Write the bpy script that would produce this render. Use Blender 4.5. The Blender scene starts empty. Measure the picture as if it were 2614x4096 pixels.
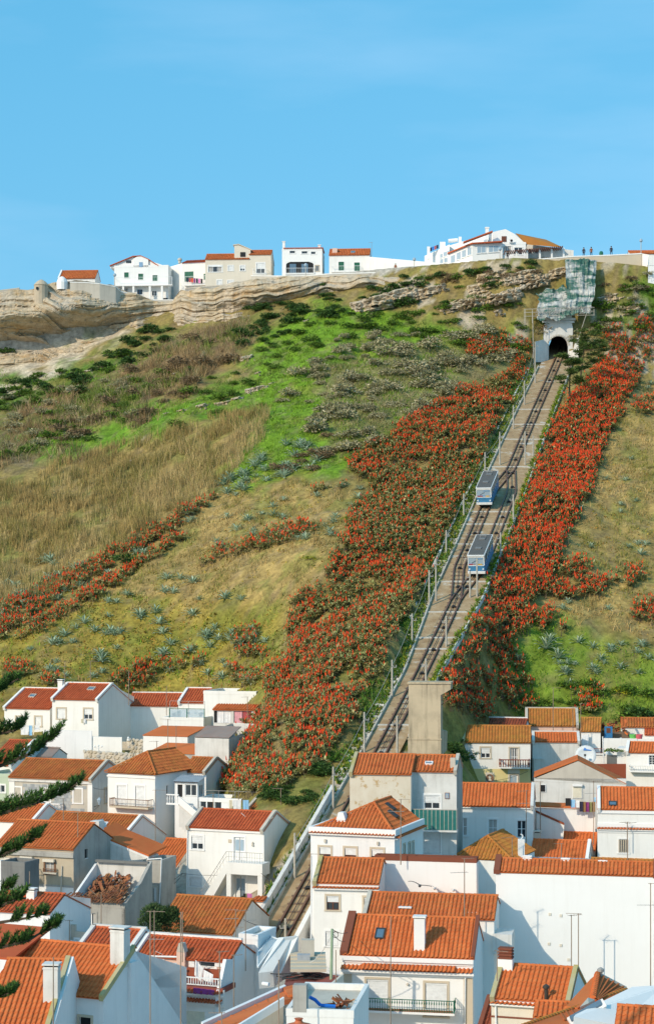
import bpy, math, random
import numpy as np
from mathutils import Vector, Matrix
random.seed(7); RNG = np.random.default_rng(11)
SC = bpy.context.scene
COL = SC.collection
# ------------------------------------------------------------------ camera
F, U0, V0, VH = 7400.0, 1307.0, 2048.0, 2400.0      # focal length, centre and horizon measured in photo pixels
cam = bpy.data.cameras.new('camera'); cam_o = bpy.data.objects.new('camera', cam); COL.objects.link(cam_o)
cam.sensor_fit = 'VERTICAL'; cam.sensor_height = 36.0; cam.lens = 36.0 * F / 4096.0
cam.shift_y = (VH - V0) / 4096.0
cam.clip_start = 1.0; cam.clip_end = 4000.0
cam_o.location = (0, 0, 0); cam_o.rotation_euler = (math.pi / 2, 0, 0)
SC.camera = cam_o
# ------------------------------------------------------------------ light
SUN_AZ, SUN_EL = math.radians(45), math.radians(30)    # azimuth is measured to the left of straight behind the camera
S = Vector((-math.sin(SUN_AZ) * math.cos(SUN_EL), -math.cos(SUN_AZ) * math.cos(SUN_EL), math.sin(SUN_EL)))
world = bpy.data.worlds.new('World'); SC.world = world; world.use_nodes = True
nt = world.node_tree; nt.nodes.clear()
wo = nt.nodes.new('ShaderNodeOutputWorld'); wb = nt.nodes.new('ShaderNodeBackground')
sky = nt.nodes.new('ShaderNodeTexSky'); sky.sky_type = 'NISHITA'; sky.sun_disc = False
sky.sun_elevation = SUN_EL; sky.sun_rotation = math.atan2(S.x, S.y)
sky.altitude = 0; sky.air_density = 1.0; sky.dust_density = 2.2; sky.ozone_density = 1.6
wb.inputs['Strength'].default_value = 0.15
# thin high cirrus: a faint pale veil mixed over the blue
tc = nt.nodes.new('ShaderNodeTexCoord'); mp = nt.nodes.new('ShaderNodeMapping')
mp.inputs['Scale'].default_value = (3.0, 3.0, 14.0); mp.inputs['Rotation'].default_value = (0.2, 0.35, 0)
nz = nt.nodes.new('ShaderNodeTexNoise'); nz.inputs['Scale'].default_value = 1.6; nz.inputs['Detail'].default_value = 6
rmp = nt.nodes.new('ShaderNodeValToRGB'); rmp.color_ramp.elements[0].position = .47; rmp.color_ramp.elements[1].position = .85
rmp.color_ramp.elements[1].color = (.22, .22, .22, 1)
mx = nt.nodes.new('ShaderNodeMix'); mx.data_type = 'RGBA'
hs = nt.nodes.new('ShaderNodeHueSaturation'); hs.inputs['Saturation'].default_value = 1.0; hs.inputs['Hue'].default_value = .49
nt.links.new(tc.outputs['Generated'], mp.inputs[0]); nt.links.new(mp.outputs[0], nz.inputs['Vector'])
nt.links.new(nz.outputs[0], rmp.inputs[0]); nt.links.new(rmp.outputs[0], mx.inputs[0])
fl = nt.nodes.new('ShaderNodeMix'); fl.data_type = 'RGBA'; fl.inputs[0].default_value = .68; fl.inputs[7].default_value = (.20, 1.95, 3.75, 1)
nt.links.new(sky.outputs[0], fl.inputs[6]); nt.links.new(fl.outputs[2], hs.inputs['Color'])
nt.links.new(hs.outputs[0], mx.inputs[6]); mx.inputs[7].default_value = (3.2, 4.2, 5.4, 1)
nt.links.new(mx.outputs[2], wb.inputs[0]); nt.links.new(wb.outputs[0], wo.inputs[0])
sl = bpy.data.lights.new('sun', 'SUN'); sl.energy = 2.2; sl.angle = math.radians(.53); sl.color = (1, .86, .66)
so = bpy.data.objects.new('sun', sl); COL.objects.link(so); so.rotation_euler = (-S).to_track_quat('-Z', 'Y').to_euler()
SC.view_settings.view_transform = 'Standard'; SC.view_settings.look = 'None'
SC.view_settings.exposure = 0.57; SC.view_settings.gamma = 1.0; SC.view_settings.use_curve_mapping = False
SC.render.engine = 'CYCLES'
SC.cycles.max_bounces = 8; SC.cycles.diffuse_bounces = 5; SC.cycles.glossy_bounces = 2; SC.cycles.transparent_max_bounces = 8
# ------------------------------------------------------------------ helpers
def at(u, v, Y): return Vector(((u - U0) / F * Y, Y, (VH - v) / F * Y))    # a measured direction and a distance give a place
ZO = {0: (0, 0, 1.0), 1: (0, 2600, .4554), 2: (600, 2600, .4554), 3: (1250, 2600, .4554), 4: (1914, 2750, .4554), 5: (0, 3150, .4554),
      6: (600, 3150, .4554), 7: (1200, 3150, .4554), 8: (1914, 3250, .4554), 9: (0, 3600, .4554), 10: (500, 3600, .4554),
      11: (1150, 3550, .5205), 12: (1850, 3600, .497), 'a': (0, 850, .8503), 'b': (1307, 850, .8503), 'c': (0, 1600, .8503),
      'd': (1307, 1600, .8503), 'p': (2040, 1250, .2602), 'q': (1750, 1850, .2602), 'r': (2214, 2750, .2602)}
def zp(z, x, y): o = ZO[z]; return o[0] + x * o[2], o[1] + y * o[2]
def lin(h):
    h = h.lstrip('#'); c = [int(h[i:i + 2], 16) / 255 for i in (0, 2, 4)]
    return tuple(x / 12.92 if x <= .04045 else ((x + .055) / 1.055) ** 2.4 for x in c)
def tag(o, label=None, cat=None, group=None, kind=None):
    if label: o['label'] = label
    if cat: o['category'] = cat
    if group: o['group'] = group
    if kind: o['kind'] = kind
    return o
def link(name, me, parent=None):
    o = bpy.data.objects.new(name, me); COL.objects.link(o)
    if parent is not None: o.parent = parent
    return o
def empty(name, loc, rz=0, **k):
    o = bpy.data.objects.new(name, None); COL.objects.link(o); o.location = loc; o.rotation_euler = (0, 0, rz); o.empty_display_size = .2
    return tag(o, **k)
def mesh_np(name, V, Fc, n, mats, midx=None, col=None, smooth=False):
    """V (k,3), Fc (m,n) faces of n corners each"""
    me = bpy.data.meshes.new(name); V = np.asarray(V, np.float32); Fc = np.asarray(Fc, np.int32)
    me.vertices.add(len(V)); me.vertices.foreach_set('co', V.ravel())
    m = len(Fc); me.loops.add(m * n); me.loops.foreach_set('vertex_index', Fc.ravel())
    me.polygons.add(m); me.polygons.foreach_set('loop_start', np.arange(m, dtype=np.int32) * n)
    if midx is not None: me.polygons.foreach_set('material_index', np.asarray(midx, np.int32))
    me.polygons.foreach_set('use_smooth', np.full(m, smooth))
    for x in mats: me.materials.append(x)
    if col is not None:
        a = me.color_attributes.new('Col', 'FLOAT_COLOR', 'POINT')
        c = np.ones((len(V), 4), np.float32); c[:, :3] = col; a.data.foreach_set('color', c.ravel())
    me.update(calc_edges=True)
    return me
class MB:
    def __init__(s): s.v = []; s.f = []; s.m = []
    def poly(s, pts, m=0):
        k = len(s.v); s.v += [tuple(p) for p in pts]; s.f.append(tuple(range(k, k + len(pts)))); s.m.append(m)
    def obox(s, o, a, b, c, m=0):
        o, a, b, c = Vector(o), Vector(a), Vector(b), Vector(c); k = len(s.v)
        s.v += [tuple(p) for p in (o, o + a, o + a + b, o + b, o + c, o + a + c, o + a + b + c, o + b + c)]
        fs = [(0, 3, 2, 1), (4, 5, 6, 7), (0, 1, 5, 4), (1, 2, 6, 5), (2, 3, 7, 6), (3, 0, 4, 7)]
        if a.cross(b).dot(c) < 0: fs = [f[::-1] for f in fs]
        s.f += [tuple(k + i for i in f) for f in fs]; s.m += [m] * 6
    def box(s, x0, y0, z0, x1, y1, z1, m=0):
        s.obox((x0, y0, z0), (x1 - x0, 0, 0), (0, y1 - y0, 0), (0, 0, z1 - z0), m)
    def cyl(s, p0, p1, r0, r1=None, n=6, m=0, cap=True):
        p0, p1 = Vector(p0), Vector(p1); r1 = r0 if r1 is None else r1
        d = (p1 - p0).normalized(); a = d.orthogonal().normalized(); b = d.cross(a); k = len(s.v)
        for p, r in ((p0, r0), (p1, r1)):
            for i in range(n):
                t = 2 * math.pi * i / n; s.v.append(tuple(p + (a * math.cos(t) + b * math.sin(t)) * r))
        for i in range(n):
            j = (i + 1) % n; s.f.append((k + i, k + j, k + n + j, k + n + i)); s.m.append(m)
        if cap: s.f += [tuple(k + i for i in range(n))[::-1], tuple(k + n + i for i in range(n))]; s.m += [m, m]
    def tube(s, pts, r, n=5, m=0):
        for a, b in zip(pts[:-1], pts[1:]): s.cyl(a, b, r if not callable(r) else r(0), None, n, m, True)
    def prism(s, pts, ext, m=0):
        e = Vector(ext); pts = [Vector(p) for p in pts]; k = len(s.v); n = len(pts)
        s.v += [tuple(p) for p in pts] + [tuple(p + e) for p in pts]
        nrm = Vector((0, 0, 0))
        for i in range(n): nrm += pts[i].cross(pts[(i + 1) % n])
        fl = nrm.dot(e) > 0
        fs = [tuple(range(k, k + n)), tuple(range(k + n, k + 2 * n))[::-1]] + [(k + (i + 1) % n, k + i, k + n + i, k + n + (i + 1) % n) for i in range(n)]
        if fl: fs = [f[::-1] for f in fs]
        s.f += fs; s.m += [m] * (n + 2)
    def lathe(s, c, prof, n=8, m=0):
        k = len(s.v); c = Vector(c)
        for r, z in prof:
            for i in range(n): t = 2 * math.pi * i / n; s.v.append((c.x + r * math.cos(t), c.y + r * math.sin(t), c.z + z))
        for j in range(len(prof) - 1):
            for i in range(n):
                i2 = (i + 1) % n; s.f.append((k + j * n + i, k + j * n + i2, k + (j + 1) * n + i2, k + (j + 1) * n + i)); s.m.append(m)
    def mesh(s, name, mats, smooth=False):
        me = bpy.data.meshes.new(name); me.from_pydata(s.v, [], s.f)
        for x in (mats if isinstance(mats, (list, tuple)) else [mats]): me.materials.append(x)
        if any(s.m): me.polygons.foreach_set('material_index', s.m)
        if smooth: me.polygons.foreach_set('use_smooth', [True] * len(s.f))
        me.update(); return me
    def obj(s, name, mats, parent=None, smooth=False, **k):
        return tag(link(name, s.mesh(name, mats, smooth), parent), **k)
# value noise
def _h(i, j, k):
    n = (i * 374761393 + j * 668265263 + k * 974711) & 0x7fffffff
    n = ((n ^ (n >> 13)) * 1274126177) & 0x7fffffff
    return ((n ^ (n >> 16)) & 0xffff) / 65535.0
def vnoise(x, y, sd=0):
    x = np.asarray(x, float); y = np.asarray(y, float)
    i = np.floor(x).astype(np.int64); j = np.floor(y).astype(np.int64); fx = x - i; fy = y - j
    fx = fx * fx * (3 - 2 * fx); fy = fy * fy * (3 - 2 * fy)
    return (_h(i, j, sd) * (1 - fx) + _h(i + 1, j, sd) * fx) * (1 - fy) + (_h(i, j + 1, sd) * (1 - fx) + _h(i + 1, j + 1, sd) * fx) * fy
def fbm(x, y, sd=0, o=4):
    a, t = 0, 0.0
    for k in range(o): a = a + vnoise(np.asarray(x) * 2 ** k, np.asarray(y) * 2 ** k, sd + k * 17) * .5 ** k; t += .5 ** k
    return a / t
def zone(u, v, right):
    if right: return 'by the tunnel mouth' if v < 1500 else 'on the dry slope right of the track' if v < 2400 else 'on the green slope above the right hand houses'
    if v < 1380 and u < 800: return 'under the left headland cliff'
    if v < 1300: return 'along the foot of the middle cliff'
    if u < 1000: return 'among the dead brown canes' if v < 1750 else 'beside the straw reed field' if v < 2250 else 'low on the left slope above the houses'
    return 'on the bright green upper slope' if v < 1900 else 'on the straw coloured slope left of the red bank'
def inpoly(u, v, P):
    u = np.asarray(u, float); v = np.asarray(v, float); r = np.zeros(u.shape, bool); n = len(P)
    for i in range(n):
        x1, y1 = P[i]; x2, y2 = P[(i + 1) % n]
        c = ((y1 > v) != (y2 > v)) & (u < (x2 - x1) * (v - y1) / ((y2 - y1) or 1e-9) + x1); r ^= c
    return r
# ------------------------------------------------------------------ materials
M = {}
def _nodes(name):
    m = bpy.data.materials.new(name); m.use_nodes = True; t = m.node_tree
    return m, t, t.nodes['Principled BSDF']
def N(t, ty, **k):
    n = t.nodes.new(ty)
    for a, b in k.items():
        if a in n.inputs: n.inputs[a].default_value = b
        else: setattr(n, a, b)
    return n
def noise(t, scale, detail=4, vec=None, stretch=None, rough=.6):
    if vec is None: vec = N(t, 'ShaderNodeNewGeometry').outputs['Position']
    if stretch:
        mpn = N(t, 'ShaderNodeMapping'); mpn.inputs['Scale'].default_value = stretch; t.links.new(vec, mpn.inputs[0]); vec = mpn.outputs[0]
    n = N(t, 'ShaderNodeTexNoise', Scale=scale, Detail=detail, Roughness=rough); t.links.new(vec, n.inputs['Vector'])
    return n.outputs[0]
def ramp(t, src, stops):
    r = N(t, 'ShaderNodeValToRGB'); e = r.color_ramp.elements
    while len(e) < len(stops): e.new(.5)
    for x, (p, c) in zip(e, stops): x.position = p; x.color = (c, c, c, 1) if not isinstance(c, tuple) else (*c[:3], 1)
    t.links.new(src, r.inputs[0]); return r.outputs[0]
def mixc(t, fac, a, b, mode='MIX'):
    m = N(t, 'ShaderNodeMix', data_type='RGBA', blend_type=mode)
    for i, x in ((0, fac), (6, a), (7, b)):
        if hasattr(x, 'is_output'): t.links.new(x, m.inputs[i])
        elif i == 0: m.inputs[0].default_value = x
        else: m.inputs[i].default_value = (*x[:3], 1)
    return m.outputs[2]
def math_(t, op, a, b=None):
    m = N(t, 'ShaderNodeMath', operation=op)
    for i, x in ((0, a), (1, b)):
        if x is None: continue
        if hasattr(x, 'is_output'): t.links.new(x, m.inputs[i])
        else: m.inputs[i].default_value = x
    return m.outputs[0]
def bump(t, p, src, s, d=.05):
    b = N(t, 'ShaderNodeBump', Strength=s, Distance=d); t.links.new(src, b.inputs['Height']); t.links.new(b.outputs[0], p.inputs['Normal'])
def plain(name, c, rough=.7, metal=0, var=.12, scale=3.0):
    m, t, p = _nodes(name); c = lin(c) if isinstance(c, str) else c
    n = noise(t, scale, 3); lo = tuple(x * (1 - var) for x in c); hi = tuple(min(1, x * (1 + var)) for x in c)
    t.links.new(ramp(t, n, [(.3, lo), (.7, hi)]), p.inputs['Base Color']); p.inputs['Roughness'].default_value = rough; p.inputs['Metallic'].default_value = metal
    p.inputs['Specular IOR Level'].default_value = .3
    M[name] = m; return m
def plaster(name, c, dirt, amt=.3, streak=.3, rough=.92, patch=None):
    m, t, p = _nodes(name)
    big = ramp(t, noise(t, .55, 5), [(.42, 0.0), (.75, 1.0)])
    st = ramp(t, noise(t, 1.3, 4, stretch=(2.2, 2.2, .16)), [(.5, 0.0), (.8, 1.0)])
    fine = noise(t, 9, 4)
    f = math_(t, 'ADD', math_(t, 'MULTIPLY', big, amt), math_(t, 'MULTIPLY', st, streak))
    f = math_(t, 'MINIMUM', math_(t, 'MULTIPLY', f, math_(t, 'ADD', math_(t, 'MULTIPLY', fine, 1.2), .4)), 1.0)
    col = mixc(t, f, c, dirt)
    if patch:
        pf = ramp(t, noise(t, 1.7, 6, rough=.7), [(.55, 0.0), (.62, 1.0)]); col = mixc(t, pf, col, patch)
    t.links.new(col, p.inputs['Base Color']); p.inputs['Roughness'].default_value = rough; p.inputs['Specular IOR Level'].default_value = .15
    bump(t, p, fine, .25, .02); M[name] = m; return m
def tilemat(name, a, b, lichen, la=.4, dark=.5):
    m, t, p = _nodes(name)
    oi = N(t, 'ShaderNodeObjectInfo').outputs['Random']; isl = N(t, 'ShaderNodeNewGeometry').outputs['Random Per Island']
    r = math_(t, 'FRACT', math_(t, 'ADD', oi, isl))
    col = ramp(t, r, [(0.0, a), (.55, tuple((x + y) / 2 for x, y in zip(a, b))), (.97, b), (1.0, tuple(x * (dark + .3) for x in b))])
    n1 = ramp(t, noise(t, 1.1, 5), [(.45, 0.0), (.72, 1.0)]); n2 = ramp(t, noise(t, 14, 3), [(.4, 0.0), (.62, 1.0)])
    lf = math_(t, 'MULTIPLY', math_(t, 'MULTIPLY', math_(t, 'ADD', n1, .25), n2), la)
    col = mixc(t, lf, col, lichen)
    n3 = ramp(t, noise(t, .5, 3), [(.35, .9), (.7, 1.06)])
    col = mixc(t, 1.0, col, n3, 'MULTIPLY')
    t.links.new(col, p.inputs['Base Color']); p.inputs['Roughness'].default_value = .85; p.inputs['Specular IOR Level'].default_value = .2
    M['t_' + name] = m
plaster('white', (.81, .79, .75), (.52, .49, .44), .16, .28)
plaster('white_clean', (.83, .815, .79), (.66, .63, .58), .12, .16)
plaster('white_cool', (.79, .785, .775), (.5, .5, .5), .2, .25)
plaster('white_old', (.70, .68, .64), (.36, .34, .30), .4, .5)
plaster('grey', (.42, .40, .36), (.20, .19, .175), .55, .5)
plaster('tan', (.50, .42, .31), (.30, .25, .19), .5, .45)
plaster('cream', (.70, .63, .52), (.48, .42, .33), .2, .2)
plaster('beige', (.62, .54, .43), (.42, .36, .29), .25, .25)
plaster('ochre_peel', (.66, .60, .49), (.50, .40, .27), .4, .3, patch=(.47, .33, .17))
plaster('yellow', (.74, .62, .30), (.55, .45, .25), .2, .2)
plaster('pink', (.72, .50, .40), (.52, .38, .30), .25, .25)
plaster('pale_green', (.48, .55, .42), (.33, .36, .28), .25, .3)
plaster('concrete', (.54, .44, .30), (.24, .20, .14), .6, 1.0)
plaster('conc_light', (.55, .50, .42), (.34, .30, .25), .4, .4)
plaster('stone_trim', (.58, .49, .37), (.42, .36, .28), .3, .2)
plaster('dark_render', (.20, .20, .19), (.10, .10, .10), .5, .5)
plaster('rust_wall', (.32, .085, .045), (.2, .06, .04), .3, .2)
plaster('red_floor', (.28, .085, .065), (.18, .07, .06), .4, .1)
plaster('brown_coping', (.22, .075, .045), (.14, .05, .035), .3, .1)
plaster('lichen', (.45, .40, .25), (.42, .33, .05), .8, .3)
tilemat('orange', (.60, .165, .05), (.52, .125, .038), (.42, .25, .07), .35)
tilemat('bright', (.66, .175, .052), (.58, .14, .04), (.5, .3, .09), .2)
tilemat('red', (.56, .125, .045), (.45, .09, .034), (.33, .16, .06), .22)
tilemat('old', (.54, .150, .045), (.40, .105, .035), (.42, .27, .055), .6, .4)
tilemat('ochre', (.54, .20, .05), (.44, .15, .04), (.42, .28, .045), .8, .6)
tilemat('brown', (.33, .085, .04), (.23, .055, .03), (.18, .1, .05), .3)
tilemat('ruin', (.36, .115, .055), (.20, .075, .05), (.40, .28, .10), .7, .35)
tilemat('grey', (.30, .25, .22), (.18, .16, .15), (.35, .13, .07), .5)
for n_, c_, r_ in (('frame_white', (.80, .80, .79), .45), ('shutter', (.72, .72, .71), .5), ('shutter_cream', (.72, .66, .52), .55), ('brown_wood', (.13, .045, .025), .6),
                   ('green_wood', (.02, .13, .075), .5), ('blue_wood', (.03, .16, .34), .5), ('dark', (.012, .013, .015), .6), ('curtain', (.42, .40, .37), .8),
                   ('steel', (.32, .31, .29), .5), ('rust', (.20, .10, .055), .75), ('rail_dark', (.085, .038, .02), .5), ('rail_top', (.16, .08, .045), .4), ('pole', (.44, .40, .33), .85),
                   ('antenna_rod', (.30, .22, .16), .6), ('cable', (.05, .05, .05), .7), ('cable_white', (.6, .58, .54), .7), ('green_metal', (.02, .14, .085), .4), ('green_panel', (.03, .16, .14), .35),
                   ('green_pole', (.30, .40, .26), .6), ('terra', (.48, .14, .06), .8), ('brown_rail', (.24, .065, .04), .5), ('bark', (.075, .052, .035), .95), ('bark_light', (.17, .125, .08), .95),
                   ('timber', (.20, .13, .085), .9), ('bronze', (.06, .05, .04), .5), ('white_cloth', (.78, .77, .77), .9), ('pink_cloth', (.70, .36, .40), .9), ('red_cloth', (.42, .09, .10), .9),
                   ('cream_cloth', (.70, .62, .46), .9), ('blue_cloth', (.28, .52, .76), .9), ('navy_cloth', (.03, .03, .06), .9), ('black_cloth', (.025, .024, .026), .9), ('brown_cloth', (.28, .16, .07), .9),
                   ('olive_cloth', (.22, .22, .10), .9), ('purple_cloth', (.22, .04, .17), .9), ('magenta_cloth', (.68, .20, .45), .9), ('lime', (.35, .80, .03), .4), ('red_plastic', (.60, .05, .02), .4),
                   ('green_plastic', (.15, .5, .12), .4), ('blue_plastic', (.02, .16, .6), .4), ('pink_plastic', (.66, .13, .16), .4), ('car_blue', (.06, .22, .40), .4), ('car_dark_blue', (.02, .10, .30), .4),
                   ('car_white', (.78, .78, .76), .35), ('car_roof', (.10, .10, .098), .95), ('car_box', (.17, .17, .165), .6), ('car_red', (.36, .04, .05), .4), ('car_yellow', (.7, .42, .04), .4), ('car_black', (.02, .02, .022), .5), ('tarp_grey', (.55, .55, .52), .55), ('tarp_green', (.03, .13, .085), .55),
                   ('skin', (.5, .3, .2), .7), ('jacket', (.035, .035, .05), .9), ('jacket_rust', (.25, .08, .03), .9), ('trouser', (.03, .035, .06), .9), ('hair', (.02, .015, .01), .8), ('bird_grey', (.10, .10, .10), .8), ('pale_bird_shape', (.62, .60, .58), .9),
                   ('dish', (.62, .65, .66), .5), ('dish_blue', (.05, .2, .55), .5), ('corrugated', (.36, .38, .40), .5), ('icon_blue', (.2, .34, .5), .5), ('icon_brown', (.28, .15, .09), .6), ('tunnel', (.05, .047, .043), .95), ('gold', (.5, .33, .08), .5)):
    plain(n_, c_, r_, var=.1)
m_, t_, p_ = _nodes('glass'); p_.inputs['Base Color'].default_value = (.035, .045, .055, 1); p_.inputs['Roughness'].default_value = .08; M['glass'] = m_
m_, t_, p_ = _nodes('glass_blue'); p_.inputs['Base Color'].default_value = (.10, .17, .24, 1); p_.inputs['Roughness'].default_value = .08; M['glass_blue'] = m_
m_, t_, p_ = _nodes('glass_pale'); p_.inputs['Base Color'].default_value = (.34, .44, .52, 1); p_.inputs['Roughness'].default_value = .12; M['glass_pale'] = m_
m_, t_, p_ = _nodes('glass_clear'); p_.inputs['Base Color'].default_value = (.45, .58, .66, 1); p_.inputs['Roughness'].default_value = .1; p_.inputs['Alpha'].default_value = .55; M['glass_clear'] = m_
def vcol(name, rough=.85, fine=0, amt=.5, trans=0, bmp=0):
    m, t, p = _nodes(name); a = N(t, 'ShaderNodeVertexColor'); a.layer_name = 'Col'; c = a.outputs[0]
    if fine:
        c = mixc(t, 1.0, c, ramp(t, noise(t, fine, 6, rough=.7), [(.28, 1 - amt), (.72, 1 + amt)]), 'MULTIPLY')
        c = mixc(t, 1.0, c, ramp(t, noise(t, fine * .22, 4), [(.3, 1 - amt * .5), (.7, 1 + amt * .5)]), 'MULTIPLY')
        if bmp: bump(t, p, noise(t, fine, 5, rough=.7), bmp, .25)
    t.links.new(c, p.inputs['Base Color']); p.inputs['Roughness'].default_value = rough; p.inputs['Specular IOR Level'].default_value = .2
    M[name] = m; return m
vcol('soil', .95, 1.6, .45, bmp=.6); vcol('leaf', .7); vcol('blade', .9)
# ------------------------------------------------------------------ the funicular's line (plan and gradient)
def track_z(Y): return -24.4 + .396 * (np.asarray(Y, float) - 140)
_tv = np.array([1440, 1562, 1640, 1770, 1902, 2037, 2162, 2318, 2383, 2650, 2990, 3227, 3690, 3900]); _tu = np.array([2230, 2178, 2141, 2084, 2034, 1981, 1927, 1856, 1826, 1709, 1537, 1401, 1153, 1040])
_tY = 79.84 / (.396 - (2400 - _tv) / F); _tx = (_tu - U0) / F * _tY
_pf = np.polyfit(_tY - 200, _tx, 5)
def track_x(Y): return np.polyval(_pf, np.asarray(Y, float) - 200)
def track_Y(v): return 79.84 / (.396 - (2400 - v) / F)
def track_half(Y): return np.interp(Y, [140, 184, 194, 203, 235, 300], [1.65, 1.7, 2.25, 2.7, 2.85, 2.55])
def TP(Y, off=0.0, up=0.0):
    """a point on the track bed: OFF metres to the right of the axis, UP metres above it"""
    return Vector((float(track_x(Y)) + off, float(Y), float(track_z(Y)) + up))
TRK_END = 300.0
# ------------------------------------------------------------------ terrain: a smooth surface through surveyed points
CP = [(-60, 2740, 207), (0, 2740, 206), (300, 2720, 206), (520, 2740, 208), (800, 2735, 207), (1050, 2735, 197), (990, 3000, 174), (960, 3150, 168),
      (1180, 3180, 161), (-100, 2300, 241), (0, 2300, 240), (-100, 1900, 276), (0, 1900, 275), (-100, 1520, 319), (0, 1520, 318), (340, 1440, 319), (600, 2300, 228), (600, 1900, 262), (600, 1500, 301), (700, 1310, 321),
      (1200, 2600, 193), (1200, 2300, 214), (1200, 1700, 262), (1200, 1300, 306), (1100, 1250, 313), (1650, 1350, 297), (1650, 1150, 310), (2000, 1300, 300), (2050, 1480, 291), (2080, 1640, 276),
      (2420, 1480, 289), (2230, 1285, 302), (2420, 1250, 302), (2614, 1250, 302), (2720, 1250, 303), (2614, 1700, 267), (2720, 1700, 267), (2614, 2200, 225), (2720, 2200, 225), (2614, 2690, 201), (2720, 2690, 201), (2300, 2200, 222), (2300, 1800, 257), (2200, 2740, 198),
      (1960, 2860, 191), (2050, 2810, 195), (2130, 2800, 197), (1900, 2800, 188), (1800, 2800, 180.5), (1815, 2987, 175), (1900, 1072, 307.5), (2100, 1065, 304.5), (2300, 1080, 304), (2450, 1090, 303.6), (2614, 1090, 303.6), (2100, 2450, 205), (1400, 2000, 238), (1500, 2400, 205)]
CW = [(-13, 187, -17.2), (-16, 180, -19), (-11.5, 178, -18.6), (-10.5, 171, -20.5), (-18, 195.5, -15.8), (11, 168, -16), (20, 174, -20.5), (28, 172, -21), (12, 160, -23.5), (23, 186, -17), (16, 181, -19), (15.5, 176, -19), (15.5, 170, -20.5), (10.8, 176, -14.5), (14, 177, -19.5), (-20, 199.5, -15.8), (-17, 199, -15.8), (-14.5, 197, -15.5), (-6, 147, -28.5), (33, 185, -17), (30, 193, -14), (-12.5, 193, -15.5), (-60, 60, -35), (0, 60, -35), (60, 60, -35), (-60, 100, -31.5), (0, 100, -31.5), (60, 100, -31.5), (-40, 130, -29), (30, 130, -29), (-30, 150, -27), (-12, 150, -28), (-32, 172, -21.3), (-20, 170, -21.5), (-36, 194, -16.5), (-22, 192, -16),
      (14, 155, -25), (30, 158, -25), (36, 178, -20.5), (40, 192, -14), (-70, 330, 39), (-80, 240, -2), (-75, 190, -15), (75, 300, 45), (75, 240, 15), (70, 190, -10), (60, 140, -28), (-60, 140, -28)]
P_ = [tuple(at(*c)) for c in CP] + [tuple(c) for c in CW]
for Y_ in (130, 150, 165, 180, 195, 215, 235, 255, 275, 296):
    h_ = float(track_half(Y_))
    for o_ in (-h_ - .8, h_ + .8): P_.append((float(track_x(Y_)) + o_, Y_, float(track_z(Y_)) - .1))
P_ = np.array(P_)
def _U(r2): return np.where(r2 > 0, r2 * np.log(np.maximum(r2, 1e-9)), 0)
_n = len(P_); _A = np.zeros((_n + 3, _n + 3)); _d = (P_[:, None, :2] - P_[None, :, :2]); _A[:_n, :_n] = _U((_d ** 2).sum(-1)) + np.eye(_n) * 3.0
_A[:_n, _n] = 1; _A[:_n, _n + 1:] = P_[:, :2]; _A[_n, :_n] = 1; _A[_n + 1:, :_n] = P_[:, :2].T
_w = np.linalg.solve(_A, np.concatenate([P_[:, 2], [0, 0, 0]]))
GX, GY = np.arange(-84, 84.1, .7), np.arange(56, 392.1, .7)
XX, YY = np.meshgrid(GX, GY)
_q = np.stack([XX.ravel(), YY.ravel()], 1); _z = np.empty(len(_q))
for k in range(0, len(_q), 8000):
    qq = _q[k:k + 8000]; r2 = ((qq[:, None, :] - P_[None, :, :2]) ** 2).sum(-1)
    _z[k:k + 8000] = _U(r2) @ _w[:_n] + _w[_n] + qq @ _w[_n + 1:]
ZZ = _z.reshape(XX.shape)
# bumps, less in town
_amp = np.clip((YY - 170) / 30, 0.05, 1)
ZZ += _amp * ((fbm(XX * .09, YY * .09, 3) - .5) * 3.0 + (fbm(XX * .4, YY * .4, 9) - .5) * 1.1)
# cliff line and plateau
CL = [(-200, 1160, 1530, 326, 321), (0, 1166, 1522, 326, 321), (130, 1160, 1515, 326, 321), (212, 1130, 1504, 326, 321), (330, 1120, 1440, 326, 321), (400, 1128, 1420, 327, 322), (480, 1150, 1394, 328, 323), (544, 1180, 1330, 328, 324), (612, 1207, 1285, 329, 326), (690, 1207, 1318, 328, 323),
      (722, 1160, 1309, 325, 320), (850, 1150, 1309, 322, 316), (935, 1130, 1283, 320, 314), (1040, 1118, 1262, 319, 313), (1105, 1108, 1250, 319, 313), (1307, 1106, 1222, 316, 311), (1477, 1104, 1196, 314, 310), (1560, 1104, 1165, 313, 310), (1660, 1104, 1135, 312, 309.5)]
CLa = np.array(CL, float)
_cx = (CLa[:, 0] - U0) / F * CLa[:, 3]
def cliff_Y(x): return np.interp(x, np.concatenate([_cx, [20, 42, 60, 90]]), np.concatenate([CLa[:, 3] + 1.5, [312, 305.5, 305, 305]]))
def plate_z(x): return np.interp(x, [-90, -40, -30.5, -26, -18, 0, 14, 30, 42, 60], [54.2, 54.2, 52.5, 54.0, 55, 56.2, 56.8, 57, 56.5, 54.5])
_cy = cliff_Y(XX); _pz = plate_z(XX)
_t = np.clip((YY - _cy) / 1.2, 0, 1)
ZZ = np.where(YY < _cy, np.minimum(ZZ, _pz - .4), np.minimum(ZZ, _pz - .4) * (1 - _t) + (_pz + np.maximum(0, YY - _cy - 4) * .0) * _t)
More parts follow.
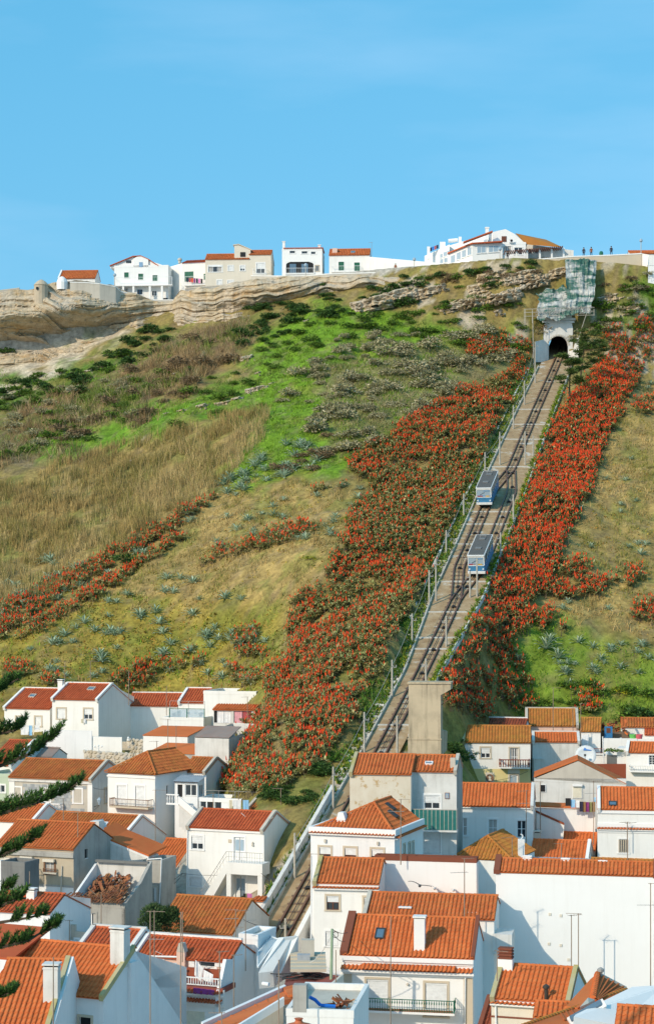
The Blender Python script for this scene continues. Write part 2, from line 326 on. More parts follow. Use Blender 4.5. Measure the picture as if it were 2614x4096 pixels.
# the track cut
_dx = XX - track_x(YY); _hw = track_half(YY) + .15
_cut = (YY < TRK_END + .3) & (YY > 118)
_b = np.clip((np.abs(_dx) - _hw) / 1.6, 0, 1)
ZZ = np.where(_cut, np.where(_b < 1, (track_z(YY) - .35) * (1 - _b) + ZZ * _b, ZZ), ZZ)
ZZ = np.where(_cut & (np.abs(_dx) < _hw + 1.2), np.minimum(ZZ, track_z(YY) + .0), ZZ)
def TZ(x, y):
    x = np.asarray(x, float); y = np.asarray(y, float)
    fx = np.clip((x - GX[0]) / .7, 0, len(GX) - 1.001); fy = np.clip((y - GY[0]) / .7, 0, len(GY) - 1.001)
    i = fx.astype(int); j = fy.astype(int); a = fx - i; b = fy - j
    return (ZZ[j, i] * (1 - a) + ZZ[j, i + 1] * a) * (1 - b) + (ZZ[j + 1, i] * (1 - a) + ZZ[j + 1, i + 1] * a) * b
def UV(x, y, z): return U0 + F * x / y, VH - F * z / y
_slope = np.hypot(*np.gradient(ZZ, .7))
# what grows where: areas surveyed on the hillside
def softpoly(P, e=0):
    n1 = (fbm(XX * .22, YY * .22, 40 + len(P)) - .5) * 150 + (fbm(XX * .9, YY * .9, 50) - .5) * 150; n2 = (fbm(XX * .22, YY * .22, 90 + len(P)) - .5) * 150 + (fbm(XX * .9, YY * .9, 55) - .5) * 150
    u, v = UV(XX, YY, ZZ); return inpoly(u + n1, v + n2, P)
AREA = {
 'reed': [(-300, 2010), (120, 1900), (330, 1830), (600, 1750), (840, 1690), (1060, 1640), (1080, 1700), (1020, 1780), (960, 1870), (850, 1960), (700, 2080), (500, 2220), (300, 2340), (100, 2420), (-300, 2560)],
 'dead': [(620, 1420), (820, 1300), (1000, 1290), (1010, 1400), (860, 1500), (720, 1600), (560, 1700), (350, 1720), (120, 1720), (60, 1640), (300, 1560), (520, 1500)],
 'dead2': [(-200, 1700), (80, 1700), (250, 1750), (420, 1800), (200, 1870), (-200, 1900)],
 'green': [(1040, 1330), (1250, 1210), (1500, 1230), (1750, 1300), (1950, 1330), (2100, 1330), (2050, 1400), (1850, 1480), (1750, 1600), (1560, 1760), (1400, 1850), (1300, 1900), (1100, 1900), (900, 1930), (960, 1830), (1060, 1690), (1000, 1560)],
 'green2': [(100, 1700), (500, 1650), (800, 1560), (1000, 1480), (1100, 1560), (1040, 1660), (800, 1690), (560, 1760), (260, 1820), (80, 1800)],
 'green3': [(-200, 1480), (150, 1520), (450, 1450), (620, 1350), (700, 1340), (640, 1480), (420, 1600), (100, 1640), (-200, 1650)],
 'green4': [(2050, 2480), (2250, 2450), (2420, 2560), (2614, 2620), (2900, 2600), (2900, 2900), (2050, 2900), (2000, 2700)],
 'green5': [(2380, 1360), (2480, 1250), (2614, 1130), (2900, 1080), (2900, 1330), (2614, 1300), (2470, 1330)],
 'succ': [(-200, 2520), (200, 2460), (420, 2380), (700, 2430), (1000, 2450), (1180, 2420), (1120, 2620), (1080, 2780), (-200, 2780)],
 'dry': [(-200, 2560), (300, 2330), (600, 2180), (860, 1990), (1060, 1930), (1300, 1950), (1420, 2020), (1360, 2200), (1200, 2380), (900, 2420), (500, 2420), (200, 2520)],
 'dryR': [(2420, 1640), (2614, 1500), (2900, 1400), (2900, 2500), (2614, 2560), (2330, 2480), (2200, 2480), (2230, 2260), (2330, 2000)],
 'rockL': [(-200, 1200), (130, 1180), (480, 1180), (540, 1330), (340, 1440), (120, 1530), (-200, 1560)],
 'heath': [(1250, 1500), (1560, 1420), (1850, 1380), (1990, 1370), (2050, 1430), (1830, 1560), (1650, 1640), (1500, 1760), (1330, 1830), (1330, 1650)],
}
BASE = {'reed': (.26, .185, .065), 'dead': (.19, .125, .062), 'dead2': (.17, .13, .07), 'green': (.125, .22, .017), 'green2': (.11, .21, .018), 'green3': (.08, .14, .022), 'green4': (.15, .205, .025), 'green5': (.10, .19, .02),
        'succ': (.24, .185, .035), 'dry': (.31, .215, .075), 'dryR': (.30, .21, .07), 'rockL': (.45, .38, .28), 'heath': (.20, .185, .07)}
CC = np.zeros(XX.shape + (3,)); CC[:] = (.20, .155, .05)
for k in ('dry', 'dryR', 'succ', 'reed', 'green3', 'dead2', 'dead', 'green2', 'green', 'heath', 'green4', 'green5', 'rockL'):
    CC[softpoly(AREA[k])] = BASE[k]
# broken colour: earth, moss and straw patches mixed in by noise
_n1 = fbm(XX * .35, YY * .35, 5)[..., None]; _n2 = fbm(XX * .9, YY * .9, 6)[..., None]; _n3 = fbm(XX * .2, YY * .2, 8)[..., None]
for _k in range(2): CC = .5 * CC + .125 * (np.roll(CC, 1, 0) + np.roll(CC, -1, 0) + np.roll(CC, 1, 1) + np.roll(CC, -1, 1))
CC = np.where(_n2 > .63, CC * .55 + np.array((.17, .125, .075)) * .45, CC)
CC = np.where((_n1 > .6), CC * .6 + np.array((.10, .15, .02)) * .4, CC)
CC = np.where((_n3 > .62), CC * .7 + np.array((.22, .15, .05)) * .3, CC)
CC *= (.80 + .80 * fbm(XX * 1.4, YY * 1.4, 21)[..., None])
_hill = (YY > 168) | ((XX > -9.5 - (YY - 160) * .12) & (XX < track_x(YY)) & (YY > 151))
_rock = (_slope > 1.05) & (YY > 262) & (YY < _cy - 0.5) & (fbm(XX * .3, YY * .3, 77) > .52) & (np.abs(_dx) > 4.5)
CC[_rock] = np.array((.42, .35, .25)); CC[_rock] *= (.75 + .5 * fbm(XX[_rock] * .7, ZZ[_rock] * 2.2, 31)[:, None])
CC[~_hill] = np.array((.38, .335, .27))
CC[(YY > _cy)] = np.array((.40, .36, .30))
_i = np.arange(len(GX) * len(GY)).reshape(len(GY), len(GX))
_fc = np.stack([_i[:-1, :-1], _i[:-1, 1:], _i[1:, 1:], _i[1:, :-1]], -1)
_keep = ~((YY[:-1, :-1] > TRK_END - .75) & (YY[:-1, :-1] < TRK_END + 2.2) & (np.abs(_dx[:-1, :-1] + .3) < 2.1))
_V = np.stack([XX, YY, ZZ], -1).reshape(-1, 3)
tag(link('hillside', mesh_np('hillside', _V, _fc[_keep].reshape(-1, 4), 4, [M['soil']], col=CC.reshape(-1, 3), smooth=True)), 'steep green and straw coloured hillside above the town', kind='structure')
# low plain to the horizon, under everything
mb = MB(); mb.poly([(-3000, -60, -37), (3000, -60, -37), (3000, 3500, -37), (-3000, 3500, -37)]); mb.obj('ground', M['conc_light'], label='flat ground far below the town', kind='structure')
# ------------------------------------------------------------------ limestone cliff
m, t, p = _nodes('cliff_rock')
geo = N(t, 'ShaderNodeNewGeometry').outputs['Position']
band = noise(t, 1.0, 5, stretch=(.10, .10, 1.5), rough=.7); big = noise(t, .16, 4); fin = noise(t, 1.1, 6, rough=.75)
c = ramp(t, band, [(.30, (.30, .21, .12)), (.42, (.50, .39, .25)), (.55, (.55, .45, .32)), (.72, (.42, .34, .24))])
c = mixc(t, ramp(t, big, [(.45, 0.0), (.62, .8)]), c, (.50, .43, .34))
c = mixc(t, ramp(t, noise(t, .3, 5, stretch=(1.6, 1.6, .25)), [(.54, 0.0), (.7, .75)]), c, (.47, .30, .13))
c = mixc(t, ramp(t, noise(t, .5, 5, stretch=(2, 2, .5)), [(.58, 0.0), (.7, .75)]), c, (.20, .18, .15))
c = mixc(t, 1.0, c, ramp(t, fin, [(.25, .6), (.6, 1.15)]), 'MULTIPLY')
t.links.new(c, p.inputs['Base Color']); p.inputs['Roughness'].default_value = .95; p.inputs['Specular IOR Level'].default_value = .1; bump(t, p, fin, .8, .35)
M['rock'] = m
def cliff():
    us = np.arange(-190, 1660, 5.0); nt_ = 96; T = np.linspace(0, 1, nt_)
    vt = np.interp(us, CLa[:, 0], CLa[:, 1]) + (fbm(us * .02, us * 0, 61) - .5) * 20; vb = np.interp(us, CLa[:, 0], CLa[:, 2]); Yt = np.interp(us, CLa[:, 0], CLa[:, 3]); Yb = np.interp(us, CLa[:, 0], CLa[:, 4])
    V = np.zeros((len(us), nt_, 3))
    for i, u in enumerate(us):
        B = np.array(at(u, vb[i] + 40, Yb[i] - .5)); Tp = np.array(at(u, vt[i], Yt[i])); P = B + (Tp - B) * T[:, None]
        x = P[:, 0]; z = P[:, 2] + (fbm(x * .07, x * 0 + 4, 5) - .5) * 6 - x * .06     # dipping strata
        H = Tp[2] - B[2]
        ledge = (np.floor(z / 1.15) % 3 - 1) * .45 + (vnoise(z * 1.15, x * .10, 3) - .5) * 1.7 + (vnoise(z * .45, x * .18, 4) - .5) * 1.8
        rough = (fbm(x * .5, z * 1.8, 8, 5) - .5) * 1.1
        blocky = (vnoise(np.floor(x / 1.6) * 3.1, np.floor(z / 1.15) * 1.7, 12) - .5) * .35
        out = (ledge + rough + blocky) * np.clip(H / 8, .35, 1) * np.sin(np.pi * np.clip(T, .04, .97)) ** .4
        out -= .5 * ((z / .95 + fbm(x * .15, z * 0, 33) * .8) % 1.0 < .2) * (.4 + .6 * vnoise(x * .12, np.floor(z / .95), 19)) * np.sin(np.pi * np.clip(T, .04, .97))
        # the great hollow under the left headland
        k = max(0.0, 1 - abs((u - 120) / 430.0) ** 3)
        if k > 0:
            tc_ = .47 - .00008 * u; out += k * (-5.5 * np.exp(-((T - tc_) / .14) ** 2) + 3.4 * np.exp(-((T - tc_ - .25) / .11) ** 2) - 1.6 * np.exp(-((T - .12) / .12) ** 2))
        k = max(0.0, 1 - abs((u - 1130) / 240.0) ** 2)
        if k > 0: out += k * (-3.0 * np.exp(-((T - .40) / .15) ** 2) + 1.6 * np.exp(-((T - .74) / .13) ** 2))
        k = max(0.0, 1 - abs((u - 1420) / 90.0) ** 2)
        if k > 0: out += k * (-2.2 * np.exp(-((T - .42) / .2) ** 2) + 1.0 * np.exp(-((T - .8) / .13) ** 2))
        P = P + np.array([.12, -1, .0]) * out[:, None]
        P[-1] = Tp + np.array([0, 3.2, .1]); P[-2] = Tp
        V[i] = P
    idx = np.arange(len(us) * nt_).reshape(len(us), nt_)
    Fc = np.stack([idx[:-1, :-1], idx[1:, :-1], idx[1:, 1:], idx[:-1, 1:]], -1).reshape(-1, 4)
    return link('cliff', mesh_np('cliff', V.reshape(-1, 3), Fc, 4, [M['rock']], smooth=False))
tag(cliff(), 'pale layered limestone cliff with a deep hollow under the headland', kind='structure')
def onhill(u, v, y0=120, y1=330):
    """where the line of sight through a measured direction meets the hillside"""
    u = np.atleast_1d(np.asarray(u, float)); v = np.atleast_1d(np.asarray(v, float)); Y = np.full(u.shape, np.nan)
    for y in np.arange(y0, y1, .35):
        x = (u - U0) / F * y; z = (VH - v) / F * y; hit = np.isnan(Y) & (TZ(x, np.full_like(x, y)) >= z); Y[hit] = y
    Y = np.where(np.isnan(Y), y1, Y); x = (u - U0) / F * Y
    return np.stack([x, Y, TZ(x, Y)], -1)
# boulders and ledges breaking through the turf
def outcrop(w, h, d, sd, n=3):
    r = random.Random(sd); V = []; Fc = []
    for k in range(n):
        nx, nz_ = 40, 5; hk = h / n; W = w * r.uniform(.55, 1); x0 = r.uniform(-.5, .5) * (w - W); k0 = len(V)
        for j in range(nz_ + 2):
            for i in range(nx):
                a = i / (nx - 1); tt = min(j, nz_ - 1) / (nz_ - 1); e = math.sin(math.pi * a) ** .45
                dd = d * (1 - .2 * k) * e * (1 if 0 < j < nz_ - 1 else .8) * (1 + .7 * (float(_h(int(a * 17 * W / 6), k * 3 + sd, 4)) - .5)) * (1 + 1.6 * (float(fbm(a * 7 + sd, j * 1.3 + k * 3, sd)) - .5))
                zz = k * hk + tt * hk * (.7 + .6 * float(vnoise(a * 9, k, sd)))
                if j >= nz_: dd *= (.45 if j == nz_ else -.5); zz += .04 * (j - nz_)
                V.append((x0 + (a - .5) * W, -dd, zz + a * w * .16))
        for j in range(nz_ + 1):
            for i in range(nx - 1):
                q = k0 + j * nx + i; Fc.append((q, q + 1, q + nx + 1, q + nx))
    return mesh_np('outcrop', V, Fc, 4, [M['rock']])
_oc = [outcrop(9, 2.6, 2.2, 3, 4), outcrop(6, 1.6, 1.6, 5, 3), outcrop(3, 1.1, 1.2, 8, 2)]
OUT = [(1880, 1235, 0, .9), (2010, 1215, 0, 1.0), (2130, 1165, 0, .9), (1800, 1250, 1, 1.0), (1930, 1170, 1, 1.1), (2060, 1130, 1, 1.2), (2210, 1110, 1, 1.1), (2170, 1215, 1, .9), (1990, 1260, 2, 1.2), (1690, 1190, 1, 1.2), (1560, 1220, 1, 1.6), (1480, 1235, 1, 1.5), (1970, 1130, 1, 1.1), (2090, 1120, 1, 1.2), (1760, 1160, 2, 1.5),
       (1020, 1570, 1, .7), (940, 1602, 2, 1.1), (890, 1625, 1, .6), (800, 1632, 2, 1.2), (720, 1650, 2, .9), (660, 1660, 2, .8), (1085, 1540, 2, .8), (980, 1440, 2, 1.6), (1330, 1480, 2, .8), (1600, 1400, 2, .8), (1380, 1420, 2, .6), (1450, 1300, 2, .8), (1160, 1390, 2, .7), (1030, 1500, 2, .9), (520, 1850, 2, .8), (840, 2075, 2, .7), (900, 2160, 2, .6), (2440, 1210, 1, 1.0), (2500, 1260, 1, .9), (2380, 1300, 2, 1.0), (480, 1560, 2, 1.1), (350, 1490, 2, 1.1), (700, 1500, 2, 1.0), (1780, 1390, 2, .6), (1220, 1290, 2, .9)]
for (u, v, k, s_) in OUT:
    q = onhill(u, v)[0]; o = link('rock_outcrop', _oc[k]); o.location = (q[0], q[1] + 1.0, q[2] - .9 * s_); o.scale = (s_,) * 3; o.rotation_euler = (0, 0, random.uniform(-.3, .3))
    zn = zone(u, v, u > 2300); tag(o, ('broad layered limestone ledge ', 'layered pale limestone ledge ', 'small pale rock ')[k] + zn, 'rock', 'limestone rocks ' + zn)
# ------------------------------------------------------------------ funicular track
Ys = np.arange(124, 315, 1.5)
def strip(name, f0, f1, up, mat, Y0=124, Y1=TRK_END + 18, thick=0, parent=None, step=1.5, **k):
    mb = MB(); ys = np.arange(Y0, Y1 + .01, step)
    for a, b in zip(ys[:-1], ys[1:]):
        p = [TP(a, f0(a), up), TP(a, f1(a), up), TP(b, f1(b), up), TP(b, f0(b), up)]
        if thick: mb.prism(p, (0, 0, -thick))
        else: mb.poly(p)
    return mb.obj(name, mat, parent, **k)
m, t, p = _nodes('bed')
c = ramp(t, noise(t, .9, 5), [(.3, (.30, .185, .09)), (.55, (.40, .275, .15)), (.75, (.48, .375, .25))])
c = mixc(t, ramp(t, noise(t, .45, 5), [(.6, 0.0), (.66, .85)]), c, (.52, .48, .42))
c = mixc(t, ramp(t, noise(t, 1.4, 4, stretch=(1, .2, 1)), [(.58, 0.0), (.75, .7)]), c, (.17, .12, .08))
t.links.new(c, p.inputs['Base Color']); p.inputs['Roughness'].default_value = .95; bump(t, p, noise(t, 3, 5), .4, .05); M['bed'] = m
strip('track_bed', lambda y: -float(track_half(y)), lambda y: float(track_half(y)), 0, M['bed'], label='worn concrete bed of the hillside railway', kind='structure')
# expansion walls across the bed
for v in (2180, 2100, 2330, 2600, 2905, 1870, 1760, 1700, 2452, 2555, 2050, 1640):
    Y = float(track_Y(v)); h = float(track_half(Y)); mb = MB(); mb.obox(TP(Y, -h, .01), (2 * h, 0, 0), (0, .22, .09), (0, 0, .10)); mb.obj('bed_joint', M['conc_light'], label='low concrete strip across the railway bed', kind='structure')
LO0, LO1 = float(track_Y(2400)), float(track_Y(1880))            # passing loop
def loop(Y): return 1.28 * max(0.0, min(1.0, min((Y - LO0) / 9.0, (LO1 - Y) / 9.0))) if LO0 < Y < LO1 else 0.0
track = empty('funicular_track', tuple(TP(180)), label='rusty funicular track with a passing loop climbing the hill', cat='railway track')
def local(o, par): o.parent = par; o.matrix_parent_inverse = Matrix.Translation(-Vector(par.location)); return o
def rail(off, Y0, Y1, step=1.5):
    mb = MB(); ys = np.arange(Y0, Y1 + .01, step)
    for a, b in zip(ys[:-1], ys[1:]):
        A, B = TP(a, off(a), 0), TP(b, off(b), 0); d = B - A
        mb.obox(A + Vector((-.10, 0, .0)), (.20, 0, 0), d, (0, 0, .05), 0); mb.obox(A + Vector((-.05, 0, .05)), (.10, 0, 0), d, (0, 0, .13), 0); mb.obox(A + Vector((-.075, 0, .18)), (.15, 0, 0), d, (0, 0, .04), 1)
    return local(mb.obj('rail', [M['rail_dark'], M['rail_top']]), track)
for s in (-1, 1):
    rail(lambda y, s=s: s * .55 - loop(y), 126, TRK_END + 10)
    rail(lambda y, s=s: s * .55 + loop(y), LO0 - .5, LO1 + .5)
for s in (-1, 1):
    mb = MB(); ys = np.arange(126, TRK_END + 8, 2.0)
    if s == 1: ys = np.arange(LO0 - 2, LO1, 2.0)
    for a, b in zip(ys[:-1], ys[1:]): mb.cyl(TP(a, s * loop(a), .16), TP(b, s * loop(b), .16), .035, n=4)
    local(mb.obj('haul_cable', M['cable']), track)
pul = MB(); pul.cyl((-.18, 0, .14), (.18, 0, .14), .14, n=8); pul.box(-.25, -.14, 0, -.19, .14, .16); pul.box(.19, -.14, 0, .25, .14, .16)
pulm = pul.mesh('pulley', M['car_black'])
for Y in np.arange(128, TRK_END, 5.5):
    for s in ((-1, 1) if loop(Y) > 0 else (1,)):
        o = link('cable_pulley', pulm); o.location = TP(Y, s * loop(Y) + .12, 0.02); local(o, track)
slp = MB(); slp.obox((-.85, 0, .0), (1.7, 0, 0), (0, .20, .08), (0, 0, .035)); slpm = slp.mesh('sleeper', M['timber'])
for Y in np.arange(127, TRK_END, 1.1):
    if random.random() < .8: o = link('sleeper', slpm); o.location = TP(Y, -loop(Y), .006); local(o, track)
# sloping kerb walls on both sides
def kerb(side, Y0, Y1, w, h, mat, label, off=0.0):
    e = lambda y: side * (float(track_half(y)) + off)
    mb = MB(); ys = np.arange(Y0, Y1 + .01, 1.5)
    for a, b in zip(ys[:-1], ys[1:]):
        A, B = TP(a, e(a), -.5), TP(b, e(b), -.5); mb.obox(A, (side * w, 0, 0), B - A, (0, 0, h + .5))
    return mb.obj('kerb_wall', mat, label=label, cat='wall')
kerb(-1, 126, 296, .16, .28, M['conc_light'], 'low grey kerb wall along the left edge of the track bed')
kerb(1, 170, 291, .16, .16, M['white_old'], 'low whitewashed kerb along the right edge of the upper track', .02)
# stepped planter beside the left kerb: white risers with earth treads
st = empty('stepped_planter', tuple(TP(190, -4)), label='long flight of white edged planting steps left of the track', cat='steps')
stepm = {}
for k, (w_, mat) in enumerate((('a', 'white_old'), ('b', 'white'), ('c', 'conc_light'))):
    mb = MB(); mb.box(-1.0, -.08, -.6, 0, .12, .16); stepm[k] = mb.mesh('step', M[mat])
for i, Y in enumerate(np.arange(139, 294, .62)):
    o = link('step', stepm[random.choice((0, 0, 1, 2)) if Y < 185 else random.choice((0, 2, 2))]); o.location = TP(Y, -float(track_half(Y)) - .2, random.uniform(-.03, .03)); o.scale = (random.uniform(.8, 1.05), 1, 1); local(o, st)
# white flank wall further up, behind the steps
mb = MB(); ys = np.arange(196, 294, 1.2)
for a, b in zip(ys[:-1], ys[1:]):
    if 225 < a < 268 and (int(a / 5) % 3 == 0): continue
    e = lambda y: -float(track_half(y)) - 1.35
    hh = .35; mb.obox(TP(a, e(a), -.8), (-.25, 0, 0), TP(b, e(b), -.8) - TP(a, e(a), -.8), (0, 0, .8 + hh))
mb.obj('flank_wall', M['white_old'], label='broken white wall running up behind the planting steps', cat='wall')
# ------------------------------------------------------------------ poles along the line
def pole(u, vb, vt, side=1, label=None, r=.10, lean=0, mat='pole'):
    Y = float(track_Y(vb)); b = at(u, vb, Y); h = (vb - vt) / F * Y; z0 = min(b.z, float(TZ(b.x, Y))) - .3
    e = empty('line_pole', (b.x, Y, z0), label=label or 'short grey pole with bracket right of the sunken lower track', cat='pole', group='concrete poles along the funicular')
    H = b.z + h - z0; mb = MB(); mb.cyl((0, 0, 0), (lean, 0, H), r * 1.15, r * .85, 6); mb.obj('shaft', M[mat], e)
    mb = MB(); mb.box(-.05, -.04, H - .75, .42 * side, .04, H - .68); mb.cyl((.4 * side, 0, H - .68), (.4 * side, 0, H - .5), .05, n=5); mb.cyl((.12 * side, 0, H - .68), (.12 * side, 0, H - .5), .05, n=5); mb.obj('bracket', M['steel'], e)
    return Vector((b.x, Y, z0 + H - .55))
PL = [(2138, 1531, 1367), (2095, 1618, 1522), (2051, 1715, 1621), (1997, 1859, 1727), (1938, 1923, 1808), (1853, 2072, 1974), (1783, 2220, 2120), (1742, 2403, 2233), (1715, 2425, 2280), (1647, 2573, 2454), (1567, 2789, 2639), (1456, 3010, 2848), (1332, 3235, 3067), (1178, 3512, 3332)]
PR = [(2098, 1859, 1726), (2051, 2085, 1978), (1906, 2386, 2233), (1878, 2390, 2284), (1783, 2586, 2463), (1702, 2730, 2634), (1587, 3023, 2864), (2130, 1830, 1742), (2000, 2230, 2130)]
ORD = ('first', 'second', 'third', 'fourth', 'fifth', 'sixth', 'seventh', 'eighth', 'ninth', 'tenth', 'eleventh', 'twelfth', 'thirteenth', 'fourteenth')
def poles(L_, s_, w_): return [pole(*q, side=s_, label='concrete pole %s of the track, %s one counted down from the tunnel' % (w_, ORD[sorted(L_, key=lambda k: k[1]).index(q)])) for q in L_]
TL = poles(PL, 1, 'left'); TR = poles(PR, -1, 'right')
pole(1141, 3779, 3674, -1)
def wire(a, b, sag=.3, r=.012, mat='cable', name='wire', label=None, group=None, n=8):
    a, b = Vector(a), Vector(b); pts = [a.lerp(b, i / n) - Vector((0, 0, sag * 4 * (i / n) * (1 - i / n))) for i in range(n + 1)]
    mb = MB(); mb.tube(pts, r, 4); return mb.obj(name, M[mat], label=label, cat='wire', group=group)
for i_, (a, b) in enumerate(zip(TL[:-1], TL[1:])): wire(a, b, .25, .02, 'steel', label='thin wire between the %s and %s pole below the tunnel, left side' % (ORD[i_], ORD[i_ + 1]), group='wires along the left poles')
# tall slanting stay and mast by the tunnel
mb = MB(); p0, p1 = at(2132, 1470, 297), at(2128, 1245, 297); mb.cyl(p0, p1, .07, .05); mb.obj('mast', M['pole'], label='tall thin pale mast left of the tunnel mouth', cat='mast')
mb = MB(); mb.cyl(at(2312, 1352, 298), at(2344, 1252, 298), .05); mb.obj('slanting_pole', M['pole'], label='thin slanting pole right of the tunnel mouth', cat='pole')
# ------------------------------------------------------------------ tunnel portal
pt = empty('tunnel_portal', tuple(TP(TRK_END)), label='whitewashed arched portal of the funicular tunnel', cat='tunnel')
cx, zz = float(track_x(TRK_END)), float(track_z(TRK_END))
R, SP = 1.55, 2.3       # arch radius, springing height
def arch_pts(r, sp, n=14): return [(r * math.cos(math.pi * i / n), sp + r * math.sin(math.pi * i / n)) for i in range(n + 1)]
mb = MB(); ap = arch_pts(R, SP); top = 6.4
L = lambda x, z, y=0.0: (x, y, z)
ring = [(R, -.6)] + ap + [(-R, -.6)]
outer = [(2.3, -.6)] + [(2.3 + .55 * min(1, max(0, z - 2) / 4) if x > 0 else -2.3 - .55 * min(1, max(0, z - 2) / 4), z) for x, z in [(1, 1.5)]]
# wall as a fan of quads between the arch and the outline
def outl(x, z):
    k = 2.75 / 1.0; a = math.atan2(z - SP, x)
    xx, zz2 = math.cos(a), math.sin(a); w = 2.35
    s = min(w / abs(xx) if abs(xx) > 1e-6 else 99, (top - SP) / zz2 if zz2 > 1e-6 else 99)
    return (xx * s, SP + zz2 * s)
oa = [outl(x, z) for x, z in ap]
for i in range(len(ap) - 1):
    mb.poly([L(*ap[i]), L(*oa[i]), L(*oa[i + 1]), L(*ap[i + 1])][::-1])
    mb.poly([L(*ap[i]), L(*ap[i + 1]), L(*ap[i + 1], .5), L(*ap[i], .5)])
for s in (1, -1): mb.poly([L(s * R, -.6), L(s * 2.35, -.6), L(s * 2.35, SP), L(s * R, SP)][::s])
for (x0, z0), (x1, z1) in zip(oa[:-1], oa[1:]): mb.poly([L(x0, z0), L(x0, z0, 1.2), L(x1, z1, 1.2), L(x1, z1)])
mb.obj('portal_wall', M['white_old'], pt)
mb = MB(); mb.box(-2.75, -.22, top, 2.75, 1.2, top + .35); mb.box(-2.6, -.12, top - .4, 2.6, 0.0, top - .12); mb.obj('cornice', M['white_old'], pt)
vs = MB(); vs.box(-.13, -.10, 0, .13, .12, .26); vsm = vs.mesh('arch_brick', M['conc_light'])
for i in range(13):
    a = math.pi * (i + .5) / 13; o = link('arch_brick', vsm, pt); o.location = (math.cos(a) * (R + .02), 0, SP + math.sin(a) * (R + .02)); o.rotation_euler = (0, -(a - math.pi / 2), 0)
mb = MB(); tp = [(R + .03, -.6)] + arch_pts(R + .03, SP) + [(-R - .03, -.6)]
for (x0, z0), (x1, z1) in zip(tp[:-1], tp[1:]):
    mb.poly([(x0, .1, z0), (x0 + 1.5, 16, z0 + 6), (x1 + 1.5, 16, z1 + 6), (x1, .1, z1)])
mb.poly([(x + 1.5, 16, z + 6) for x, z in tp]); mb.obj('tunnel_lining', M['tunnel'], pt)
# wing walls
for nm, lab, pts in (('wing_wall', 'stained white wing wall left of the tunnel mouth', [(2138, 1448, 297.5), (2190, 1450, 299.8), (2190, 1376, 299.8), (2172, 1358, 299), (2140, 1366, 297.5)]), ('wing_wall', 'stub of white wing wall right of the tunnel mouth', [(2272, 1440, 299.8), (2310, 1440, 298), (2314, 1352, 298), (2304, 1352, 298.3), (2290, 1400, 299), (2272, 1405, 299.8)])):
    mb = MB(); mb.prism([at(*q) for q in pts], (0, .5, 0)); mb.obj(nm, M['white_old'], label=lab, cat='wall')
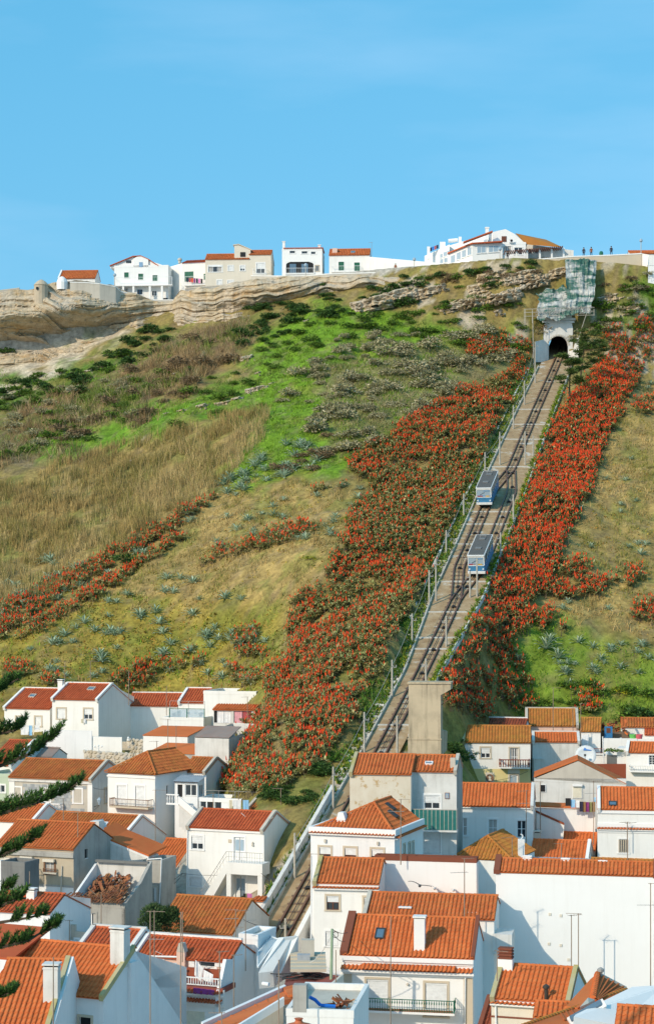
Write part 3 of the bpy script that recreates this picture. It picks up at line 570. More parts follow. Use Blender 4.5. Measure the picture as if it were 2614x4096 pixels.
# ------------------------------------------------------------------ the two cars
def car(v, side, label):
    Y = float(track_Y(v)); o = TP(Y, side * 1.28, .22); tl = math.atan(.396); az = math.atan(float(track_x(Y + 5) - track_x(Y - 5)) / 10)
    e = empty('funicular_car', o, -az, label=label, cat='funicular car', group='funicular cars passing on the loop')
    e.rotation_euler = (tl, 0, -az); W, L_, H = .94, 6.9, 2.05; z0 = .42
    mb = MB(); mb.box(-W, .12, z0, W, L_, z0 + .95); mb.box(-W + .05, .05, z0 + .3, W - .05, .12, z0 + .9); mb.obj('lower_body', M['car_blue'], e)
    mb = MB(); mb.box(-W + .18, .7, .0, W - .18, L_ - .5, z0, 0)
    for y in (1.3, 2.4, 4.6, 5.7): mb.cyl((-W + .2, y, .12), (W - .2, y, .12), .2, n=8)
    mb.obj('undercarriage', M['car_black'], e)
    mb = MB(); mb.box(-W - .04, -.14, z0 + .02, W + .04, .12, z0 + .26); mb.obj('bumper', M['car_white'], e)
    mb = MB(); mb.box(-W + .06, .03, z0 + .98, W - .06, .1, z0 + 1.2); mb.obj('destination_band', M['icon_blue'], e)
    mb = MB(); mb.box(-W + .12, .015, z0 + 1.02, -.15, .03, z0 + 1.16, 0); mb.box(.2, .015, z0 + 1.02, W - .25, .03, z0 + 1.16, 1); mb.obj('stripe', [M['car_red'], M['car_yellow']], e)
    zt = z0 + H
    mb = MB(); f = .09     # white pillars and rails
    for x in (-W, W - f): mb.box(x, .02, z0 + .95, x + f, .14, zt); mb.box(x, L_ - .1, z0 + .95, x + f, L_, zt)
    mb.box(-W + f, .02, zt - .16, W - f, .14, zt); mb.box(-W + f, .02, z0 + .90, W - f, .12, z0 + .98)
    for i in range(1, 6):
        y = L_ * i / 6
        for x in (-W, W - f): mb.box(x, y - .05, z0 + .95, x + f, y + .05, zt)
    mb.obj('window_frame', M['car_white'], e)
    mb = MB(); mb.box(-W + f + .004, .06, z0 + 1.2, W - f - .004, .09, zt - .16); wd = mb.obj('windscreen', M['glass_pale'], e)  # pale glass colour paints in the sky's reflection on the windscreen
    mb = MB(); mb.obox((-.5, .03, z0 + 1.22), (.6, 0, .35), (0, .02, 0), (-.02, 0, .03)); mb.obj('wiper', M['car_black'], wd)
    mb = MB(); mb.box(-.05, .03, zt - .36, W - .2, .055, zt - .2); mb.obj('sun_strip', M['icon_blue'], wd)
    for s in (-1, 1):
        for i in range(6):
            y0, y1 = L_ * i / 6 + .07, L_ * (i + 1) / 6 - .07; mb = MB(); x = s * (W - .05)
            mb.box(min(x, x - s * .03), y0, z0 + 1.02, max(x, x - s * .03), y1, zt - .06); mb.obj('side_window', M['glass'], e)
    mb = MB(); mb.box(-W - .03, -.02, zt, W + .03, L_ + .02, zt + .12); mb.obj('roof_rim', M['car_white'], e)
    mb = MB(); mb.box(-W + .06, .16, zt + .12, W - .06, L_ - .18, zt + .17); rf = mb.obj('roof', M['car_roof'], e)
    for y in (1.8, 4.9):
        mb = MB(); mb.box(-.35, y, zt + .17, .35, y + .6, zt + .27); mb.obj('roof_hatch', M['car_box'], rf)
    mb = MB()
    for p0, p1 in (((-.3, 5.7, 0), (-.3, 5.7, .25)), ((.3, 5.7, 0), (.3, 5.7, .25)), ((-.3, 6.2, 0), (-.3, 6.2, .25)), ((.3, 6.2, 0), (.3, 6.2, .25)), ((-.4, 5.7, .25), (.4, 5.7, .25)), ((-.4, 6.2, .25), (.4, 6.2, .25))):
        mb.cyl(Vector(p0) + Vector((0, 0, zt + .17)), Vector(p1) + Vector((0, 0, zt + .17)), .03, n=4)
    mb.obj('current_collector', M['steel'], rf)
    for s in (-1, 1):
        mb = MB(); mb.cyl((s * .7, -.0, z0 + .5), (s * .8, .06, z0 + .5), .10, n=8); mb.obj('headlight', M['frame_white'], e)
    return e
car(2038, -1, 'upper of the two blue and white funicular cars, on the left side of the loop')
car(2316, 1, 'lower of the two blue and white funicular cars, nearer the town')
# concrete tower by the line
Yt = 166.0; a0 = math.radians(8)
A = at(1630, 3030, Yt); e = empty('concrete_tower', A, -a0, label='stained concrete pier with jutting cap right of the track', cat='tower')
w = 131 / F * Yt / math.cos(a0); hh = (3030 - 2735) / F * Yt
mb = MB(); mb.box(0, 0, -2, w, 2.6, 1.62); mb.box(.05, .04, 1.62, w - .03, 2.5, hh); mb.obj('shaft', M['concrete'], e)
mb = MB(); mb.box(-.05, -.05, 1.60, w + .05, 2.7, 1.72); mb.obj('string_course', M['concrete'], e)
mb = MB(); mb.box(-.06, -.08, hh, w + .9, 2.7, hh + .16); mb.prism([(w - .03, .02, hh), (w + .85, .02, hh), (w + .85, .02, hh - .5), (w - .03, .02, hh - 1.0)], (0, 2.5, 0)); mb.obj('cap', M['concrete'], e)
mb = MB(); mb.tube([(w, .4, hh - 1.9), (w + .55, .4, hh - 1.5), (w, .4, hh - 1.45)], .04); mb.tube([(w + .3, .4, hh - 2.1), (w + .3, .4, hh - 1.5)], .03); mb.obj('iron_bracket', M['rust'], e)
mb = MB(); mb.prism([at(1752, 3040, 166), at(1786, 3000, 167.5), at(1788, 2926, 167.5), at(1752, 2916, 166)], (0, 1.2, 0)); mb.obj('retaining_wall', M['concrete'], label='short dark retaining wall beside the concrete pier', cat='wall')
# ------------------------------------------------------------------ vegetation
def scatter(P, dens, seed, soft=25, ymin=150, ymax=326, cap=None, jit=True):
    """random places on the hillside, DENS per square metre, inside a surveyed area"""
    r = np.random.default_rng(seed); n = int(dens * 160 * (ymax - ymin)); x = r.uniform(-76, 84, n); y = r.uniform(ymin, ymax, n); z = TZ(x, y)
    u, v = UV(x, y, z); n1 = (fbm(x * .3, y * .3, seed) - .5) * soft * 4; n2 = (fbm(x * .3, y * .3, seed + 9) - .5) * soft * 4
    ok = inpoly(u + n1, v + n2, P) & (np.abs(x - track_x(y)) > track_half(y) + np.where(x < track_x(y), 1.5, .7)) & (u > -260) & (u < 2870)
    ok &= y < cliff_Y(x) - 1.0
    q = np.stack([x, y, z], 1)[ok]
    return q[:cap] if cap else q
def blades(name, pts, h, w, cols, seed, lean=.35, per=3, label='', spread=.25):
    r = np.random.default_rng(seed); pts = pts[fbm(pts[:, 0] * .33, pts[:, 1] * .33, seed + 200) + r.uniform(-.12, .12, len(pts)) > .40]; p = np.repeat(pts, per, 0); n = len(p)
    p = p + np.stack([r.normal(0, spread, n), r.normal(0, spread, n), np.zeros(n) - .05], 1); p[:, 2] = TZ(p[:, 0], p[:, 1]) - .05
    hh = h * r.uniform(.45, 1.3, n) * (.55 + .9 * fbm(p[:, 0] * .4, p[:, 1] * .4, seed + 3)); a = r.uniform(0, math.tau, n); ww = w * r.uniform(.6, 1.4, n)
    d = np.stack([np.cos(a), np.sin(a), np.zeros(n)], 1) * ww[:, None] * .5
    tip = p + np.stack([r.normal(0, lean, n) * hh, r.normal(0, lean, n) * hh, hh], 1); mid = (p + tip) / 2 + np.stack([np.zeros(n), np.zeros(n), hh * .08], 1)
    V = np.stack([p - d, p + d, mid + d * .7, tip, mid - d * .7], 1).reshape(-1, 3); b = np.arange(n)[:, None] * 5
    Fc = np.concatenate([b + np.array([0, 1, 2]), b + np.array([0, 2, 4]), b + np.array([4, 2, 3])])
    g_ = fbm(p[:, 0] * .16, p[:, 1] * .16, seed + 77); hh_ = np.clip(((g_ - .5) * 2.6 + .5) * len(cols) + r.uniform(-1.2, 1.2, n), 0, len(cols) - 1).astype(int); c = np.array(cols)[hh_] * r.uniform(.6, 1.35, (n, 1)) * (.95 + .6 * fbm(p[:, 0] * .5, p[:, 1] * .5, seed + 5))[:, None]; c = np.repeat(c, 5, 0)
    return tag(link(name, mesh_np(name, V, Fc, 3, [M['blade']], col=c)), label, kind='stuff')
blades('dry_reeds', scatter(AREA['reed'], 4.0, 1), 1.5, .055, [(.31, .22, .085), (.25, .185, .065), (.20, .175, .05), (.36, .265, .115)], 2, .22, 9, 'tall straw coloured reeds covering the left slope')
blades('dead_canes', np.concatenate([scatter(AREA['dead'], 2.2, 3), scatter(AREA['dead2'], 1.5, 4)]), 1.7, .06, [(.30, .205, .10), (.22, .145, .07), (.17, .115, .055), (.33, .25, .14), (.13, .17, .03)], 5, .5, 8, 'tangled brown dead canes below the cliff')
blades('straw_grass', np.concatenate([scatter(AREA['dry'], 2.2, 6, 40), scatter(AREA['dryR'], 1.8, 7, 40), scatter(AREA['succ'], .5, 71, 40)]), .65, .06, [(.40, .285, .12), (.33, .235, .09), (.26, .19, .065), (.20, .19, .045)], 8, .45, 7, 'dry straw grass in tufts on the lower slope')
blades('green_grass', np.concatenate([scatter(AREA['green'], 3.0, 9), scatter(AREA['green2'], 2.0, 10), scatter(AREA['green3'], 1.6, 11), scatter(AREA['green4'], 3.4, 12), scatter(AREA['green5'], 3.0, 13), scatter(AREA['succ'], .8, 14, 60)]), .42, .08, [(.14, .25, .018), (.11, .20, .016), (.18, .28, .022), (.10, .15, .02)], 15, .5, 6, 'fresh green grass on the upper slope and by the houses')
blades('ground_succulents', np.concatenate([scatter(AREA['succ'], 2.6, 16, 40), scatter(AREA['dry'], .6, 17, 60), scatter(AREA['dryR'], .7, 18, 60)]), .22, .2, [(.27, .20, .03), (.20, .185, .025), (.32, .18, .04), (.17, .165, .035)], 19, .8, 5, 'low ochre and green succulents creeping over the lower slope')
_hz = [(1000, 1400), (1800, 1250), (2050, 1480), (1400, 2050), (1150, 1900), (800, 1680)]
blades('heath', scatter(AREA['heath'], 3.0, 20), .7, .07, [(.25, .225, .10), (.20, .19, .07), (.17, .18, .045), (.29, .25, .13)], 22, .6, 7, 'grey green heath plants on the slope left of the red banks')
# --- shrubs: a ragged cloud of leaf sprays on short twigs
def shrub(seed, cols, n=420, leaf=.16, flat=.9, twig=True):
    r = np.random.default_rng(seed); lob = [(0, 0, .35, .75)] + [(r.uniform(-.6, .6), r.uniform(-.5, .5), r.uniform(.15, .6), r.uniform(.32, .55)) for _ in range(6)]
    V = []; Fc = []; C = []; k = 0
    for i in range(n):
        x, y, z, R_ = lob[r.integers(0, len(lob))]; d = r.normal(size=3); d /= np.linalg.norm(d); d[2] = abs(d[2]) * .9 - .15
        q = np.array([x, y, z * flat]) + d * R_ * r.uniform(.55, 1.02) * np.array([1, 1, flat]); q[2] = max(q[2], .02)
        a = r.normal(size=3); a /= np.linalg.norm(a); b = np.cross(a, d); b /= np.linalg.norm(b) + 1e-6; s_ = leaf * r.uniform(.6, 1.5)
        V += [q - b * s_ * .35, q + b * s_ * .35, q + (d * .9 + a * .5) * s_]; Fc.append((k, k + 1, k + 2)); k += 3
        c = np.array(cols[r.integers(0, len(cols))]) * r.uniform(.6, 1.4); C += [c] * 3
    if twig:
        for i in range(9):
            a = r.uniform(0, math.tau); e = np.array([math.cos(a) * .6, math.sin(a) * .6, r.uniform(.3, .7)]); w = np.array([-math.sin(a), math.cos(a), 0]) * .03
            V += [-w, w, e]; Fc.append((k, k + 1, k + 2)); k += 3; C += [np.array((.09, .065, .045))] * 3
    return mesh_np('shrub', V, Fc, 3, [M['leaf']], col=np.array(C))
GREY = [(.36, .31, .19), (.29, .26, .13), (.41, .36, .22), (.24, .235, .10)]; DARK = [(.045, .095, .02), (.065, .13, .022), (.03, .065, .016)]; MID = [(.09, .17, .02), (.13, .22, .02), (.07, .12, .02)]; BRN = [(.22, .145, .08), (.16, .105, .055), (.26, .19, .10)]; YEL = [(.40, .36, .02), (.30, .32, .02), (.14, .2, .02)]
SH = {'grey': [shrub(s, GREY, 620, .12) for s in (1, 2, 3)], 'dark': [shrub(s, DARK, 560, .15) for s in (4, 5, 6)], 'mid': [shrub(s, MID, 560, .14) for s in (7, 8)], 'brown': [shrub(s, BRN, 560, .13) for s in (9, 10)], 'yellow': [shrub(s, YEL, 380, .13) for s in (11,)]}
LB = {'grey': 'grey brown twiggy shrub', 'dark': 'dark green dense bush', 'mid': 'fresh green bush', 'brown': 'dry brown heath bush', 'yellow': 'yellow flowering bush'}
_nb = [0]; _rest = []
def bush(x, y, s_, kind, label=None, group=None, zs=1.0):
    if label is None and (_nb[0] >= 296 or (s_ < 1.0 and y > 255)):
        a = random.uniform(0, 6.28); ca, sa = math.cos(a) * s_, math.sin(a) * s_; _rest.append((random.choice(SH[kind]), np.array([[ca * 1.1, sa, 0], [-sa * 1.1, ca, 0], [0, 0, s_ * .9]]), (x, y, float(TZ(x, y)) - .12 * s_))); return
    _nb[0] += 1; u, v = UV(x, y, float(TZ(x, y))); zn = zone(u, v, x > float(track_x(y)))
    o = link('shrub', random.choice(SH[kind])); o.location = (x, y, float(TZ(x, y)) - .12 * s_); o.scale = (s_ * random.uniform(.9, 1.35), s_, s_ * random.uniform(.75, 1.1) * zs); o.rotation_euler = (0, 0, random.uniform(0, 6.28))
    return tag(o, label or LB[kind] + ' ' + zn, 'shrub', group or LB[kind].replace('shrub', 'shrubs').replace('bush', 'bushes') + ' ' + zn)
def bushes(kind, P, n, s0, s1, seed):
    q = scatter(P, .8, seed, 10); r = random.Random(seed)
    for i in range(min(n, len(q))): bush(q[i][0], q[i][1], r.uniform(s0, s1), kind)
bushes('grey', [(1330, 1560), (1480, 1430), (1800, 1330), (2030, 1330), (2060, 1450), (1850, 1560), (1640, 1680), (1480, 1800), (1300, 1850), (1200, 1750)], 80, 1.2, 2.8, 31)
bushes('grey', [(1180, 1450), (1420, 1330), (1700, 1300), (1600, 1420), (1380, 1560), (1200, 1640), (1080, 1620)], 30, 1.0, 2.2, 32)
bushes('dark', [(480, 1360), (560, 1300), (680, 1320), (640, 1440), (500, 1480), (330, 1560), (60, 1640), (-80, 1620), (-80, 1530), (150, 1530), (330, 1480)], 44, .8, 2.0, 33)
bushes('mid', [(480, 1360), (640, 1440), (500, 1480), (330, 1560), (60, 1640), (-80, 1620), (-80, 1530), (330, 1480)], 30, .8, 1.8, 46)
bushes('dark', [(980, 1180), (1300, 1120), (1660, 1100), (1900, 1070), (2240, 1050), (2260, 1110), (2000, 1180), (1820, 1230), (1500, 1260), (1200, 1300), (1050, 1420), (960, 1380)], 84, .8, 1.8, 34)
bushes('mid', [(1650, 1110), (1900, 1080), (2240, 1060), (2250, 1130), (2020, 1260), (1750, 1280), (1500, 1270)], 40, .6, 1.5, 47)
bushes('mid', [(1000, 1340), (1400, 1240), (1700, 1250), (2080, 1260), (2130, 1420), (1900, 1400), (1500, 1340), (1150, 1440), (1000, 1560)], 55, .8, 1.7, 35)
bushes('brown', [(1650, 1112), (1900, 1088), (2150, 1078), (2614, 1110), (2614, 1170), (2420, 1180), (2380, 1110), (1800, 1140)], 30, .7, 1.4, 36)
bushes('grey', [(2250, 1120), (2614, 1080), (2700, 1180), (2450, 1260), (2390, 1400), (2320, 1400), (2360, 1230)], 34, .8, 1.8, 37)
bushes('mid', [(2060, 1380), (2160, 1280), (2160, 1420), (2120, 1460)], 14, .6, 1.3, 91)
bushes('mid', [(2330, 1250), (2480, 1150), (2700, 1080), (2700, 1300), (2440, 1340), (2330, 1420)], 60, .7, 1.7, 92)
bushes('grey', [(2100, 1320), (2200, 1270), (2190, 1340), (2120, 1400)], 8, .8, 1.4, 93)
bushes('brown', [(1060, 1900), (1330, 1730), (1380, 1780), (1250, 1900)], 14, .8, 1.5, 38)
bushes('grey', [(0, 1600), (500, 1500), (640, 1600), (400, 1760), (0, 1840)], 30, 1.0, 2.4, 39)
bushes('mid', [(0, 1600), (500, 1500), (1000, 1450), (1040, 1640), (400, 1800), (0, 1840)], 46, .8, 2.0, 44)
bushes('brown', [(600, 1420), (1000, 1300), (1000, 1480), (560, 1700), (100, 1800)], 36, 1.0, 2.3, 45)
bushes('mid', [(2100, 2760), (2480, 2720), (2614, 2740), (2614, 2900), (2350, 2960), (2060, 2900)], 22, .7, 1.5, 40)
bushes('yellow', [(1380, 1790), (1480, 1760), (1490, 1830), (1390, 1860)], 6, .6, 1.1, 41)
bushes('dark', [(1060, 3090), (1250, 3060), (1330, 3060), (1280, 3220), (1080, 3230)], 40, .7, 1.3, 42)
bushes('dark', [(1770, 2900), (1860, 2900), (1900, 3090), (1800, 3040)], 9, .7, 1.2, 48)
for (u, v, s_) in ((1400, 2083, .6), (1240, 2240, .5), (1850, 1985, .5), (1460, 2225, .45), (1580, 1978, .5), (2380, 2820, .7), (2480, 2775, .8), (1860, 1562, .5)):
    q = onhill(u, v)[0]; bush(q[0], q[1], s_ * 1.6, 'yellow')
for (u, v, s_, k) in ((2168, 1335, 1.7, 'brown'), (2182, 1310, 1.4, 'dark'), (2150, 1350, 1.2, 'grey'), (2296, 1385, 1.5, 'grey'), (2318, 1400, 1.4, 'brown'), (2312, 1340, 1.3, 'grey'), (2160, 1290, 1.2, 'mid'), (36, 1430, 2.0, 'dark'), (1575, 1230, 2.4, 'dark'), (530, 2260, 2.2, 'dark'), (500, 1240, 1.6, 'dark'), (2560, 2880, 2.0, 'dark'), (2520, 2890, 1.8, 'mid'), (320, 1150, 1.0, 'mid')):
    q = onhill(u, v)[0]; bush(q[0], q[1], s_, k)
_V, _F, _C, k = [], [], [], 0
for me, R3, p in _rest:
    n = len(me.vertices); v = np.empty(n * 3, np.float32); me.vertices.foreach_get('co', v); c = np.empty(n * 4, np.float32); me.color_attributes['Col'].data.foreach_get('color', c); _V.append(v.reshape(-1, 3) @ R3 + p); _F.append(np.arange(n).reshape(-1, 3) + k); _C.append(c.reshape(-1, 4)[:, :3]); k += n
tag(link('scrub', mesh_np('scrub', np.concatenate(_V), np.concatenate(_F), 3, [M['leaf']], col=np.concatenate(_C))), 'mixed low scrub scattered over the upper slopes', kind='stuff')
# --- agave: thick pointed leaves, the big ones with every leaf a part
AGC = [(.31, .41, .28), (.38, .47, .34), (.25, .34, .21), (.45, .51, .35)]
def agave_leaf(L_, w, el, curl=.25, c=(.2, .28, .2)):
    V = []; Fc = []; n = 4
    for i in range(n + 1):
        t_ = i / n; e = el - curl * t_ * t_; y = L_ * t_ * math.cos(e); z = L_ * t_ * math.sin(e); ww = w * (1 - t_) ** .55 * (.75 + .9 * t_) * .5
        V += [(-ww, y, z + ww * .35), (0, y, z - .02), (ww, y, z + ww * .35)]
        if i: k = 3 * i; Fc += [(k - 3, k - 2, k + 1, k), (k - 2, k - 1, k + 2, k + 1)]
    return V, Fc
leafmesh = []
for i, (el, L_, w) in enumerate(((.25, 1.0, .19), (.6, 1.1, .2), (.95, 1.05, .19), (1.3, .95, .16))):
    V, Fc = agave_leaf(L_, w, el); leafmesh.append(mesh_np('agave_leaf', V, Fc, 4, [M['leaf']], col=np.array([AGC[i % 4]] * len(V)) * np.linspace(.85, 1.15, len(V))[:, None]))
def rosette(seed, n=22):
    r = random.Random(seed); V = []; Fc = []; C = []
    for i in range(n):
        el = .2 + 1.15 * i / n + r.uniform(-.1, .1); v_, f_ = agave_leaf(r.uniform(.8, 1.1), r.uniform(.15, .2), el); a = i * 2.4 + r.uniform(-.2, .2); ca, sa = math.cos(a), math.sin(a); k = len(V)
        V += [(x * ca - y * sa, x * sa + y * ca, z) for x, y, z in v_]; Fc += [tuple(j + k for j in f) for f in f_]; c = np.array(r.choice(AGC)) * r.uniform(.8, 1.2); C += [c] * len(v_)
    return mesh_np('agave_plant', V, Fc, 4, [M['leaf']], col=np.array(C))
AG = [rosette(s) for s in range(4)]
AGB = [(2180, 2600, 1.7), (2230, 2640, 1.4), (2195, 2570, 1.3), (2310, 2580, 1.1), (2400, 2650, 1.0), (2480, 2680, 1.0), (2260, 2690, 1.0), (2370, 2600, 1.0), (2070, 2650, 1.0), (2065, 2500, 1.0), (1225, 2160, 1.3), (560, 2470, 1.3), (900, 2400, 1.3), (890, 2720, 1.2), (830, 2700, 1.1), (1180, 2640, 1.0), (560, 2480, 1.2), (840, 2590, 1.1), (870, 2570, 1.1), (2320, 2040, .9), (2360, 2190, .9), (2560, 2220, 1.1)]
for (u, v, s_) in AGB:
    q = onhill(u, v)[0]; e = empty('agave', (q[0], q[1], q[2] - .05), random.uniform(0, 6), cat='agave', **(lambda zn: dict(label='large blue green agave rosette ' + zn, group='large agaves ' + zn))(zone(u, v, u > 1850))); e.scale = (s_,) * 3
    for i in range(20):
        o = link('leaf', leafmesh[min(3, i // 5)], e); o.rotation_euler = (0, 0, i * 2.399 + random.uniform(-.2, .2)); o.scale = (1, random.uniform(.85, 1.12), random.uniform(.9, 1.1))
AGL = [(2190, 1990, .9), (2240, 2005, .8), (2420, 1920, .9), (2500, 1925, .9), (2480, 2020, .8), (2540, 2010, .8), (2480, 2050, .8), (2550, 2180, .9), (2510, 2190, .8), (2430, 2440, .9), (2120, 2340, .9), (2250, 2440, 1.0), (2570, 2590, .9), (2480, 2590, .9), (2590, 2640, .9), (2080, 2390, .8), (2050, 2470, .9), (2270, 2420, .9), (1440, 1960, .9), (1370, 1950, 1.0), (1480, 1835, 1.0), (1630, 1780, 1.0), (2160, 2280, .8), (2520, 1840, .9), (2600, 1540, 1.1), (2590, 1560, 1.0), (2580, 2180, 1.0), (1700, 2310, .7), (1500, 2690, .9), (2340, 1700, .9), (2350, 1800, .8), (2330, 1900, .8)]
for (P, n, s0, s1, sd) in (([(960, 1880), (1180, 1770), (1300, 1800), (1280, 1870), (1100, 1930), (900, 2000), (880, 1940)], 42, .7, 1.3, 51), ([(-40, 2350), (200, 2220), (420, 2260), (300, 2350), (60, 2460), (-40, 2500)], 26, .8, 1.5, 52), ([(880, 2060), (1350, 1950), (1480, 1990), (1330, 2160), (1000, 2200), (800, 2200)], 30, .6, 1.1, 53),
        ([(150, 2580), (600, 2300), (900, 2330), (1050, 2400), (1120, 2600), (1000, 2740), (200, 2700), (0, 2680)], 52, .6, 1.15, 54), ([(640, 2570), (900, 2500), (1000, 2560), (900, 2620), (700, 2640)], 12, .8, 1.2, 55), ([(0, 2420), (500, 2170), (780, 2020), (800, 2060), (500, 2290), (0, 2560)], 20, .7, 1.1, 56), ([(2040, 2600), (2560, 2560), (2614, 2700), (2400, 2740), (2080, 2740)], 14, .6, .9, 57)):
    q = scatter(P, .5, sd, 8); r = random.Random(sd)
    for k in q[:n]: o = link('agave', r.choice(AG)); o.location = (k[0], k[1], k[2] - .05); s_ = r.uniform(s0, s1) * 1.22; o.scale = (s_,) * 3; o.rotation_euler = (0, 0, r.uniform(0, 6)); zn = zone(*UV(*k), k[0] > track_x(k[1])); tag(o, 'small pale green agave rosette ' + zn, 'agave', 'small agaves ' + zn)
for (u, v, s_) in AGL:
    q = onhill(u, v)[0]; o = link('agave', random.choice(AG)); o.location = q - np.array([0, 0, .05]); o.scale = (s_,) * 3; o.rotation_euler = (0, 0, random.uniform(0, 6)); zn = zone(u, v, u > 1850); tag(o, 'small pale green agave rosette ' + zn, 'agave', 'small agaves ' + zn)
# --- red aloes
LEAFC = [(.34, .35, .12), (.41, .40, .15), (.27, .30, .10), (.47, .41, .18), (.37, .27, .11)]
REDC = [(.80, .066, .014), (.70, .048, .012), (.84, .105, .018), (.56, .038, .014)]
def aloe_leaves(seed, heads=5, leaves=12):
    r = random.Random(seed); V = []; C = []; Fc = []; tops = []
    for h in range(heads):
        cx, cy, cz = r.uniform(-.5, .5), r.uniform(-.5, .5), r.uniform(.3, .8); tops.append((cx, cy, cz))
        for i in range(leaves):
            a = i * 2.4 + r.uniform(-.3, .3); el = r.uniform(-.15, 1.1); L_ = r.uniform(.36, .58); d = Vector((math.cos(a) * math.cos(el), math.sin(a) * math.cos(el), math.sin(el))); s_ = Vector((-math.sin(a), math.cos(a), 0)) * .05
            b = Vector((cx, cy, cz)); m_ = b + d * L_ * .55; e = b + d * L_ + Vector((0, 0, -.08)); k = len(V)
            V += [b - s_, b + s_, m_ + s_, e, m_ - s_]; Fc += [(k, k + 1, k + 2), (k, k + 2, k + 4), (k + 4, k + 2, k + 3)]; c = np.array(r.choice(LEAFC)) * r.uniform(.65, 1.3); C += [c] * 5
        k = len(V); V += [(cx - .05, cy, -.3), (cx + .05, cy, -.3), (cx, cy, cz)]; Fc.append((k, k + 1, k + 2)); C += [np.array((.12, .09, .06))] * 3
    return V, Fc, C, tops
def spike(h=.55, r0=.055, cols=REDC[0]):
    V = []; Fc = []; C = []; n = 5
    for z, r_, c in ((0, .012, (.18, .14, .06)), (h * .42, .012, (.30, .10, .04)), (h * .46, r0, cols), (h * .72, r0 * .8, cols), (h, .008, tuple(min(1, x * 1.15) for x in cols))):
        for i in range(n): t_ = math.tau * i / n; V.append((r_ * math.cos(t_), r_ * math.sin(t_), z)); C.append(c)
    for j in range(4):
        for i in range(n): i2 = (i + 1) % n; Fc.append((j * n + i, j * n + i2, (j + 1) * n + i2, (j + 1) * n + i))
    return V, Fc, C
ALV = [aloe_leaves(s) for s in range(6)]
ALM = [mesh_np('aloe_foliage', v, f, 3, [M['leaf']], col=np.array(c)) for v, f, c, t_ in ALV]
SPM = []
for i in range(4): v, f, c = spike(.44 + .03 * i, .052, REDC[i]); SPM.append(mesh_np('flower_spike', v, f, 4, [M['leaf']], col=np.array(c)))
ALOE_R = [(2440, 1310), (2560, 1280), (2760, 1290), (2760, 1400), (2600, 1440), (2480, 1650), (2395, 1850), (2340, 2000), (2270, 2150), (2190, 2330), (2110, 2480), (2065, 2620), (2110, 2720), (2140, 2840), (2080, 2870), (1880, 2890), (1780, 2840), (1760, 2700), (1800, 2560), (1900, 2370), (2010, 2150), (2110, 1930), (2210, 1700), (2290, 1580), (2380, 1480)]
ALOE_L = [(1850, 1400), (2010, 1330), (2110, 1370), (2110, 1430), (2075, 1570), (1990, 1760), (1925, 1900), (1880, 2000), (1795, 2110), (1745, 2230), (1690, 2380), (1620, 2500), (1540, 2640), (1460, 2780), (1400, 2900), (1330, 3020), (1240, 3110), (1120, 3170), (980, 3180), (880, 3170), (950, 3020), (985, 2880), (1085, 2740), (1150, 2640), (1170, 2480), (1150, 2400), (1300, 2330), (1340, 2230), (1410, 2050), (1500, 1990), (1400, 1900), (1380, 1860), (1560, 1740), (1800, 1600), (2040, 1490), (2040, 1440), (1880, 1440)]
ALOE_S = [([(-60, 2480), (300, 2290), (560, 2140), (850, 1985), (870, 2010), (600, 2180), (330, 2350), (0, 2560), (-60, 2580)], 2.3), ([(60, 2540), (330, 2390), (560, 2240), (720, 2130), (740, 2160), (560, 2290), (330, 2440), (80, 2580)], 1.9), ([(800, 2240), (1000, 2170), (1130, 2110), (1250, 2090), (1270, 2140), (1160, 2170), (980, 2220), (820, 2270)], 1.3), ([(460, 2700), (600, 2640), (780, 2600), (820, 2660), (640, 2700), (520, 2790), (450, 2760)], 1.7), ([(930, 2560), (1000, 2520), (1060, 2550), (1060, 2640), (960, 2650)], 2.0), ([(900, 2690), (1010, 2690), (1100, 2660), (1110, 2730), (1000, 2750), (900, 2740)], 1.4),
          ([(2100, 2300), (2240, 2240), (2330, 2260), (2430, 2330), (2400, 2400), (2250, 2400), (2120, 2400)], 2.0), ([(2080, 2480), (2200, 2430), (2270, 2480), (2280, 2540), (2100, 2540)], 1.9), ([(2440, 2310), (2570, 2280), (2580, 2350), (2450, 2370)], 1.6), ([(2520, 2430), (2700, 2400), (2700, 2500), (2530, 2500)], 1.7), ([(2300, 2770), (2400, 2760), (2420, 2850), (2290, 2870)], 2.2), ([(2530, 1620), (2700, 1560), (2700, 1650), (2540, 1670)], 1.5), ([(0, 2680), (140, 2650), (160, 2700), (0, 2730)], 1.6), ([(100, 2730), (230, 2720), (230, 2745), (100, 2750)], 1.2), ([(2310, 1920), (2400, 1900), (2400, 1950), (2320, 1960)], 1.0), ([(1400, 1830), (1500, 1790), (1530, 1860), (1420, 1900)], 1.2), ([(1220, 1980), (1400, 1920), (1400, 1960), (1260, 2000)], .5)]
_pts = [scatter(ALOE_R, 3.3, 61, 9), scatter(ALOE_L, 2.7, 62, 12)] + [scatter(P, d, 63 + i, 8) for i, (P, d) in enumerate(ALOE_S)]
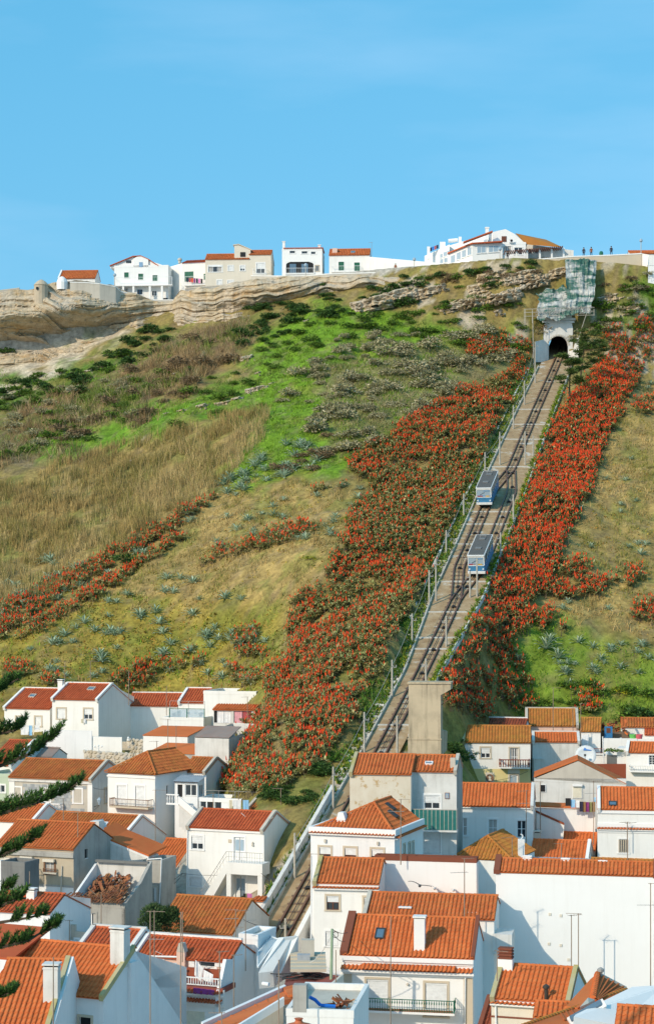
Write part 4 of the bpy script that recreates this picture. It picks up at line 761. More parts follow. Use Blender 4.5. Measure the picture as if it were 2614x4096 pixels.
# the middle of the left bank is greener, with fewer flowers
aloe = np.concatenate(_pts); _au, _av = UV(*aloe.T)
_gap = fbm(aloe[:, 0] * .45, aloe[:, 1] * .45, 420) + .35 * (fbm(aloe[:, 0] * .12, aloe[:, 1] * .3, 77) - .5); _k = (_gap < .69) | (_au < 900) | (aloe[:, 0] > track_x(aloe[:, 1])); aloe, _au, _av = aloe[_k], _au[_k], _av[_k]
_few = (_au < 0) | inpoly(_au, _av, [(1500, 1900), (1950, 1800), (1900, 2010), (1780, 2160), (1560, 2200), (1400, 2120)]) | ((fbm(aloe[:, 0] * .25, aloe[:, 1] * .25, 300) > .58) & (aloe[:, 0] < track_x(aloe[:, 1])) & (_au > 1120))
_order = np.argsort(aloe[:, 1]); aloe = aloe[_order]; _few = _few[_order]
AV, AF, AC, SV, SF, SCo = [], [], [], [], [], []; ka = ks = 0
_vis = 0
for i, (x, y, z) in enumerate(aloe):
    r = random.Random(i); s_ = r.uniform(.7, 1.3); rz = r.uniform(0, 6.28); k = r.randrange(6); ns = r.choice((0, 1, 1, 2, 3)) if _few[i] else r.choice((2, 3, 4, 5, 6) if x < track_x(y) else (4, 5, 6, 7, 8)); big = y < 300 and _vis < 300
    tops = ALV[k][3]
    sp = []
    for j in range(ns):
        tx, ty, tz = tops[j % 5]; sp.append((tx + r.uniform(-.22, .22), ty + r.uniform(-.22, .22), tz + r.uniform(.02, .2), r.randrange(4), r.uniform(-.18, .18), r.uniform(-.18, .18), r.uniform(.8, 1.25)))
    if big and ns:
        _vis += 1; u, v = UV(x, y, z); az = ('in the lone patch behind the right hand houses' if u > 2260 else 'in the right bank beside the concrete pier') if x > track_x(y) else 'in the small patches above the left houses' if u < 860 else 'at the foot of the left bank' if v > 2980 else 'in the left bank level with the concrete pier' if v > 2750 else 'in the left bank above the concrete pier'; e = empty('aloe_plant', (x, y, z), rz, label='red flowering aloe clump ' + az, cat='aloe', group='aloes ' + az); e.scale = (s_,) * 3
        link('foliage', ALM[k], e)
        for (a, b, c, m_, rx, ry, ss) in sp: o = link('flower_spike', SPM[m_], e); o.location = (a, b, c); o.rotation_euler = (rx, ry, 0); o.scale = (1, 1, ss)
    else:
        ca, sa = math.cos(rz) * s_, math.sin(rz) * s_; R3 = np.array([[ca, sa, 0], [-sa, ca, 0], [0, 0, s_]])
        v, f, c, _ = ALV[k]; AV.append(np.array(v) @ R3 + (x, y, z)); AF.append(np.array(f) + ka); AC.append(np.array(c)); ka += len(v)
        for (a, b, cc, m_, rx, ry, ss) in sp:
            v, f, c = spike(.44 * ss, .052, REDC[m_]); v = np.array(v); v[:, 0] += v[:, 2] * ry; v[:, 1] -= v[:, 2] * rx
            SV.append((v + (a, b, cc)) @ R3 + (x, y, z)); SF.append(np.array(f) + ks); SCo.append(np.array(c)); ks += len(v)
tag(link('aloe_thicket', mesh_np('aloe_thicket', np.concatenate(AV), np.concatenate(AF), 3, [M['leaf']], col=np.concatenate(AC))), 'mass of grey green aloe leaves covering the banks beside the track', kind='stuff')
tag(link('aloe_flowers', mesh_np('aloe_flowers', np.concatenate(SV), np.concatenate(SF), 4, [M['leaf']], col=np.concatenate(SCo))), 'mass of red aloe flower spikes on the banks beside the track', kind='stuff')
# plants along the steps and kerbs
def rowplants(name, side, Y0, Y1, n, off, w, cols, seed, label, h=.45):
    r = np.random.default_rng(seed); y = r.uniform(Y0, Y1, n); o = off + r.uniform(0, w, n); x = track_x(y) + side * (track_half(y) + o); z = track_z(y) + .1
    p = np.stack([x, y, z], 1); per = 5; q = np.repeat(p, per, 0) + r.normal(0, .12, (n * per, 3)) * (1, 1, .3); m_ = len(q); hh = h * r.uniform(.5, 1.2, m_); a = r.uniform(0, 6.28, m_); d = np.stack([np.cos(a), np.sin(a), 0 * a], 1) * .09
    tip = q + np.stack([r.normal(0, .25, m_), r.normal(0, .25, m_), hh], 1); V = np.stack([q - d, q + d, tip], 1).reshape(-1, 3); Fc = np.arange(m_ * 3).reshape(-1, 3); c = np.repeat(np.array(cols)[r.integers(0, len(cols), m_)] * r.uniform(.6, 1.4, (m_, 1)), 3, 0)
    tag(link(name, mesh_np(name, V, Fc, 3, [M['leaf']], col=c)), label, kind='stuff')
rowplants('step_plants', -1, 139, 294, 1500, .25, 1.0, [(.08, .17, .02), (.06, .13, .02), (.12, .2, .03), (.30, .30, .03)], 81, 'green plants growing on the steps left of the track')
rowplants('bank_weeds', -1, 165, 290, 1500, 1.2, 1.6, [(.07, .15, .02), (.10, .19, .02), (.05, .10, .02)], 83, 'green weeds between the steps and the left aloe bank', .5)
rowplants('kerb_weeds', 1, 175, 285, 700, -.35, .5, [(.12, .22, .02), (.28, .30, .02), (.09, .17, .02)], 82, 'yellow green weeds along the right kerb of the track', .35)
# --- trees
def pine(x, y, h, seed, label, crown=2.2, lean=0):
    r = random.Random(seed); z = float(TZ(x, y)); e = empty('pine_tree', (x, y, z - .2), label=label, cat='pine tree'); mb = MB(); pts = [Vector((lean * (i / 6) ** 2, 0, h * i / 6)) for i in range(7)]
    for i in range(6): mb.cyl(pts[i], pts[i + 1], .16 * (1 - i / 7), .16 * (1 - (i + 1) / 7), 6)
    tips = []
    for i in range(13):
        t_ = .35 + .65 * i / 12; b = pts[min(5, int(t_ * 6))].lerp(pts[min(6, int(t_ * 6) + 1)], t_ * 6 % 1); a = r.uniform(0, 6.28); L_ = crown * (1.15 - .55 * t_) * r.uniform(.6, 1.1)
        ep = b + Vector((math.cos(a) * L_, math.sin(a) * L_, L_ * r.uniform(.1, .5))); mb.cyl(b, ep, .05, .02, 4, cap=False); tips += [ep, b.lerp(ep, .62), ep + Vector((r.uniform(-.5, .5), r.uniform(-.5, .5), .15))]
    mb.obj('trunk', M['bark'], e); V = []; C = []; g = np.random.default_rng(seed)
    for q in tips:
        for _ in range(190):
            d = g.normal(size=3); d /= np.linalg.norm(d); d[2] = d[2] * .5 + .3; p = np.array(q) + d * g.uniform(.05, .85) * np.array([1, 1, .6]); a = g.normal(size=3); a = a / np.linalg.norm(a) * .07; V += [p - a, p + a, p + d * g.uniform(.16, .34)]; C += [np.array(((.06, .115, .02), (.09, .15, .03), (.14, .17, .05), (.04, .08, .015))[g.integers(0, 4)]) * g.uniform(.7, 1.3)] * 3
    link('crown', mesh_np('crown', V, np.arange(len(V)).reshape(-1, 3), 3, [M['leaf']], col=np.array(C)), e)
q = onhill(2318, 1560)[0]; pine(q[0], q[1], 8.2, 3, 'green wind swept pine right of the tunnel mouth', 3.9, 1.2)
q = onhill(2275, 1625)[0]; pine(q[0], q[1], 7.6, 5, 'thin yellowish pine beside the upper track', 2.8, .2)
# Norfolk Island pine whose boughs reach in from the left, close to the camera
NY = 60.0; tx = (-330 - U0) / F * NY
ar = empty('norfolk_island_pine', (tx, NY, -37), label='dark Norfolk Island pine with boughs reaching in at the left edge', cat='pine tree')
mb = MB(); mb.cyl((0, 0, 0), (0, 0, 45), .42, .12, 10); mb.obj('trunk', M['bark'], ar)
BO = [([(-60, 2790), (30, 2740), (75, 2715)], .8), ([(-150, 3080), (0, 3064), (114, 3019), (164, 2983), (222, 2935)], 1.0), ([(-150, 2960), (0, 2935), (60, 2922), (82, 2905)], .8), ([(-200, 3290), (0, 3255), (150, 3210), (255, 3170), (314, 3132)], 1.0), ([(-200, 3440), (0, 3425), (68, 3395), (118, 3362), (150, 3345)], .95), ([(-200, 3790), (0, 3790), (115, 3762), (180, 3720), (222, 3702)], .95), ([(-200, 3700), (0, 3690), (110, 3672), (200, 3650)], .9), ([(-200, 3650), (0, 3625), (60, 3600), (105, 3592)], .85), ([(-200, 3600), (0, 3570), (40, 3545)], .7), ([(-160, 4010), (0, 3985), (40, 3972), (64, 3962)], .6)]
for bi, (pts, sc_) in enumerate(BO):
    r = np.random.default_rng(bi); P = [Vector(at(u, v, NY - .6 + .5 * (i % 2) + (bi % 3 - 1) * .8)) - Vector((tx, NY, -37)) for i, (u, v) in enumerate(pts)]
    P = [Vector((P[0].x * .2, 0, P[0].z + .2))] + P if False else [Vector((0, 0, P[0].z + .3))] + P
    mb = MB()
    for i in range(len(P) - 1): mb.cyl(P[i], P[i + 1], .075 * (1 - i / len(P)) * sc_ + .012, .075 * (1 - (i + 1) / len(P)) * sc_ + .01, 6, cap=False)
    V = []; C = []
    seg = [(P[i].lerp(P[i + 1], t_), (P[i + 1] - P[i]).normalized(), i, t_) for i in range(len(P) - 1) for t_ in np.linspace(0, 1, max(3, int((P[i + 1] - P[i]).length / .075)), endpoint=False)] + [(P[-1], (P[-1] - P[-2]).normalized(), 99, 1)]
    for (c, ax, i, t_) in seg:
        if r.random() < .55: continue
        if c.x + tx < -1307 / F * NY - 1.2: continue
        for side in (-1, 1, 0):
            L_ = sc_ * r.uniform(.35, .85) * (1 - .5 * max(0, min(i + t_, len(P)) - 1) / len(P)); d0 = Vector((ax.x, side * .9, .1)).normalized(); p0 = c.copy(); n_ = 7; prev = p0
            for k in range(1, n_ + 1):     # a branchlet that leaves sideways and turns up, furred with needles
                f = k / n_; q = p0 + d0 * (L_ * .55 * f) + Vector((.1 * f * L_, 0, L_ * .75 * f * f)); ax_ = (q - prev).normalized(); mb.cyl(prev, q, .012, .008, 3, cap=False)
                for _ in range(13):
                    d = Vector(r.normal(size=3)); d = ((d - ax_ * d.dot(ax_)).normalized() * .7 + ax_ * .8).normalized(); a = d.cross(Vector(r.normal(size=3))).normalized() * .018; o_ = prev.lerp(q, r.uniform(0, 1))
                    V += [o_ - a, o_ + a, o_ + d * r.uniform(.12, .2)]; C += [np.array(((.03, .07, .014), (.045, .10, .018), (.07, .135, .025), (.02, .045, .012))[r.integers(0, 4)]) * r.uniform(.8, 1.3) * (1.5 if f > .8 else 1)] * 3
                prev = q
    b = mb.obj('bough', M['bark'], ar)
    V = np.array([tuple(x) for x in V]); link('needles', mesh_np('needles', V, np.arange(len(V)).reshape(-1, 3), 3, [M['leaf']], col=np.array(C)), b)
# dark round bush between the roofs
def leafball(c, rx, rz, n, cols, name, label, seed, leaf=.16):
    g = np.random.default_rng(seed); V = []; C = []; e = empty(name, c, label=label, cat='tree')
    mb = MB(); mb.cyl((0, 0, -2.5), (0, 0, rz * .5), .14, .08)
    lob = [(g.uniform(-.65, .65) * rx, g.uniform(-.5, .5) * rx, g.uniform(.2, 1.0) * rz, g.uniform(.35, .6) * rx * .75) for _ in range(16)]
    for (x, y, z, R_) in lob:
        mb.cyl((0, 0, 0), (x, y, z), .05, .02, 4, cap=False)
        for _ in range(n // 16):
            d = g.normal(size=3); d /= np.linalg.norm(d); p = np.array((x, y, z)) + d * R_ * g.uniform(.6, 1.02) * (1, 1, .8); a = g.normal(size=3); a = a / np.linalg.norm(a) * leaf * .4; V += [p - a, p + a, p + (d + (0, 0, .4)) * leaf * g.uniform(.6, 1.3)]; C += [np.array(cols[g.integers(0, len(cols))]) * g.uniform(.6, 1.4)] * 3
    mb.obj('trunk', M['bark'], e); link('crown', mesh_np('crown', V, np.arange(len(V)).reshape(-1, 3), 3, [M['leaf']], col=np.array(C)), e)
leafball(at(620, 3735, 131), 2.0, 1.5, 6000, [(.045, .085, .03), (.06, .11, .035), (.03, .06, .02), (.09, .14, .05)], 'olive_tree', 'dark grey green round tree crown between the roofs', 4)
# ------------------------------------------------------------------ houses
UP = Vector((0, 0, 1))
def _tile_profile():
    xs = [0, .06, .18, .32, .42, .56, .74, .90, 1.0]; zs = [.08, .02, .0, .02, .10, .27, .33, .27, .10]
    return xs, zs
_TX, _TZ = _tile_profile()
def _tilegeo():
    V = []; Fc = []; n = len(_TX)
    for (y, dz) in ((0, .13), (1.1, .0)):
        V += [(x, y, z + dz) for x, z in zip(_TX, _TZ)]
    V += [(x, 0, z + .13 - .09) for x, z in zip(_TX, _TZ)]
    for i in range(n - 1): Fc.append((i, i + 1, n + i + 1, n + i)); Fc.append((i + 1, i, 2 * n + i, 2 * n + i + 1))
    return np.array(V), np.array(Fc)
_TV, _TF = _tilegeo()
_tm = {}
def tile_mesh(mat):
    if mat not in _tm: _tm[mat] = mesh_np('tile', _TV, _TF, 4, [M['t_' + mat]], smooth=False)
    return _tm[mat]
_rm = {}
def ridge_mesh(mat):
    if mat not in _rm:
        V = []; n = 6
        for y, r in ((0, .13), (1.08, .105)):
            V += [(r * math.cos(math.pi * i / n) * 1.0, y, r * math.sin(math.pi * i / n)) for i in range(n + 1)]
        V += [(.10 * math.cos(math.pi * i / n), 0, .10 * math.sin(math.pi * i / n)) for i in range(n + 1)]
        Fc = [(i, i + 1, n + 2 + i, n + 1 + i) for i in range(n)] + [(i + 1, i, 2 * n + 2 + i, 2 * n + 3 + i) for i in range(n)]
        _rm[mat] = mesh_np('ridge_tile', V, Fc, 4, [M['t_' + mat]], smooth=False)
    return _rm[mat]
class House:
    def __init__(s, z, label, x0, ey, x1, ry, Y, by, a=21, wall='white', side=None, tile='orange', pitch=24, depth=None, par='', name='house', cat='house', roof='gable', group=None, pw=.285, ph=.40, ov=.16, front_ov=None, wins=(), flat=False, down=7.0, indiv=280, ridge=True, jit=.0, rise=None, coping='white', apx=None, runfix=None, bpitch=None, backwall=True, cornice=None):
        s.z = z; s.a = math.radians(a); ca, sa = math.cos(s.a), math.sin(s.a); s.d = Vector((ca, -sa, 0)); s.n = Vector((sa, ca, 0))
        u0, v0 = zp(z, x0, ey); u1, _ = zp(z, x1, ey); s.O = at(u0, v0, Y)
        k = (u1 - U0) / F; s.W = W = (k * Y - s.O.x) / (ca + k * sa)
        vb = zp(z, 0, by)[1]; zb = (VH - vb) / F * Y; s.H = H = s.O.z - zb; s.pos = Vector((s.O.x, Y, zb)); s.tile = tile
        s.e = empty(name, s.pos, -s.a, label=label, cat=cat, group=group)
        s.pitch = p = math.radians(pitch); s.roof_o = None; s.left = indiv; s.rleft = 120
        if roof in ('gable', 'shed'):
            q = (VH - zp(z, 0, ry)[1]) / F; s.run = r = (q * Y - s.O.z) / (math.tan(p) - q * ca)
            if r < .4: r = s.run = .4
            if runfix: r = s.run = runfix; p = s.pitch = math.atan((q * (Y + r * ca) - s.O.z) / r)
            s.rise = r * math.tan(p); s.D = depth or (2 * r if roof == 'gable' else r)
        elif roof == 'hipf':
            s.run = apx[1]; s.rise = rise; s.D = depth
        else: s.run = 0; s.rise = 0; s.D = depth or 6.0
        D = s.D; s.roof = roof
        holes = {'F': [], 'R': []}; built = []
        for w in wins:
            sd, wx0, wy0, wx1, wy1, kind = w[:6]; sur = w[6] if len(w) > 6 else None
            f = s.F if sd == 'F' else s.R; xm, ym = (wx0 + wx1) / 2, (wy0 + wy1) / 2
            a0, a1 = f(wx0, ym)[0], f(wx1, ym)[0]; b1, b0 = f(xm, wy0)[1], f(xm, wy1)[1]
            lim = W if sd == 'F' else D
            a0, a1 = max(.05, min(a0, a1)), min(lim - .05, max(a0, a1)); b1 = min(b1, H - .06)
            if a1 - a0 < .12 or b1 - b0 < .15: continue
            holes[sd].append((a0, b0, a1, b1)); built.append((sd, a0, b0, a1, b1, kind, sur))
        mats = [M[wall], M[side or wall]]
        mb = MB()
        s.wall_holes(mb, Vector((0, 0, -down)), Vector((1, 0, 0)), W, H + down, [(h[0], h[1] + down, h[2], h[3] + down) for h in holes['F']], Vector((0, 1, 0)), 0)
        mb.obj('front_wall', mats, s.e)
        mb = MB()
        s.wall_holes(mb, Vector((W, 0, -down)), Vector((0, 1, 0)), D, H + down, [(h[0], h[1] + down, h[2], h[3] + down) for h in holes['R']], Vector((-1, 0, 0)), 1)
        if roof == 'gable':
            ba = H + s.rise - max(0, D - s.run) * (math.tan(math.radians(bpitch)) if bpitch else math.tan(p)); ba = max(ba, H - (9 if bpitch else 1.5)); s.ba = ba
            for x in (W, 0): mb.poly([(x, 0, H), (x, D, H), (x, D, ba), (x, s.run, H + s.rise)] if x else [(0, D, H), (0, 0, H), (0, s.run, H + s.rise), (0, D, ba)], 1)
        elif roof == 'shed':
            for x in (W, 0): mb.poly([(x, 0, H), (x, D, H), (x, D, H + s.rise)] if x else [(0, D, H), (0, 0, H), (0, D, H + s.rise)], 1)
        hb = H + (s.rise if roof == 'shed' else 0)
        mb.poly([(0, D, -down), (0, 0, -down), (0, 0, H), (0, D, H)], 1); mb.poly([(W, D, -down), (0, D, -down), (0, D, hb), (W, D, hb)], 1)
        mb.obj('side_wall', mats, s.e)
        for w in built: s.window(*w)
        fo = ov if front_ov is None else front_ov
        if roof == 'flat':
            mb = MB(); mb.poly([(0, 0, H - .25), (W, 0, H - .25), (W, D, H - .25), (0, D, H - .25)]); s.roof_o = mb.obj('roof', M['conc_light'], s.e)
            mb = MB(); t_ = .18
            for q in ((-.02, -.02, W + .02, t_), (-.02, D - t_, W + .02, D + .02), (-.02, t_, t_, D - t_), (W - t_, t_, W + .02, D - t_)): mb.box(q[0], q[1], H - .3, q[2], q[3], H + .06)
            mb.obj('parapet', M[coping], s.e); return
        c, sn = math.cos(p), math.sin(p)
        if roof in ('gable', 'shed'):
            L_ = s.run / c + fo / c; o = Vector((-.06, -fo, H + .05 - fo * math.tan(p)))
            mb = MB(); mb.obox(o, (W + .12, 0, 0), (0, c * L_, sn * L_), (0, -sn * .06, c * .06))
            if roof == 'gable':
                mb.obox((-.06, s.run, H + s.rise + .05), (W + (.12 if not bpitch else .0), 0, 0), (0, D - s.run, s.ba - H - s.rise), (0, sn * .06, c * .06))
            s.roof_o = mb.obj('roof', M['t_' + tile], s.e)
            x_in = .24 if 'L' in par else -.06; x_out = W - .24 if 'R' in par else W + .06
            oo = o + Vector((x_in + .06, 0, 0)) + Vector((0, -sn, c)) * .07
            if not flat: s.tiles(oo, Vector((1, 0, 0)), Vector((0, c, sn)), x_out - x_in, L_, None, pw, ph, jit)
            if ridge and roof == 'gable': s.ridge(Vector((x_in, s.run, H + s.rise + .12)), Vector((x_out, s.run, H + s.rise + .12)))
            for k_, xx in (('L', -.03), ('R', W - .24)):
                if k_ in par:
                    mb = MB(); mb.obox((xx, -fo - .04, H - .12 - fo * math.tan(p)), (.27, 0, 0), (0, c * (L_ + .08), sn * (L_ + .08)), (0, -sn * .42, c * .42))
                    if roof == 'gable': mb.obox((xx + .002, s.run, H + s.rise - .04), (.266, 0, 0), (0, D - s.run, -(D - s.run) * math.tan(p)), (0, 0, .36))
                    mb.obj('parapet', M[coping], s.e)
            if 'T' in par:
                mb = MB(); mb.box(-.03, s.run, H + s.rise - .5, W + .03, s.run + .22, H + s.rise + .34); mb.obj('parapet', M[coping], s.e)
            if 'F' in par:
                mb = MB(); mb.box(-.04, -.22, H - .42, W + .04, .04, H + .10); mb.obj('parapet', M[coping], s.e)
        elif roof == 'hipf':
            ax, ay = apx; zt = H + s.rise; slab = MB(); pts = {'A': (ax, ay, zt + .04), 'B': (ax, D, zt + .04)}
            e0, e1, e2, e3 = (-fo, -fo, H + .04), (W + fo, -fo, H + .04), (W + fo, D, H + .04), (-fo, D, H + .04)
            slab.poly([e0, e1, pts['A']]); slab.poly([e1, e2, pts['B'], pts['A']]); slab.poly([e3, e0, pts['A'], pts['B']]); slab.poly([e1, e0, e3, e2])
            s.roof_o = slab.obj('roof', M['t_' + tile], s.e)
            ru = ay + fo; L1 = math.hypot(ru, s.rise); c1, s1 = ru / L1, s.rise / L1; wf = W + 2 * fo; fx = (ax + fo) / wf
            s.tiles(Vector(e0) + Vector((0, -s1, c1)) * .03, Vector((1, 0, 0)), Vector((0, c1, s1)), wf, L1, lambda x, t_: (x > wf * fx * t_) & (x < wf - wf * (1 - fx) * t_), pw, ph, jit)
            rx = W + fo - ax; L2 = math.hypot(rx, s.rise); c2, s2 = rx / L2, s.rise / L2
            s.left = max(s.left, 120)
            s.tiles(Vector(e1) + Vector((s2, 0, c2)) * .03, Vector((0, 1, 0)), Vector((-c2, 0, s2)), D + fo, L2, lambda y, t_: y > ru * t_, pw, ph, jit)
            A_ = Vector(pts['A']) + Vector((0, 0, .06))
            for q in (e0, e1): s.ridge(Vector(q) + Vector((0, 0, .08)), A_)
            s.ridge(A_, Vector(pts['B']) + Vector((0, 0, .06)))
        if cornice:
            s.cornice(*cornice)
    # measured direction -> place on a wall plane, in the house's own frame
    def _hit(s, x, y, p0, nrm):
        u, v = zp(s.z, x, y); r = Vector(((u - U0) / F, 1, (VH - v) / F)); t_ = p0.dot(nrm) / r.dot(nrm); return r * t_ - s.pos
    def F(s, x, y, yl=0.0):
        q = s._hit(x, y, s.pos + s.n * yl, s.n); return q.dot(s.d), q.z
    def R(s, x, y):
        q = s._hit(x, y, s.pos + s.d * s.W, s.d); return q.dot(s.n), q.z
    def wall_holes(s, mb, o, ax, W, H, holes, inn, m, depth=.16):
        xs = sorted({0, W} | {h[i] for h in holes for i in (0, 2)}); zs = sorted({0, H} | {h[i] for h in holes for i in (1, 3)})
        P = lambda x, z, k=0: o + ax * x + UP * z + inn * k
        for i in range(len(xs) - 1):
            for j in range(len(zs) - 1):
                xm, zm = (xs[i] + xs[i + 1]) / 2, (zs[j] + zs[j + 1]) / 2
                if any(h[0] < xm < h[2] and h[1] < zm < h[3] for h in holes): continue
                mb.poly([P(xs[i], zs[j]), P(xs[i + 1], zs[j]), P(xs[i + 1], zs[j + 1]), P(xs[i], zs[j + 1])], m)
        for x0, z0, x1, z1 in holes:
            for a, b in (((x0, z0), (x1, z0)), ((x1, z0), (x1, z1)), ((x1, z1), (x0, z1)), ((x0, z1), (x0, z0))):
                mb.poly([P(*a), P(*b), P(*b, depth), P(*a, depth)], m)
    def window(s, sd, a0, b0, a1, b1, kind, sur):
        """surround, frame, panes and shutter set into the opening"""
        if sd == 'F': ax, inn, o = Vector((1, 0, 0)), Vector((0, 1, 0)), Vector((0, 0, 0))
        else: ax, inn, o = Vector((0, 1, 0)), Vector((-1, 0, 0)), Vector((s.W, 0, 0))
        w, h = a1 - a0, b1 - b0; O = o + ax * a0 + UP * b0
        def B(mb, x, z, k, dx, dz, dk, m=0): mb.obox(O + ax * x + UP * z + inn * k, ax * dx, UP * dz, inn * dk, m)
        mb = MB(); door = kind in 'DKd' and h > 1.5
        if sur:
            t_ = .14; B(mb, -t_, h, -.04, w + 2 * t_, t_, .07); B(mb, -t_, 0, -.04, t_, h, .07); B(mb, w, 0, -.04, t_, h, .07)
            if not door: B(mb, -t_ - .03, -.10, -.07, w + 2 * t_ + .06, .10, .12)
        else:
            B(mb, -.02, -.05, -.04, w + .04, .05, .16)
        win = mb.obj('door' if door else 'window', M[sur or 'white'], s.e)
        fr = {'w': 'frame_white', 'h': 'frame_white', 's': 'frame_white', 'p': 'frame_white', 'd': 'frame_white', 'D': 'frame_white', 'b': 'brown_wood', 'B': 'brown_wood', 'g': 'green_wood', 'k': 'dark', 'u': 'blue_wood', 'K': 'blue_wood', 'c': 'frame_white', 'x': 'frame_white', 'n': 'stone_trim'}[kind]
        top = h
        if kind in 'shB':
            sh = h if kind == 's' else h * (.52 if kind == 'h' else .45); mb = MB(); n = max(3, int(sh / .09)); top = h - sh
            for i in range(n): B(mb, .03, top + sh * i / n, .05 - .008 * (i % 2), w - .06, sh / n, .03)
            B(mb, .0, h - .001 - .12, .015, w, .12, .06); mb.obj('shutter', M['shutter' if sur != 'cream' else 'shutter_cream'], win)
        if kind == 'g' or kind == 'u':
            mb = MB(); B(mb, 0, 0, .05, w / 2 - .01, h, .04); B(mb, w / 2 + .01, 0, .05, w / 2 - .01, h, .04)
            for i in range(int(h / .14)):
                B(mb, .06, .08 + i * .14, .035, w / 2 - .13, .05, .02); B(mb, w / 2 + .07, .08 + i * .14, .035, w / 2 - .13, .05, .02)
            mb.obj('shutter', M[fr], win); return
        if kind == 'D':
            mb = MB(); B(mb, 0, 0, .09, w, h, .04); mb.obj('leaf', M['frame_white'], win)
            mb = MB()
            for x in (.1, w / 2 + .05): B(mb, x, h * .45, .075, w / 2 - .15, h * .45, .02)
            mb.obj('pane', M['glass_pale'], win); mb = MB(); B(mb, w / 2 - .02, .0, .07, .04, h, .03); B(mb, w * .46, h * .46, .05, .03, .12, .04); mb.obj('handle', M['steel'], win); return
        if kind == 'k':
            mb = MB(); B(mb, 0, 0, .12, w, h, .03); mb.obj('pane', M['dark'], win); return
        if top > .12:
            ft = .055; mb = MB(); B(mb, 0, 0, .07, ft, top, .06); B(mb, w - ft, 0, .07, ft, top, .06); B(mb, ft, 0, .07, w - 2 * ft, ft, .06); B(mb, ft, top - ft, .07, w - 2 * ft, ft, .06)
            tk = .045 if kind in 'xp' else .08; nv = 1 if w < .8 and kind not in 'xp' else (1 if w < 1.5 else 2); nh = {'p': 3, 'w': 1 if top > 1.2 else 0, 'b': 1, 'x': 3}.get(kind, 0)
            if kind == 'c': nv, nh = 0, 0
            for i in range(nv): B(mb, w * (i + 1) / (nv + 1) - tk / 2, ft, .065, tk, top - 2 * ft, .06)
            if kind == 'p':
                for q in (.25, .75): B(mb, w * q - .015, ft, .072, .03, top - 2 * ft, .05)
            for i in range(nh): B(mb, ft, top * (i + 1) / (nh + 1) - .02, .068, w - 2 * ft, tk * .6, .056)
            mb.obj('frame', M[fr], win)
            mb = MB(); g = .04
            for i in range(nv + 1): B(mb, w * i / (nv + 1) + g, g, .10, w / (nv + 1) - 2 * g, top - 2 * g, .02)
            mb.obj('pane', M['glass'], win)
            if kind == 'w' and random.random() < .5:
                mb = MB(); cw = w * random.choice((.25, .33)); B(mb, .06, .06, .095, cw, top - .12, .01); B(mb, w - .06 - cw, .06, .095, cw, top - .12, .01); mb.obj('curtain', M['curtain'], win)
    def tiles(s, o, ex, es, W, L_, clip, pw, ph, jit):
        nx, ny = max(1, round(W / pw)), max(1, round(L_ / ph)); px, py = W / nx, L_ / ny; en = ex.cross(es)
        I, J = np.meshgrid(np.arange(nx), np.arange(ny)); I, J = I.ravel(), J.ravel()
        if clip is not None: k = clip((I + .5) * px, (J + .5) / ny); I, J = I[k], J[k]
        R3 = np.array([ex, es, en]).T; me = tile_mesh(s.tile); rest = []
        rr = random.Random(nx * 31 + ny)
        for i, j in zip(I, J):
            b = o + ex * (i * px) + es * (j * py); sx = px; sy = py; dz = rr.gauss(0, jit) if jit else rr.gauss(0, .004)
            A = np.eye(4); A[:3, 0] = R3[:, 0] * sx; A[:3, 1] = R3[:, 1] * sy + R3[:, 2] * dz * (2 if jit else 1) + R3[:, 0] * rr.gauss(0, .012 + jit * .3); A[:3, 2] = R3[:, 2] * .25; A[:3, 3] = np.array(b) + R3[:, 2] * abs(dz)
            if s.left > 0: s.left -= 1; t_ = link('tile', me, s.roof_o); t_.matrix_local = Matrix(A.tolist())
            else: rest.append(A)
        if rest:
            A = np.array(rest); V = np.einsum('nij,kj->nki', A[:, :3, :3], _TV) + A[:, None, :3, 3]; k = len(_TV)
            Fc = (_TF[None] + (np.arange(len(rest)) * k)[:, None, None]).reshape(-1, 4)
            tag(link('tiles', mesh_np('tiles', V.reshape(-1, 3), Fc, 4, [M['t_' + s.tile]]), s.roof_o), kind='stuff')
    def ridge(s, a, b):
        L_ = (b - a).length; n = max(1, round(L_ / .42)); ey = (b - a).normalized(); ez = (UP - ey * ey.z).normalized(); ex = ey.cross(ez); me = ridge_mesh(s.tile)
        for i in range(n):
            q = a + ey * (L_ * i / n); Mx = Matrix(((ex.x, ey.x * L_ / n, ez.x, q.x), (ex.y, ey.y * L_ / n, ez.y, q.y), (ex.z, ey.z * L_ / n, ez.z, q.z), (0, 0, 0, 1)))
            t_ = link('ridge_tile', me, s.roof_o); t_.matrix_local = Mx
    def cornice(s, y, proj=.28, x0=0, x1=None, tiled=True, drop=.0):
        """a projecting row of tiles along the front, at the measured height"""
        x1 = s.W if x1 is None else x1; z = s.F((0 if s.z == 0 else 0) + 0, y)[1] if False else s.zat(y)
        mb = MB(); mb.box(x0 - .05, -proj + .06, z - .16, x1 + .05, -.002, z - .06); co = mb.obj('cornice', M['white'], s.e)
        n = max(1, int((x1 - x0) / .25)); w = (x1 - x0 + .1) / n; me = tile_mesh(s.tile)
        for i in range(n):
            t_ = link('tile', me, co); c, sn = .94, .34; t_.matrix_local = Matrix(((w, 0, 0, x0 - .05 + i * w), (0, c * (proj + .05), -sn * .25, -proj), (0, sn * (proj + .05), c * .25, z - .06), (0, 0, 0, 1)))
    def zat(s, y): return (VH - zp(s.z, 0, y)[1]) / F * s.pos.y - s.pos.z
    def zatx(s, x, y, yl=0.0): return s.F(x, y, yl)[1]
